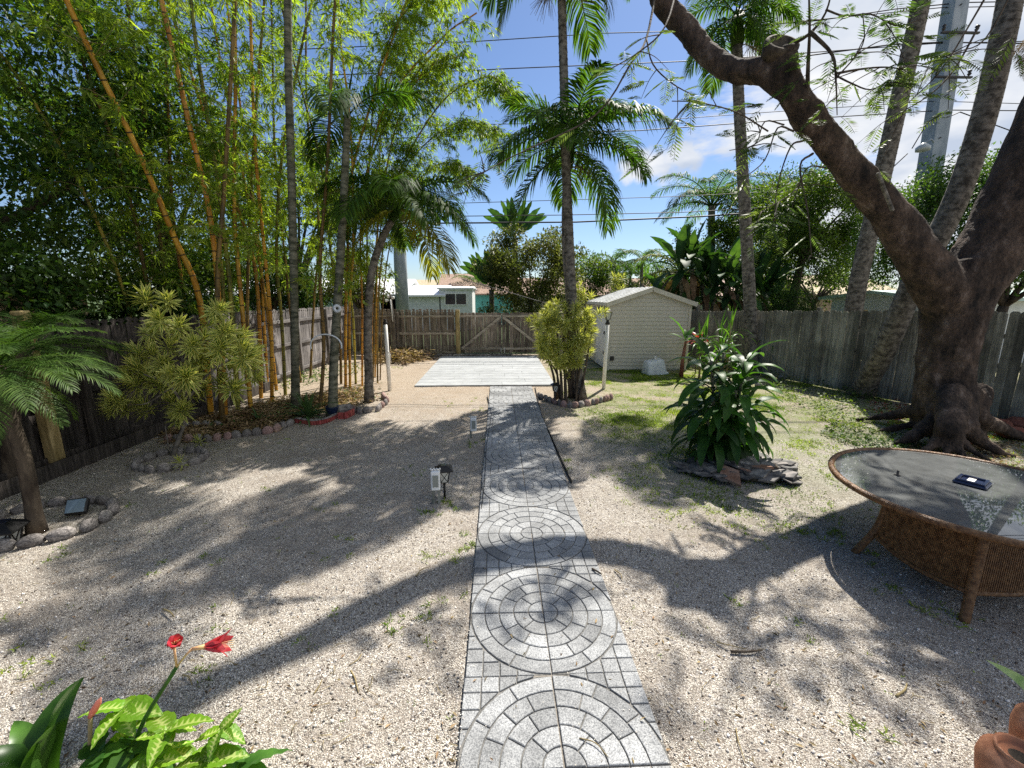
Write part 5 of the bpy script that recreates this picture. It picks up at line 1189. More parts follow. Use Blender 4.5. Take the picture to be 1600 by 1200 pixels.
for k, (px, pxb, Y, top, n, lab) in enumerate(((1085, 1095, 18.6, 372, 14, 'clump of paddle leaved giant bird of paradise right behind the shed'), (1140, 1138, 18.2, 392, 13, 'paddle leaved plant between the shed and the ringed palm trunk'), (1200, 1195, 19.0, 415, 9, 'lower paddle leaved plant right of the ringed palm trunk'), (1060, 1070, 20, 425, 8, 'paddle leaved plant closest behind the shed gable'))):
    c = D(px, top, Y); bx = D(pxb, 470, Y).x; o = empty('banana_plant', (bx, Y, 0), 0, lab, 'plant', 'paddle leaved plants beyond the fence')
    for j in range(3):
        x = (j-1)*.5; h = c.z-.9+rb.uniform(-1.0, .2); stems(o, [(x, 0, h, c.x-bx)], 'bark_mossy', .1)
        rosette(o, ban, n+4, loc=(x+c.x-bx, 0, h), seed=k*5+j, sc=(.8, 1.1))
# traveller's palms behind the gate tree: leaves in one flat fan
fanl = [paddle('leaf', 1.7, .62, R(88-6.5*i_), R(85-12*i_), seed=11+i_, pet=.8, tear=.3, flat=True, mat='paddle_leaf', nseg=14) for i_ in range(7)]
for px, py, Y, n, lab in ((805, 372, 25.5, 11, 'tall fan shaped palm standing above the olive tree'), (768, 452, 24.5, 15, 'lower fan shaped palm left of the olive tree by the teal house')):
    c = D(px, py, Y); o = empty('traveller_palm', (c.x, Y, 0), 0, lab, 'palm tree', 'fan shaped palms'); stems(o, [(0, 0, c.z, 0)], 'bark_grey', .14)
    for i in range(n):
        k = abs(i-(n-1)/2)/((n-1)/2); s = -1 if i < n/2 else 1; me = fanl[min(6, int(k*6.9))]
        mobj('leaf', me, None, o, loc=(0, 0, c.z), rot=(rb.uniform(-.08, .08), R(rb.uniform(-4, 4)), R((0 if s > 0 else 180)+rb.uniform(-10, 10))), scale=(.72,)*3)

# variegated screw-leaf shrubs
def varieg_rosettes(g, centres, L=.2, Wd=.022, n=34):
    for c, ax, s in centres:
        ax = Vector(ax).normalized(); u = ax.orthogonal().normalized(); v = ax.cross(u); P = []; DV = []; LL = []
        for i in range(n):
            k = i/n; a = i*2.39996; el = R(82)-R(105)*k; d = (u*math.cos(a)+v*math.sin(a))*math.cos(el)+ax*math.sin(el); P.append(tuple(Vector(c)-ax*.10*k*s+d*.006)); DV.append(tuple(d)); LL.append(L*s*(.72+.28*math.sin(math.pi*min(1, k+.25))))
        LL = np.array(LL)*RNG.uniform(.85, 1.1, n); g.leaves(np.array(P), np.array(DV)+RNG.normal(0, .08, (n, 3)), LL, Wd*s*1.05, fold=.18, droop=.12, mid=.45, up=nrm(np.array([tuple(ax)])+RNG.normal(0, .1, (n, 3))))
def varieg_shrub(label, base, stemspec, heads, seed, L=.2, bark='bark_grey', Wd=.024, n=34, parts=True, r0=.035):
    rd = random.Random(seed); base = Vector(base); o = empty('variegated_shrub', base, 0, label, 'shrub')
    for pts, r in stemspec: b = MB(); sp = smooth_path([Vector(p)-base for p in pts], 4); b.tube(sp, [r*(1-.6*i/(len(sp)-1)) for i in range(len(sp))], 7); b.build('stem', M_[bark], o)
    for (c, s) in heads:
        c = Vector(c)-base; g = Geo(); mid = Vector((0, 0, c.z*.6)); ax = Vector((c.x*.8+rd.gauss(0, .15), c.y*.8+rd.gauss(0, .15)-.15, .55+rd.random()*.4))
        varieg_rosettes(g, [(c, ax, s)], L=L, Wd=Wd, n=n); g.build('leaf_rosette', M_['varieg'], o)
    return o
# shrub at the left
vb = G(270, 712); Yv = vb.y
heads = []
for px, py, s in [(228, 465, 1.0), (248, 500, .9), (235, 520, .8), (330, 505, 1.0), (350, 520, 1.0), (372, 530, 1.1), (345, 545, 1.0), (385, 560, 1.1), (395, 575, 1), (360, 575, 1), (330, 560, .9), (300, 540, .9), (280, 510, .9), (265, 540, .8), (215, 575, 1.1), (235, 590, 1.1),
                  (210, 600, 1), (250, 600, 1), (180, 625, .9), (195, 635, .9), (225, 637, 1.05), (270, 625, 1.1), (290, 590, 1.1), (305, 580, 1), (315, 605, .9), (255, 570, .9), (345, 600, .9), (365, 608, 1), (300, 610, 1.05), (285, 640, .9), (215, 550, .9), (240, 552, .9), (320, 530, .9), (378, 545, .9), (310, 560, .8), (268, 585, .8), (200, 590, .8), (395, 548, .8), (340, 485, .9), (262, 470, .8), (275, 655, .7), (172, 640, .7), (400, 590, .7)]:
    heads.append((D(px, py, Yv+rb.uniform(-.45, .45)), s))
st = [([vb, D(278, 690, Yv), D(290, 655, Yv), D(296, 620, Yv)], .04), ([D(290, 655, Yv), D(284, 630, Yv), D(262, 600, Yv), D(225, 585, Yv)], .028), ([D(296, 620, Yv), D(325, 585, Yv), D(362, 560, Yv)], .024), ([D(293, 630, Yv), D(285, 560, Yv+.1), D(250, 500, Yv+.1), D(235, 475, Yv)], .022), ([D(290, 600, Yv), D(310, 550, Yv), D(335, 515, Yv)], .02),
      ([D(268, 605, Yv), D(230, 630, Yv-.1), D(195, 632, Yv-.1)], .016), ([G(268, 712), D(262, 690, Yv), D(258, 665, Yv)], .014)]
varieg_shrub('variegated yellow green shrub in a stone ring at the left', vb, st, heads, 3, L=.30, Wd=.046, n=50)
for px, py, lab in ((313, 700, 'small variegated sprout beyond the stone ring of the left shrub'), (283, 735, 'small variegated sprout in front of the stone ring of the left shrub'), (20, 660, 'variegated sprout low at the left edge')):
    p = G(px, py); varieg_shrub(lab, p, [([p, p+Vector((0, 0, .12))], .01)], [(p+Vector((0, 0, .13)), .75)], 5, L=.22, n=22, Wd=.03)
# shrub round the palm base by the path
vb = G(885, 624); Yv = vb.y; heads = []
for i in range(110):
    a = rb.uniform(0, 6.28); k = rb.random()**.5; px = 884+46*k*math.cos(a)*1.0; py = 522+52*k*math.sin(a)
    heads.append((D(px, py, Yv+rb.uniform(-.55, .45)), rb.uniform(.7, 1)))
heads += [(D(828, 502, Yv), .8), (D(838, 498, Yv), .8), (D(935, 490, Yv), .9), (D(945, 487, Yv), .7), (D(885, 585, Yv), .7), (D(925, 520, Yv), .9)]
st = []
for x0, x1, y1 in ((868, 848, 540), (872, 862, 530), (878, 870, 520), (884, 880, 520), (890, 905, 520), (896, 915, 510), (900, 893, 520), (905, 925, 515), (875, 855, 560), (893, 870, 560)):
    p0 = G(x0, 626+rb.uniform(-4, 4)); st.append(([p0, D((x0*1.3+x1*.7)/2+rb.uniform(-4, 4), 585, Yv), D(x1, y1, Yv)], rb.uniform(.03, .05)))
varieg_shrub('bushy variegated yellow shrub on bare brown stems around the twin palms by the path', vb, st, heads, 7, L=.26, bark='bark_dark', Wd=.042, n=40)
# pale shrubs glimpsed behind it
for px, py, Y, lab in ((915, 460, 21, 'pale variegated shrub behind the fence left of the shed roof'), (962, 445, 24, 'pale spiky plant rising behind the shed roof')):
    hh = [(D(px+rb.uniform(-13, 13), py+rb.uniform(-14, 10), Y), 1.6) for _ in range(11)]; p = D(px, 480, Y); p.z = 0
    varieg_shrub(lab, p, [([p, D(px, py, Y)], .05)], hh, 8, L=.26, n=22, Wd=.03)

# broad strap leaved corn plant on its flagstone mound
def corn_plant():
    base = G(1132, 722); o = empty('corn_plant', base, 0, 'large broad leaved dark green corn plant growing from the flagstone mound', 'plant')
    ms = []
    for i, (L, e0, e1) in enumerate(((.62, 72, 10), (.70, 50, -40), (.78, 30, -68), (.80, 8, -80), (.72, -15, -86))):
        for s in range(2): ms.append(paddle('leaf', L*1.05, .155+.02*s, R(e0), R(e1), pet=.08, seed=i*3+s, mat='corn_leaf', fold=.3, nseg=10))
    rd = random.Random(5)
    for (dx, dy, h, lx, nl) in ((-.12, .1, 1.55, -.18, 42), (.08, .05, 1.55, .10, 42), (.0, -.1, 1.15, .0, 38), (-.2, -.05, .85, -.2, 32), (.14, .0, .9, .14, 32), (-.02, .3, 1.65, .0, 26)):
        pts = smooth_path([(dx, dy, 0), (dx+lx*.4, dy, h*.5), (dx+lx, dy, h)], 5); b = MB(); b.tube(pts, .022, 7); b.build('stem', M_['bark_mossy'], o)
        for i in range(nl):
            f = (.15+.85*(i/nl))*(len(pts)-1); k = min(int(f), len(pts)-2); p = pts[k].lerp(pts[k+1], f-k); age = (1-i/nl)**.6
            me = ms[min(9, int(age*5)*2+rd.randrange(2))]; sc = rd.uniform(.68, .95)
            mobj('leaf', me, None, o, loc=p, rot=(R(rd.uniform(-14, 14)), R(rd.uniform(-12, 12)), R(i*137.5+rd.uniform(-20, 20)+dx*900)), scale=(sc,)*3)
corn_plant()

# small red stemmed banana, cane grass, ti plant by the shed
def small_banana():
    p = G(1064, 590); o = empty('young_banana', p, 0, 'young banana with a reddish stem in front of the right corner of the shed', 'plant')
    b = MB(); b.tube([(0, 0, 0), (.01, 0, .6), (.06, 0, 1.15)], [.07, .055, .04], 8); b.build('stem', MAT('reddish stem', (.16, .05, .035), (.26, .11, .07), rough=.6), o)
    mm = [paddle('leaf', .75, .30, R(75), R(30), seed=31, pet=.25), paddle('leaf', .7, .28, R(50), R(-10), seed=32, pet=.25)]
    for az, k, s in ((165, 0, 1.05), (150, 1, .7), (20, 0, .6), (-20, 1, .8), (80, 0, .5), (-60, 1, .5)): mobj('leaf', mm[k], None, o, loc=(.06, 0, 1.1), rot=(0, 0, R(az)), scale=(s,)*3)
small_banana()
def strap(name, L, Wd, e0, e1, mat, seed=0, n=12, pw=1.2, fold=.35):
    pts = arc_curve(L, e0, e1, n, pw); V = []; F = []; m = len(pts)
    for i, p in enumerate(pts):
        t = i/(m-1); w = Wd/2*(min(1, .55+t*2.2) if t < .3 else 1)*(1-max(0, (t-.45)/.55)**1.6)+.0008
        tg = (pts[min(i+1, m-1)]-pts[max(i-1, 0)]).normalized(); N = Vector((-tg.z, 0, tg.x))
        V += [(p.x+N.x*w*fold, -w, p.z+N.z*w*fold), (p.x, 0, p.z), (p.x+N.x*w*fold, w, p.z+N.z*w*fold)]
    for i in range(m-1): a = i*3; F += [(a, a+1, a+4, a+3), (a+1, a+2, a+5, a+4)]
    g = Geo(); g.add(V, F, np.tile([1, 0, 1], m)); me = g.mesh(name, True); me.materials.append(M_[mat]); return me
def cane_grass():
    p = G(1112, 592); o = empty('cane_grass', p, 0, 'tall arching cane grass with pale stems right of the shed', 'plant')
    me = [strap('leaf', 1.0, .05, R(85), R(55), 'banana_leaf', 1), strap('leaf', 1.15, .05, R(70), R(-70), 'banana_leaf', 2), strap('leaf', 1.1, .045, R(55), R(-85), 'banana_leaf', 3, pw=.8)]
    rd = random.Random(6)
    for k in range(9):
        x, y = rd.uniform(-.45, .5), rd.uniform(-.35, .35); h = rd.uniform(1.0, 1.75); lx = rd.uniform(-.15, .15); b = MB(); b.tube([(x, y, 0), (x+lx*.5, y, h*.5), (x+lx, y, h)], [.022, .018, .014], 6); b.build('stem', M_['twig_tan'], o)
        for i in range(11): mobj('leaf', me[min(2, int((1-i/11)*3))], None, o, loc=(x+lx*(.4+.6*i/11), y, h*(.35+.65*i/11)), rot=(0, 0, R(i*150+rd.uniform(-30, 30))), scale=(rd.uniform(.6, 1.05),)*3)
cane_grass()
def ti_plant():
    p = G(1086, 585); o = empty('ti_plant', p, 0, 'small red leaved plant between the young banana and cane grass', 'plant'); b = MB(); b.tube([(0, 0, 0), (0, 0, 1.1)], .02, 6); b.build('stem', M_['bark_mossy'], o)
    M_['ti'] = MAT('crimson leaf', (.20, .02, .03), (.34, .05, .05), rough=.4, objrand=.3, trans=.3); me = [paddle('leaf', .4, .1, R(70), R(10), seed=51, mat='ti', pet=.1), paddle('leaf', .4, .1, R(30), R(-50), seed=52, mat='ti', pet=.1)]
    rosette(o, me, 16, loc=(0, 0, 1.05), seed=2, sc=(.7, 1.1))
ti_plant()
# strap clump in the bamboo bed with its blue pot
def strap_clump(name, label, p, n, L, Wd, mat, seed, cat='plant', elev=(80, -20)):
    o = empty(name, p, 0, label, cat); me = [strap('leaf', L, Wd, R(elev[0]), R(elev[0]-35), mat, 1), strap('leaf', L*1.1, Wd, R(elev[0]-15), R(elev[1]), mat, 2), strap('leaf', L, Wd, R(elev[0]-40), R(elev[1]-35), mat, 3)]
    rosette(o, me, n, seed=seed, sc=(.7, 1.1)); return o
strap_clump('agave_plant', 'green strap leaved clump at the red edging of the bamboo bed', G(482, 655), 44, .75, .055, 'agave_leaf', 4)
strap_clump('agave_plant', 'small pale strap leaved clump near the scalloped edging under the canes', G(405, 660), 16, .35, .03, 'agave_leaf', 5)
strap_clump('spiky_plant', 'yellow green spiky plant poking over the right fence beside the palm trunk', D(1215, 492, 13.6)-Vector((0, 0, 1.0)), 30, 1.0, .06, 'banana_leaf', 6)
# ================================================================ garden objects
rd = random.Random(17)
def ring_of_stones(name, label, pts, size, mats, seed=0, flat=.75, cat='edging', hgt=.06, z=0):
    """a border of single stones along ground points"""
    r = random.Random(seed); base = pts[0].copy(); o = empty(name, base, 0, label, cat); me = []
    for k in range(5):
        b = MB(); b.rock((0, 0, 0), .5, .36, .5, seed*7+k, nu=8, nv=5); me.append(b.mesh('stone'))
    acc = 0; prev = None
    for i in range(len(pts)-1):
        a, c = pts[i], pts[i+1]; L = (c-a).length; d = (c-a).normalized(); an = math.atan2(d.y, d.x)
        while acc < L:
            s = size*r.uniform(.8, 1.2); q = mobj('stone', me[r.randrange(5)].copy(), M_[r.choice(mats)], o, loc=a.lerp(c, acc/L)-base+Vector((r.uniform(-.01, .01), r.uniform(-.01, .01), hgt*.45)), rot=(r.uniform(-.2, .2), r.uniform(-.2, .2), an+r.uniform(-.25, .25)), scale=(s, s*.8, hgt*1.7))
            acc += s*.93
        acc -= L
    return o
def circ_pts(c, rx, ry, a0=0, a1=360, n=26): return [Vector((c.x+rx*math.cos(R(a0+(a1-a0)*i/n)), c.y+ry*math.sin(R(a0+(a1-a0)*i/n)), 0)) for i in range(n+1)]
ring_of_stones('stone_border', 'ring of grey scalloped stones round the foot of the left variegated shrub', circ_pts(G(270, 722), .44, .40), .19, ['stone_grey'], 1, hgt=.10)
ring_of_stones('stone_border', 'ring of grey scalloped stones round the small date palm', circ_pts(G(70, 818), .62, .50, -100, 200), .2, ['stone_grey'], 2, hgt=.09)
ring_of_stones('stone_border', 'pale scalloped edging curving round the twin palm bed beside the path', [G(842, 622), G(862, 630), G(885, 637), G(905, 637), G(930, 632), G(958, 623)], .17, ['stone_grey', 'stone_pink'], 3, hgt=.12)
ring_of_stones('stone_border', 'long line of rounded stones edging the bamboo bed', [G(265, 690), G(330, 690), G(385, 682), G(425, 676), G(458, 664)], .17, ['stone_grey', 'stone_grey', 'stone_pink'], 4, hgt=.11)
ring_of_stones('stone_border', 'low scalloped blocks round the foot of the end palm by the bamboo bed', [G(545, 642), G(565, 647), G(590, 643), G(606, 630), G(598, 622)], .2, ['stone_grey', 'stone_pink'], 5, hgt=.12)
ring_of_stones('stone_border', 'rounded stones hidden in the shade behind the left shrub ring', [G(250, 672), G(300, 668), G(350, 668)], .2, ['stone_grey'], 6, hgt=.11)
# curved red edging of the bed
def red_edging(label, pts, hgt, mt, cap=None):
    o = empty('curved_edging', pts[0], 0, label, 'edging'); sp = smooth_path(pts, 6)
    for i in range(len(sp)-1):
        a, c = sp[i]-pts[0], sp[i+1]-pts[0]; b = MB(); b.beam((a.x, a.y, hgt/2), (c.x, c.y, hgt/2), .05, hgt, bev=.008); b.build('block', M_[mt], o)
        if cap: b = MB(); b.beam((a.x, a.y, hgt+.008), (c.x, c.y, hgt+.008), .06, .016); b.build('cap', M_[cap], o)
red_edging('dark red curved edging with a pale cap in front of the strap leaved clump', [G(462, 660), G(490, 664), G(512, 660), G(526, 653)], .09, 'stone_red', 'stone_grey')
red_edging('bright red edging block at the corner of the bamboo bed', [G(528, 655), G(541, 654), G(553, 648)], .14, 'stone_red')
b = MB(); b.box(-.16, .16, -.10, .10, 0, .17, bev=.02); tag(b.build('concrete_block', M_['stone_grey'], loc=G(538, 645), rot=(.35, 0, .5)), 'grey concrete block tipped against the thin palm by the red edging', 'block')
b = MB(); b.lathe([(.09, 0), (.13, .22), (.14, .24), (.12, .24), (.11, .2), (.0, .2)], 16); tag(b.build('plant_pot', MAT('dark blue pot', (.01, .02, .05), (.02, .035, .09), rough=.35), loc=G(520, 652)), 'dark blue plant pot behind the red edging', 'pot')

# flagstone mound
def flag_mound():
    c = G(1150, 735); o = empty('flagstone_mound', c, 0, 'loose mound of stacked flagstones round the foot of the corn plant', 'rock pile')
    r = random.Random(9)
    for i in range(78):
        a = r.uniform(0, 6.283); k = r.uniform(.52, 1.0) if i < 55 else r.uniform(.1, .6); x, y = .80*k*math.cos(a), .52*k*math.sin(a)
        z = .02+.12*(1-k)+r.uniform(0, .05); n = r.choice((4, 5, 5, 6)); s = r.uniform(.09, .22); pts = []
        for j in range(n): aa = 2*math.pi*j/n+r.uniform(-.3, .3); q = s*r.uniform(.75, 1.15); pts.append((q*1.25*math.cos(aa), q*math.sin(aa)*.85))
        b = MB(); b.prism(pts, 0, r.uniform(.018, .036), inset=.005)
        b.build('flagstone', M_['slate_rust'] if r.random() < .06 else M_['slate'], o, loc=(x, y, z), rot=(r.uniform(-.22, .22), r.uniform(-.22, .22), r.uniform(0, 6.28)))
    b = MB(); b.rock((0, 0, .03), .62, .40, .15, 3, nu=12, nv=6); b.build('soil', M_['bark_dark'], o)
flag_mound()
def lantern(name, label, p, h, s=1.0, rz=0, tilt=0, mt='black', style='cage', post=True, parent_cat='garden light'):
    """little pathway lantern: stake, cup, glass, four ribs, pyramid cap"""
    o = empty(name, p, rz, label, parent_cat); o.rotation_euler = (tilt, 0, rz); w = .045*s; hh = .13*s
    if post: b = MB(); b.tube([(0, 0, -.03), (0, 0, h-hh-.03*s)], .011*s, 8); b.build('stake', M_[mt], o)
    z = h-hh-.03*s
    b = MB(); b.lathe([(.01, z), (w*.8, z+.01), (w*.95, z+.02)], 4, smooth=False, M=Matrix.Rotation(R(45), 4, 'Z')); b.build('cup', M_[mt], o)
    b = MB(); b.add([(-w*.62, -w*.62, z+.022), (w*.62, -w*.62, z+.022), (w*.62, w*.62, z+.022), (-w*.62, w*.62, z+.022), (-w, -w, z+hh), (w, -w, z+hh), (w, w, z+hh), (-w, w, z+hh)], [(0, 1, 5, 4), (1, 2, 6, 5), (2, 3, 7, 6), (3, 0, 4, 7), (4, 5, 6, 7)]); b.build('glass', M_['lamp_glass'], o)
    for i in range(4):
        a = R(45+90*i); sx, sy = (1 if math.cos(a) > 0 else -1), (1 if math.sin(a) > 0 else -1)
        b = MB(); b.beam((sx*w*.7, sy*w*.7, z+.018), (sx*w*1.06, sy*w*1.06, z+hh), .008*s, .008*s); b.build('rib', M_[mt], o)
        q = [(w*.7, 0), (0, w*.7), (-w*.7, 0), (0, -w*.7)][i]; q2 = (q[0]*1.46, q[1]*1.46)
        b = MB(); 
        if i % 2: b.beam((-w*.6, q[1]*.95, z+.03), (w*.9, q2[1], z+hh-.005), .005*s, .005*s); b.beam((w*.6, q[1]*.95, z+.03), (-w*.9, q2[1], z+hh-.005), .005*s, .005*s)
        else: b.beam((q[0]*.95, -w*.6, z+.03), (q2[0], w*.9, z+hh-.005), .005*s, .005*s); b.beam((q[0]*.95, w*.6, z+.03), (q2[0], -w*.9, z+hh-.005), .005*s, .005*s)
        b.build('lattice', M_[mt], o)
    b = MB(); zt = z+hh; W_ = w*1.75; b.add([(-W_, -W_, zt), (W_, -W_, zt), (W_, W_, zt), (-W_, W_, zt), (-W_, -W_, zt+.012), (W_, -W_, zt+.012), (W_, W_, zt+.012), (-W_, W_, zt+.012), (-w*.6, -w*.6, zt+.045*s), (w*.6, -w*.6, zt+.045*s), (w*.6, w*.6, zt+.045*s), (-w*.6, w*.6, zt+.045*s)],
        [(3, 2, 1, 0), (0, 1, 5, 4), (1, 2, 6, 5), (2, 3, 7, 6), (3, 0, 4, 7), (4, 5, 9, 8), (5, 6, 10, 9), (6, 7, 11, 10), (7, 4, 8, 11)]); b.build('cap', M_[mt], o)
    b = MB(); b.box(-w*.55, w*.55, -w*.55, w*.55, zt+.045*s, zt+.05*s); b.build('solar_cell', M_['solar'], o)
    return o
lantern('path_light', 'black pyramid capped solar lantern standing right of the white box light', G(695, 778), .42, 1.35, rz=.2)
lantern('path_light', 'tiny dark lantern at the foot of the variegated bush by the path', G(867, 632), .5, 1.25, rz=.1)
lantern('path_light', 'dark blue topped lantern tucked under the corn plant', G(1136, 727)+Vector((0, 0, .02)), .30, 1.5, rz=.3)
lantern('path_light', 'squat black lantern at the far left corner of the date palm ring', G(12, 850), .22, 1.9, rz=.3, post=False)
def box_light(label, p, h, rz, stakes):
    o = empty('box_light', p, rz, label, 'garden light')
    b = MB(); w = .055; t = .10; y0, y1 = -.045, .045; z0, z1 = h-.27, h-.02
    b.box(-w, w, y0, y1, z0, z1, bev=.012); b.build('housing', M_['tote'], o)
    b = MB(); b.box(-w*.62, w*.62, y0-.006, y0-.001, z0+.05, z1-.05); b.build('panel', MAT('dull grey lens', (.22, .24, .22), rough=.3), o)
    b = MB()
    for k in range(7): b.rock((-w+.018*k, y1*.4*(-1)**k, h-.012+.006*(k % 2)), .014, .016, .014, k, nu=6, nv=4)
    b.build('finials', M_['white_paint'], o)
    for x in stakes: b = MB(); b.box(x-.016, x+.016, -.016, .016, -.03, z0+.002); b.build('stake', MAT('weathered grey stake', (.12, .13, .11), (.28, .28, .25), scale=(8, 8, 2), nscale=2, rough=.8), o)
    return o
box_light('white box light on two grey stakes left of the black lantern by the path', G(682, 786), .45, .1, (-.035, .035))
box_light('white box light with a dark stake further up the path', G(740, 684), .40, .15, (-.05,))
def spot(label, p, rz):
    o = empty('solar_spotlight', p, rz, label, 'garden light')
    M = Matrix.Translation((0, 0, .12)) @ Matrix.Rotation(R(-38), 4, 'X')
    b = MB(); b.box(-.10, .10, -.02, .05, -.09, .09, M, bev=.015); b.build('housing', M_['black'], o)
    b = MB(); b.box(-.085, .085, -.026, -.021, -.075, .075, M); b.build('lens', MAT('blue tinted lens', (.16, .22, .27), rough=.1, spec=.8), o)
    b = MB(); b.tube([(0, .03, -.03), (0, .03, .08)], .014, 6); b.build('stake', M_['black'], o)
spot('black solar spotlight with a blue lens beside the date palm ring', G(123, 806), .3)

# lamp posts
def lamp_post(label, p, h, top, lean):
    o = empty('lamp_post', p, 0, label, 'lamp post'); T = Vector((lean, 0, h))
    b = MB(); b.tube([(0, 0, -.05), T], .052, 12); b.build('post', M_['white_paint'], o)
    b = MB(); b.lathe([(.062, 0), (.062, .04), (.045, .07), (.03, .10), (.05, .13)], 12, M=Matrix.Translation(T-Vector((0, 0, .03)))); b.build('collar', M_['dark_metal'], o)
    if top:
        M = Matrix.Translation(T+Vector((0, 0, .1)))
        g = MB(); w0, w1 = .045, .085; hz = .19; vs = [(sx*w0, sy*w0, 0) for sx, sy in ((-1, -1), (1, -1), (1, 1), (-1, 1))]+[(sx*w1, sy*w1, hz) for sx, sy in ((-1, -1), (1, -1), (1, 1), (-1, 1))]
        g.add(vs, [(0, 1, 5, 4), (1, 2, 6, 5), (2, 3, 7, 6), (3, 0, 4, 7)], M=M); g.build('glass', M_['lamp_glass'], o)
        for i in range(4): b = MB(); b.beam(M @ Vector(vs[i]), M @ Vector(vs[i+4]), .014, .014); b.build('rib', M_['dark_metal'], o)
        b = MB(); b.lathe([(.13, hz), (.14, hz+.015), (.08, hz+.06), (.03, hz+.085), (.02, hz+.12), (.005, hz+.13)], 4, M=M @ Matrix.Rotation(R(45), 4, 'Z'), smooth=False); b.build('cap', M_['dark_metal'], o)
    else:
        b = MB(); b.tube([(lean, 0, h*.62), (lean+.03, -.05, h*.60), (lean+.1, -.08, h*.55), (lean+.10, -.05, h*.42)], .012, 6); b.build('hose_hook', M_['white_paint'], o)
lamp_post('white lamp post with a black lantern in front of the shed corner', G(943, 608), 1.78, True, .03)
lamp_post('white post without its lantern at the end of the bamboo bed', G(609, 610), 1.80, False, -.015)
# slanting dark service post with white fittings at the back fence, and the thick concrete pole beyond
p = D(617, 553, yb-.25); p.z = 0
o = empty('service_post', p, 0, 'rough brown post carrying a cable and white insulators at the back fence', 'post')
b = MB(); b.box(-.08, .08, -.08, .08, 0, 1.55, bev=.01); b.build('post', M_['wood_back'], o)
b = MB(); b.beam((.05, -.02, 1.2), (-.06, -.05, 2.55), .09, .09, up=(0, 1, 0)); b.build('mast', M_['wood_back'], o)
b = MB(); b.tube([(.02, -.11, 1.45), (-.03, -.12, 2.35)], .022, 8); b.build('conduit', M_['white_paint'], o)
for dx, dz in ((-.2, 2.3), (.08, 2.42), (-.12, 2.48)): b = MB(); b.rock((dx, -.1, dz), .07, .06, .06, 2); b.build('insulator', M_['white_paint'], o)
c = D(629, 480, 24); c.z = 0; b = MB(); b.tube([c, c+Vector((0, 0, 4)), c+Vector((.05, 0, 9))], [.36, .34, .28], 14); tag(b.build('concrete_column', M_['pole']), 'thick round concrete pole beyond the back fence by the white house', 'utility pole')
# leaning yellowish timber post at the left fence
b = MB(); a_ = G(92, 736); t_ = D(58, 590, a_.y-.12); b.beam(a_, t_, .17, .15, up=(0, 1, 0), bev=.02); b.beam(t_.lerp(a_, .02), t_+Vector((-.03, .0, .9)), .16, .14, up=(0, 1, 0), bev=.02)
tag(b.build('leaning_post', M_['wood_yellow']), 'yellowish square timber post leaning at the left fence behind the date palm', 'post')
# hose loop and disc on the thin palm
c = D(511, 540, YD-.35); b = MB(); b.tube([c+Vector((.32*math.cos(t), -.05, .24*math.sin(t))) for t in [i*math.pi/12 for i in range(-1, 14)]], .016, 6); tag(b.build('hose_loop', M_['tote']), 'pale loop of hose hung on the thin grey stemmed palm', 'hose')
b = MB(); c = D(527, 482, YD-.35); b.lathe([(.03, 0), (.085, .0), (.085, .02), (.03, .02), (.03, 0)], 16, M=Matrix.Translation(c) @ Matrix.Rotation(R(90), 4, 'X'), cap=False); tag(b.build('disc', M_['tote']), 'small white disc hung high on the thin palm among the canes', 'disc')

# white tub lying upside down by the shed
p = G(1022, 584); o = empty('plastic_tub', p, .1, 'upturned white plastic tub with a valve leaning by the shed wall', 'tub'); o.rotation_euler = (.1, -.16, .15)
def rr_box(b, w, d, z, n=6, r=.08):
    pts = []
    for cx_, cy__, a0 in ((w-r, d-r, 0), (-w+r, d-r, 90), (-w+r, -d+r, 180), (w-r, -d+r, 270)):
        for k in range(n+1): a = R(a0+90*k/n); pts.append((cx_+r*math.cos(a), cy__+r*math.sin(a), z))
    return pts
b = MB(); lay = [rr_box(b, .36, .25, .02), rr_box(b, .34, .23, .12), rr_box(b, .29, .19, .44), rr_box(b, .26, .16, .47)]
n_ = len(lay[0]); vs = [v for l in lay for v in l]; b.add(vs, [(i*n_+k, i*n_+(k+1) % n_, (i+1)*n_+(k+1) % n_, (i+1)*n_+k) for i in range(3) for k in range(n_)]+[tuple(range(3*n_, 4*n_))], True); b.build('body', M_['tote'], o)
b = MB(); b.prism([q[:2] for q in rr_box(b, .40, .27, 0)], 0, .03); b.build('rim', M_['tote'], o)
b = MB(); b.box(-.62, -.38, -.2, .2, .0, .03, bev=.008); b.build('lid', M_['tote'], o)
b = MB(); b.lathe([(.035, .47), (.035, .52), (.022, .53), (.022, .56), (.04, .57), (.04, .59), (.005, .60)], 10, M=Matrix.Translation((.06, 0, 0))); b.build('valve', M_['white_paint'], o)
# rocks near the right fence, red painted rocks behind the huge tree
for px, py, s, lab in ((1198, 587, .2, 'largest pale rock in the weeds behind the corn plant'), (1222, 592, .15, 'darker rock right of the pale rock behind the corn plant'), (1185, 603, .12, 'small rock in front of the pale rock behind the corn plant')):
    b = MB(); b.rock((0, 0, s*.35), s, s*.8, s*.55, int(px), nu=9, nv=6); tag(b.build('rock', M_['stone_grey'], loc=G(px, py)), lab, 'rock')
for i, (px, py, s, lab) in enumerate(((1555, 672, .24, 'leftmost of the terracotta coloured rocks behind the roots'), (1580, 684, .22, 'terracotta coloured rock by the right fence, nearest the roots'), (1592, 668, .22, 'terracotta coloured rock against the right fence boards'))):
    b = MB(); b.rock((0, 0, s*.4), s*1.3, s*.8, s*.55, i, nu=9, nv=6); tag(b.build('rock', MAT('reddish rock', (.16, .05, .03), (.30, .12, .08), rough=.7), loc=G(px, py)), lab, 'rock')
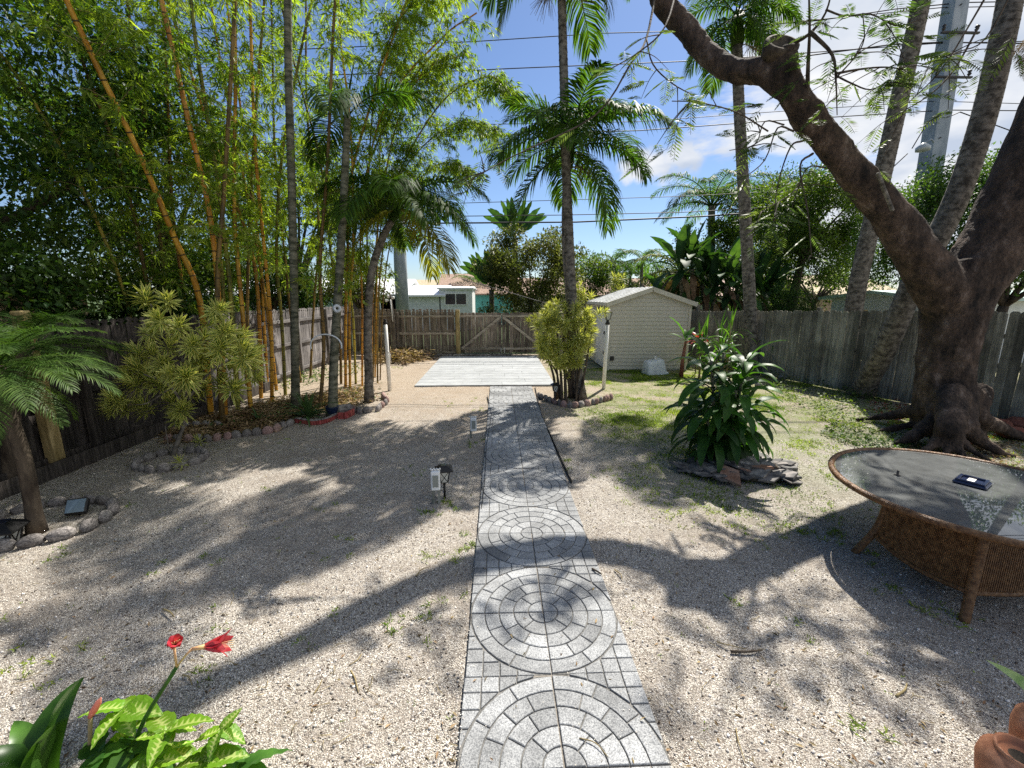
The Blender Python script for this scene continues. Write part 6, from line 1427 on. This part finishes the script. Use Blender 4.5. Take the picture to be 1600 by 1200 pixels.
# timber bench frame beyond the right fence
o = empty('timber_frame', D(1322, 492, 13.3)-Vector((0, 0, .7)), 0, 'pale timber frame just over the right fence beside the leaning palm', 'frame')
for z, mt in ((.72, 'wood_pale'), (.52, 'wood_yellow')): b = MB(); b.box(-.72, .72, -.05, .05, z-.045, z+.045, bev=.005); b.build('rail', M_[mt], o)
for x in (-.68, .68): b = MB(); b.box(x-.05, x+.05, .055, .15, 0, .86, bev=.005); b.build('upright', M_['wood_yellow'], o)

# ---------------------------------------------------------------- round rattan table with glass top
def table():
    c = Vector((4.38, 3.55, 0)); o = empty('patio_table', c, 0, 'round glass topped rattan patio table with a woven base', 'table'); rad = 1.075
    gm = bpy.data.materials.new('tinted table glass'); gm.use_nodes = True; t = gm.node_tree; t.nodes.clear()
    out = nn(t, 'ShaderNodeOutputMaterial'); tr = nn(t, 'ShaderNodeBsdfTransparent'); tr.inputs[0].default_value = (.42, .46, .45, 1)
    gl = nn(t, 'ShaderNodeBsdfGlossy'); gl.inputs['Roughness'].default_value = .012; gl.inputs[0].default_value = (1, 1, 1, 1)
    fr = nn(t, 'ShaderNodeFresnel'); fr.inputs[0].default_value = 1.75
    di = nn(t, 'ShaderNodeBsdfDiffuse'); di.inputs[0].default_value = (.26, .27, .265, 1)
    no = nn(t, 'ShaderNodeTexNoise'); no.inputs['Scale'].default_value = 5; no.inputs['Detail'].default_value = 9; no.inputs['Roughness'].default_value = .7
    co = nn(t, 'ShaderNodeTexCoord'); t.links.new(co.outputs['Object'], no.inputs['Vector'])
    mr = nn(t, 'ShaderNodeMapRange'); mr.inputs['From Min'].default_value = .3; mr.inputs['From Max'].default_value = .75; mr.inputs['To Min'].default_value = .35; mr.inputs['To Max'].default_value = .7; t.links.new(no.outputs['Fac'], mr.inputs['Value'])
    m1 = nn(t, 'ShaderNodeMixShader'); t.links.new(mr.outputs[0], m1.inputs[0]); t.links.new(tr.outputs[0], m1.inputs[1]); t.links.new(di.outputs[0], m1.inputs[2])
    m2 = nn(t, 'ShaderNodeMixShader'); t.links.new(fr.outputs[0], m2.inputs[0]); t.links.new(m1.outputs[0], m2.inputs[1]); t.links.new(gl.outputs[0], m2.inputs[2])
    t.links.new(m2.outputs[0], out.inputs['Surface'])
    b = MB(); n = 96; b.lathe([(.0001, .742), (rad-.05, .742), (rad-.05, .75), (.0001, .75)], n, cap=False, smooth=False); b.build('glass_top', gm, o)
    b = MB(); pts = [(rad*math.cos(2*math.pi*i/96), rad*math.sin(2*math.pi*i/96), .738) for i in range(97)]
    b.tube([(p[0]*.985, p[1]*.985, p[2]) for p in pts], .029, 12, cap=False); b.build('rim', M_['rattan'], o)
    # wrap lines of the rattan binding
    b = MB()
    for k in range(9):
        a0 = 2*math.pi*k/9
        for j in range(5):
            a = a0+j*.012; q = Vector((rad*.985*math.cos(a), rad*.985*math.sin(a), .738)); tg = Vector((-math.sin(a), math.cos(a), 0)); b.tube([q-tg*.005, q+tg*.005], .031, 10, cap=False)
    b.build('binding', M_['rattan'], o)
    corners = [Vector((3.62, 2.79, 0))-c, Vector((3.54, 3.74, 0))-c, Vector((5.0, 3.92, 0))-c, Vector((5.08, 2.95, 0))-c]; cen = sum(corners, Vector())/4
    tops = [cen+(q-cen)*.88+Vector((0, 0, .70)) for q in corners]; tops[1] = tops[1]+Vector((.12, 0, 0))
    legs = []
    for q, tp in zip(corners, tops):
        mid = q.lerp(tp, .45); mid = cen+(mid-cen)*.93; mid.z = .3
        sp = smooth_path([q+Vector((0, 0, -.01)), mid, tp], 7); legs.append(sp); b = MB(); b.tube(sp, .034, 10); b.build('leg', M_['rattan'], o)
    def at_z(sp, z):
        for i in range(len(sp)-1):
            if sp[i].z <= z <= sp[i+1].z: k = (z-sp[i].z)/(sp[i+1].z-sp[i].z+1e-6); return sp[i].lerp(sp[i+1], k)
        return sp[-1].copy()
    for i in range(4):
        A, B = legs[i], legs[(i+1) % 4]; b = MB(); nv, nh = 64, 42
        zl = lambda u: .22-.06*math.sin(math.pi*u)
        for k in range(nv+1):
            u = k/nv; lo = at_z(A, zl(u)).lerp(at_z(B, zl(u)), u); hi = at_z(A, .70).lerp(at_z(B, .70), u); b.beam(lo, hi,   .0095, .005, up=(0, 1, 0) if i % 2 else (1, 0, 0))
        for k in range(nh+1):
            v = k/nh; z0_ = .22+(.70-.22)*v; a = at_z(A, z0_); e = at_z(B, z0_); b.beam(a, e, .006, .0085)
        tag(b.build('woven_panel', M_['rattan'], o), kind='stuff')
        b = MB(); sp = [at_z(A, zl(k/10)).lerp(at_z(B, zl(k/10)), k/10) for k in range(11)]; b.tube(sp, .02, 8); b.build('panel_rail', M_['rattan'], o)
        b = MB(); b.tube([at_z(A, .69), at_z(B, .69)], .022, 8); b.build('panel_rail', M_['rattan'], o)
    # small umbrella-hole cap
    b = MB(); b.lathe([(.02, .7505), (.03, .7505), (.028, .756), (.012, .758), (.010, .80), (.001, .803)], 12, M=Matrix.Translation((-.42, .32, 0))); b.build('spindle', M_['dark_metal'], o)
    p = Vector((4.49, 3.66, .751)); s = empty('ashtray', p, .55, 'small square dark blue dish lying on the glass table top', 'dish')
    m = MAT('dark blue glaze', (.012, .018, .05), (.02, .03, .07), rough=.15, spec=.7)
    b = MB(); b.box(-.115, .115, -.115, .115, 0, .028, bev=.01); b.build('body', m, s)
    b = MB()
    for x0, x1, y0, y1 in ((-.10, .10, -.10, -.075), (-.10, .10, .075, .10), (-.10, -.075, -.075, .075), (.075, .10, -.075, .075)): b.box(x0, x1, y0, y1, .0285, .045, bev=.004)
    b.build('rim', m, s)
    b = MB(); b.box(-.05, .05, -.02, .03, .029, .036); b.build('paper_tag', M_['white_paint'], s)
table()

# ---------------------------------------------------------------- terracotta pots at the lower right corner with one long leaf
def pots():
    for px, py, r, h, lab, zc in ((1590, 1195, .135, .34, 'round shouldered terracotta pot at the lower right corner', .26), (1640, 1130, .12, .40, 'taller terracotta pot behind the round one at the lower right corner', .34)):
        p = G(px, py, zc); p.z = 0; o = empty('terracotta_pot', p, 0, lab, 'pot', 'terracotta pots')
        b = MB(); b.lathe([(r*.62, 0), (r*.95, h*.4), (r*1.05, h*.68), (r*.98, h*.84), (r*.75, h*.93), (r*.66, h*.95), (r*.70, h), (r*.60, h), (r*.56, h*.93), (r*.2, h*.9)], 28); b.build('body', M_['terracotta'], o)
        b = MB(); b.lathe([(0.001, h*.9), (r*.56, h*.915)], 20, cap=False); b.build('soil', M_['bark_dark'], o)
    p = G(1640, 1130, .40); o = empty('strap_lily', p-Vector((0, 0, .02)), 0, 'long pale green strap leaf rising from the pot at the lower right', 'plant')
    A_, T_ = Vector((0, 0, 0)), D(1541, 1031, p.y+.12)-o.location; V = []; F = []
    for i in range(13):
        t = i/12; c = A_.lerp(T_, t)+Vector((.10, 0, .06))*math.sin(math.pi*t)*.5; w = .030*math.sin(math.pi*(.12+.88*t))**.8+.0008; wd = Vector((.80, -.25, .52)); nn_ = Vector((.2, -.9, .3))
        V += [c-wd*w+nn_*w*.35, c, c+wd*w+nn_*w*.35]
    for i in range(12): k = i*3; F += [(k, k+1, k+4, k+3), (k+1, k+2, k+5, k+4)]
    b = MB(); b.add(V, F, True); b.build('leaf', MAT('pale green leaf', (.26, .40, .16), (.42, .55, .28), nscale=3, rough=.4, trans=.3, tcol=(1.2, 1.2, .8)), o)
    me2 = strap('leaf', .5, .07, R(70), R(-20), 'lily_leaf', 2, fold=.5)
    for az in (20, -80): mobj('leaf', me2, None, o, rot=(0, 0, R(az)))
    for px, py, r_, h_ in ((1558, 655, .16, .3),):
        pass
pots()

# ---------------------------------------------------------------- foreground plants at the lower left
def foreground():
    def ovate(name, L, Wd, bend, mat, seed):
        """broad pointed leaf with a folded midrib and raised side veins"""
        n = 17; V = []; F = []; r = random.Random(seed)
        for i in range(n):
            t = i/(n-1); w = Wd/2*math.sin(math.pi*t**.72)**.85 if 0 < i < n-1 else .0008; x = L*t; z = -bend*L*t*t
            wv = .012*math.sin(i*1.9+seed)
            for s in (-1, -.5, 0, .5, 1): V.append((x-abs(s)*w*.15, s*w, z+abs(s)*w*.28+(wv if abs(s) == 1 else 0)*L*2+(.004 if abs(s) == .5 and i % 2 else 0)))
        for i in range(n-1):
            for k in range(4): a = i*5+k; F.append((a, a+1, a+6, a+5))
        g = Geo(); g.add(V, F, np.concatenate([[1, .08 if i % 2 else .6, 0, .08 if i % 2 else .6, 1] for i in range(n)])); me = g.mesh(name, True); me.materials.append(M_[mat]); return me
    lm = [ovate('leaf', .17, .10, .25, 'lime_leaf', 1), ovate('leaf', .14, .085, .45, 'lime_leaf', 2), ovate('leaf', .12, .06, .1, 'lime_leaf', 3)]
    dm_ = [ovate('leaf', .2, .10, .4, 'lily_leaf', 4), ovate('leaf', .17, .08, .5, 'lily_leaf', 5)]
    r = random.Random(8)
    def heads(name, label, px, py, zc, n, ms, sc, seed, cat='plant', lean=(0, 0)):
        tip = G(px, py, zc); b0 = Vector((tip.x-lean[0], tip.y-lean[1], 0)); o = empty(name, b0, 0, label, cat, None); t = tip-b0
        b = MB(); b.tube(smooth_path([(0, 0, 0), (t.x*.3, t.y*.3, t.z*.5), t], 4), [.006]*9, 6); b.build('stem', M_['lily_leaf'], o)
        rosette(o, ms, n, loc=t, seed=seed, sc=sc, tilt=22); rosette(o, ms, n//2, loc=t*.72, seed=seed+1, sc=(sc[0]*.8, sc[1]*.9), tilt=20); return o
    heads('syngonium', 'bright lime veined leaves at the lower left, left of the flower stalk', 192, 1108, .46, 6, lm[:2], (1.0, 1.3), 1)
    heads('syngonium', 'lime green shoot just right of the flower stalk at the lower left', 262, 1142, .44, 6, lm, (.9, 1.2), 2)
    heads('syngonium', 'curled lime leaves furthest right in the lower left corner plants', 345, 1140, .42, 6, lm[1:], (.8, 1.05), 3, lean=(.12, .1))
    heads('syngonium', 'low lime leaves at the bottom edge under the curled ones', 318, 1190, .34, 7, lm, (.9, 1.2), 6)
    heads('syngonium', 'lime leaves at the bottom edge below the flower stalk', 235, 1190, .36, 7, lm, (.9, 1.2), 7)
    heads('leafy_plant', 'darker green leaves in the middle of the lower left corner plants', 205, 1165, .36, 7, dm_, (.9, 1.3), 4)
    heads('leafy_plant', 'dark low leaves between the lime shoots at the bottom edge', 155, 1178, .34, 7, dm_, (.9, 1.3), 5)
    heads('leafy_plant', 'green leaves at the bottom edge right of the lime shoots', 372, 1205, .3, 6, dm_+lm[:1], (.9, 1.3), 8)
    # amaryllis: broad strap leaves, scape and trumpet flower
    p = G(70, 1235); o = empty('amaryllis', p, 0, 'amaryllis with two broad arched glossy leaves at the far lower left', 'plant')
    l1 = strap('leaf', .62, .19, R(82), R(48), 'lily_leaf', 3, fold=.35, pw=1.5); l2 = strap('leaf', .54, .18, R(80), R(-5), 'lily_leaf', 4, fold=.35, pw=1.6)
    for me, az, s in ((l1, 30, 1.0), (l2, 200, .85), (l1, -10, .8), (l2, 95, 1.0), (l2, 150, .8)): mobj('leaf', me, None, o, rot=(0, 0, R(az)), scale=(s,)*3)
    p = G(200, 1235); o = empty('amaryllis', p, 0, 'amaryllis on a tall stalk with a red trumpet flower blown to the right', 'plant')
    tip = D(276, 1042, p.y-.05)-p; b = MB(); sp = smooth_path([(0, 0, 0), (tip.x*.35, tip.y*.4, tip.z*.5), tip], 5); b.tube(sp, [.013-.004*i/10 for i in range(11)], 8); b.build('scape', M_['lily_leaf'], o)
    M_['petal'] = MAT('red petal', (.42, .02, .035), (.62, .10, .11), scale=(1, 1, 1), nscale=12, rough=.45, trans=.35, objrand=.15, tcol=(1.3, .9, .9)); M_['tube'] = MAT('pale flower tube', (.55, .45, .15), (.65, .3, .2), rough=.5)
    def trumpet(a, dirv, L, spread, label_scale=1.0):
        q = dirv.normalized(); x = q.orthogonal().normalized(); y = q.cross(x); b = MB(); b.tube([tip, tip.lerp(a, .6)+Vector((0, 0, .005)), a], [.005, .005, .006], 6); b.build('flower_stem', M_['tube'], o)
        fl = empty('flower', (0, 0, 0)); fl.parent = o
        b = MB(); b.tube([a, a+q*L*.35], [.007, .012], 8); b.build('tube', M_['tube'], fl)
        for i in range(6):
            an = 2*math.pi*i/6; u = x*math.cos(an)+y*math.sin(an); v = q.cross(u); V = []; F = []
            for j in range(7):
                t = j/6; w = .027*math.sin(math.pi*(.10+.88*t)); c = a+q*L*(.3+.72*t-.12*t*t)+u*(.010+spread*t*t); V += [c-v*w, c-u*.003, c+v*w]
            for j in range(6): k = j*3; F += [(k, k+1, k+4, k+3), (k+1, k+2, k+5, k+4)]
            b = MB(); b.add(V, F, True); b.build('petal', M_['petal'], fl)
        for i in range(4): b = MB(); b.tube([a+q*L*.3, a+q*L*1.0+x*.01*(i-1.5)+Vector((0, 0, -.01))], .0015, 4); b.build('stamen', M_['tube'], fl)
    a1 = D(300, 1014, p.y-.05)-p; trumpet(a1, D(345, 1006, p.y-.02)-D(300, 1014, p.y-.05), .17, .05)
    a2 = D(272, 1012, p.y-.05)-p; trumpet(a2, D(276, 985, p.y-.1)-D(272, 1012, p.y-.05), .08, .02)
    # pink bud on its own stalk
    p = G(140, 1235); tp = D(141, 1120, p.y-.03); o = empty('amaryllis', p, 0, 'closed pink amaryllis bud on a short pale stalk', 'plant'); t = tp-p
    b = MB(); b.tube([(0, 0, 0), t*.5, t], .009, 8); b.build('scape', M_['twig_tan'], o)
    b = MB(); e = D(158, 1090, p.y-.05)-p; b.tube([t, t.lerp(e, .35), t.lerp(e, .7), e], [.010, .017, .014, .002], 8); b.build('bud', MAT('coral bud', (.62, .14, .10), (.75, .30, .22), rough=.5, trans=.2), o)
foreground()

# ================================================================ grass, weeds, litter, twigs
def in_frame_noise(x, y, s, o_=0): return np.sin(x*s+1.3*np.sin(y*s*.7+o_)+o_)*np.cos(y*s*1.1+.9*np.sin(x*s*.8+2*o_))
def grass():
    g = Geo()
    def tufts(xs, ys, per, L, spread, W_=.006):
        n = len(xs)*per; x = np.repeat(xs, per)+RNG.normal(0, spread, n); y = np.repeat(ys, per)+RNG.normal(0, spread, n)
        ok = ((np.abs(x-PCX) > TS+.02) | (y > 11.6)) & ~((x > pad_x0-.05) & (x < pad_x1+.05) & (y > pad_y0)); x, y = x[ok], y[ok]; n = len(x)
        Dv = np.stack([RNG.normal(0, .6, n), RNG.normal(0, .6, n), RNG.uniform(.35, 1.1, n)], 1)
        g.leaves(np.stack([x, y, gz(x, y)-.004], 1), Dv, L*RNG.uniform(.5, 1.4, n), W_*RNG.uniform(.7, 1.5, n), fold=.1, droop=.25)
    # right-hand lawn patch, dense in the sun behind the corn plant
    N = 42000; x = RNG.uniform(1.1, 9.6, N); y = RNG.uniform(4.2, 14.8, N)
    d = .5+.5*in_frame_noise(x, y, 1.1, .7)+.35*in_frame_noise(x, y, 3.1, 2.0)+.25*in_frame_noise(x, y, 7.3, 1.1); near = np.clip((y-4.4)/4.0, .0, 1)+.10; edge = np.clip((x-1.5)/1.2, 0, 1)
    pr = np.clip(d-.52, 0, 1)*2.6*near*edge+.06*edge; ok = RNG.random(N) < pr; tufts(x[ok], y[ok], 9, .055, .05, .009)
    # along the path edge and small tufts in the gravel, found one by one
    T = [(670, 868, 14, .06), (705, 868, 18, .07), (735, 855, 22, .08), (745, 835, 12, .05), (725, 945, 16, .06), (640, 975, 12, .06), (615, 985, 8, .05), (650, 990, 8, .04), (655, 735, 8, .04), (700, 790, 26, .07), (665, 800, 20, .06), (647, 732, 12, .04), (740, 690, 24, .08), (530, 788, 10, .05), (505, 966, 6, .04),
         (475, 1018, 6, .04), (535, 875, 6, .04), (530, 850, 6, .05), (320, 893, 8, .05), (245, 890, 8, .05), (100, 856, 14, .06), (120, 1010, 12, .05), (60, 1045, 14, .06), (40, 1025, 10, .05), (15, 975, 10, .05), (310, 1052, 12, .05), (180, 800, 8, .05), (330, 960, 6, .04), (420, 760, 10, .05), (435, 690, 10, .05), (700, 630, 12, .06), (760, 640, 16, .06), (745, 625, 14, .06),
         (860, 690, 20, .06), (880, 720, 20, .06), (905, 740, 14, .06), (930, 660, 30, .07), (960, 735, 16, .06), (985, 760, 18, .06), (1055, 795, 18, .07), (1060, 815, 14, .06), (1100, 795, 18, .06), (1150, 825, 20, .06), (1195, 850, 10, .06), (1240, 830, 20, .07), (1270, 840, 24, .07), (1300, 830, 20, .07), (1320, 850, 14, .06), (1355, 1145, 14, .07), (1250, 990, 7, .05), (1155, 940, 8, .05), (1110, 800, 18, .06), (1350, 870, 14, .06),
         (1400, 925, 18, .05), (1430, 945, 18, .05), (1470, 955, 16, .05), (1290, 800, 22, .06), (1240, 740, 20, .06), (1220, 760, 20, .06), (1100, 660, 24, .07), (1000, 650, 30, .07), (1030, 640, 30, .07), (965, 620, 20, .07), (1130, 760, 14, .06), (600, 560, 30, .08), (620, 575, 20, .08), (560, 575, 30, .08), (450, 575, 30, .08), (480, 590, 26, .08), (650, 565, 8, .06), (915, 560, 20, .05), (1290, 745, 20, .06), (1330, 730, 20, .06)]
    for px, py, n, L in T:
        p = G(px, py); m = max(2, n//4); tufts(p.x+RNG.normal(0, .05+.008*p.y, m), p.y+RNG.normal(0, .05+.012*p.y, m), 14, L, .022, .0075)
    # scattered single seedlings everywhere
    n = 700; tufts(RNG.uniform(-6, 6, n), 1.6+RNG.random(n)**.7*9, 4, .03, .012, .006)
    tag(g.build('grass', M_['grass']), 'thin sunlit grass and weeds growing through the gravel', 'grass', kind='stuff'); print('grass', g.n//5)
grass()
def weeds():
    """low broad leaved ground cover, one object each patch"""
    def patch(label, pts, n, L, mat, h=.10, name='ground_cover'):
        P = [G(*p) for p in pts]; x0, x1 = min(p.x for p in P), max(p.x for p in P); y0, y1 = min(p.y for p in P), max(p.y for p in P)
        x = RNG.uniform(x0, x1, n*2); y = RNG.uniform(y0, y1, n*2); ok = np.zeros(n*2, bool)
        for i in range(n*2):
            c = False; j = len(P)-1
            for k in range(len(P)):
                if ((P[k].y > y[i]) != (P[j].y > y[i])) and (x[i] < (P[j].x-P[k].x)*(y[i]-P[k].y)/(P[j].y-P[k].y+1e-9)+P[k].x): c = not c
                j = k
            ok[i] = c
        x, y = x[ok], y[ok]; m = len(x); den = .5+.5*in_frame_noise(x, y, 2.3, 1); k = RNG.random(m) < .25+.75*den; x, y, den = x[k], y[k], den[k]; m = len(x); g = Geo()
        Dv = np.stack([RNG.normal(0, 1, m), RNG.normal(0, 1, m), RNG.uniform(-.2, .8, m)], 1)
        g.leaves(np.stack([x, y, RNG.random(m)*h*(.3+den)], 1), Dv, L*RNG.uniform(.6, 1.3, m), L*.55*RNG.uniform(.7, 1.2, m)); tag(g.build(name, M_[mat]), label, 'plants', kind='stuff')
    patch('low leafy ground cover along the foot of the right fence', [(1190, 590), (1250, 590), (1330, 612), (1400, 640), (1330, 680), (1270, 650), (1210, 615)], 2600, .07, 'mid_leaf', .22)
    patch('ground ivy creeping over the roots of the huge tree', [(1300, 660), (1420, 680), (1460, 700), (1420, 710), (1330, 700), (1280, 680)], 1500, .06, 'mid_leaf', .07)
    patch('weeds under the bamboo canes', [(300, 650), (450, 625), (600, 605), (600, 625), (470, 655), (330, 680)], 500, .07, 'mid_leaf', .18)
    patch('weeds along the foot of the left fence', [(420, 600), (500, 575), (560, 570), (560, 585), (500, 600), (430, 615)], 900, .08, 'mid_leaf', .12)
    patch('dark red foliage among the roots by the right fence', [(1340, 632), (1400, 630), (1440, 650), (1560, 690), (1500, 700), (1380, 660)], 500, .07, 'red_leaf', .15)
weeds()
def litter():
    def area(label, polys, n, L, mat='dry', h=.03, name='leaf_litter'):
        g = Geo(); X_ = []; Y_ = []
        for (pts, k) in polys:
            P = [G(*p) for p in pts]
            for _ in range(int(n*k)):
                w = RNG.dirichlet(np.ones(len(P))*.7); X_.append(sum(a*p.x for a, p in zip(w, P))); Y_.append(sum(a*p.y for a, p in zip(w, P)))
        x = np.array(X_); y = np.array(Y_); m = len(x); Dv = np.stack([RNG.normal(0, 1, m), RNG.normal(0, 1, m), RNG.normal(0, .25, m)], 1)
        g.leaves(np.stack([x, y, gz(x, y)+.005+RNG.random(m)**2*h], 1), Dv, L*RNG.uniform(.5, 1.4, m), L*.28*RNG.uniform(.6, 1.3, m), fold=.3); tag(g.build(name, M_[mat]), label, 'dry leaves', kind='stuff')
    area('brown fallen bamboo leaves covering the left bed', [([(290, 660), (420, 622), (600, 598), (612, 625), (460, 660), (300, 690)], 1), ([(230, 680), (330, 650), (450, 640), (440, 675), (260, 700)], .6)], 9000, .11, h=.08)
    area('heap of dry palm debris at the back fence behind the white post', [([(575, 552), (640, 548), (690, 560), (640, 572), (575, 570)], 1)], 2600, .22, h=.38, name='debris_pile')
    area('dry reddish leaves between the roots of the huge tree', [([(1400, 690), (1600, 690), (1600, 740), (1450, 720)], 1)], 1500, .08, h=.03)
    # scattered over the gravel
    n = 1900; g = Geo(); u = RNG.random(n); y = 1.5+u*u*9; x = RNG.uniform(-1, 1, n)*(1.3*y+.5); k = (x > -6) & (x < 9); x, y = x[k], y[k]; m = len(x)
    Dv = np.stack([RNG.normal(0, 1, m), RNG.normal(0, 1, m), RNG.normal(0, .15, m)], 1); kp = (np.abs(x-PCX) > TS) | (RNG.random(m) < .3); x, y, Dv = x[kp], y[kp], Dv[kp]; m = len(x); z = np.where(np.abs(x-PCX) < TS, .040, gz(x, y)+.006)
    L = .035*RNG.uniform(.4, 1.5, m); g.leaves(np.stack([x, y, z], 1), Dv, L, L*.3, fold=.3)
    tag(g.build('fallen_leaves', M_['dry']), 'small dry leaves scattered over the gravel and path', 'dry leaves', kind='stuff')
    # twigs: the bigger ones singly
    W = [((548, 1048), (560, 1082), .006, 'thin bent twig lying left of the path'), ((565, 1022), (545, 1040), .005, 'short pale twig beside the bent twig'), ((490, 1085), (503, 1062), .005, 'short twig standing up left of the bent twig'), ((1142, 1018), (1190, 1016), .011, 'thick brown stick lying right of the path'), ((1120, 1003), (1165, 1014), .005, 'thin straw lying above the thick brown stick'),
         ((1400, 1088), (1417, 1068), .008, 'pale curled twig in the lower right gravel'), ((925, 893), (940, 902), .010, 'stubby twig at the right edge of the path'), ((905, 1160), (950, 1190), .004, 'straw lying across the nearest paver circle'), ((1150, 1138), (1165, 1192), .004, 'long thin straw right of the lowest paver'), ((650, 900), (672, 885), .006, 'curved twig in the long shadow left of the path'),
         ((200, 1095), (240, 1072), .004, 'long thin twig behind the corner plants'), ((255, 952), (272, 964), .008, 'short thick twig in the gravel above the red flower'), ((960, 890), (972, 905), .006, 'forked twig in the shade right of the path'), ((285, 1055), (300, 1070), .006, 'little twig near the red flower')]
    for a, b_, r_, lab in W:
        A, B = G(*a, z=.012), G(*b_, z=.016); 
        if abs(A.x-PCX) < TS: A.z += .03; B.z += .03
        mid = A.lerp(B, .5)+Vector((rd.uniform(-.02, .02), rd.uniform(-.02, .02), .008)); b = MB(); b.tube(smooth_path([A, mid, B], 4), [r_*(1-.5*i/8) for i in range(9)], 5); tag(b.build('twig', M_['twig_tan'] if r_ < .009 else M_['bark_dark']), lab, 'twig')
    b = MB()
    for _ in range(420):
        y = 1.6+rd.random()**1.5*8; x = rd.uniform(-1, 1)*(1.2*y+.4)
        if abs(x-PCX) < TS: continue
        a = rd.uniform(0, 6.28); L = rd.uniform(.03, .12); z = float(gz(x, y))+.01; b.tube([(x, y, z), (x+L*.5*math.cos(a), y+L*.5*math.sin(a), z+.006), (x+L*math.cos(a+.2), y+L*math.sin(a+.2), z)], .0022, 3)
    tag(b.build('twig_litter', M_['twig_tan']), 'fine straw and twig bits strewn over the gravel', 'twigs', kind='stuff')
litter()
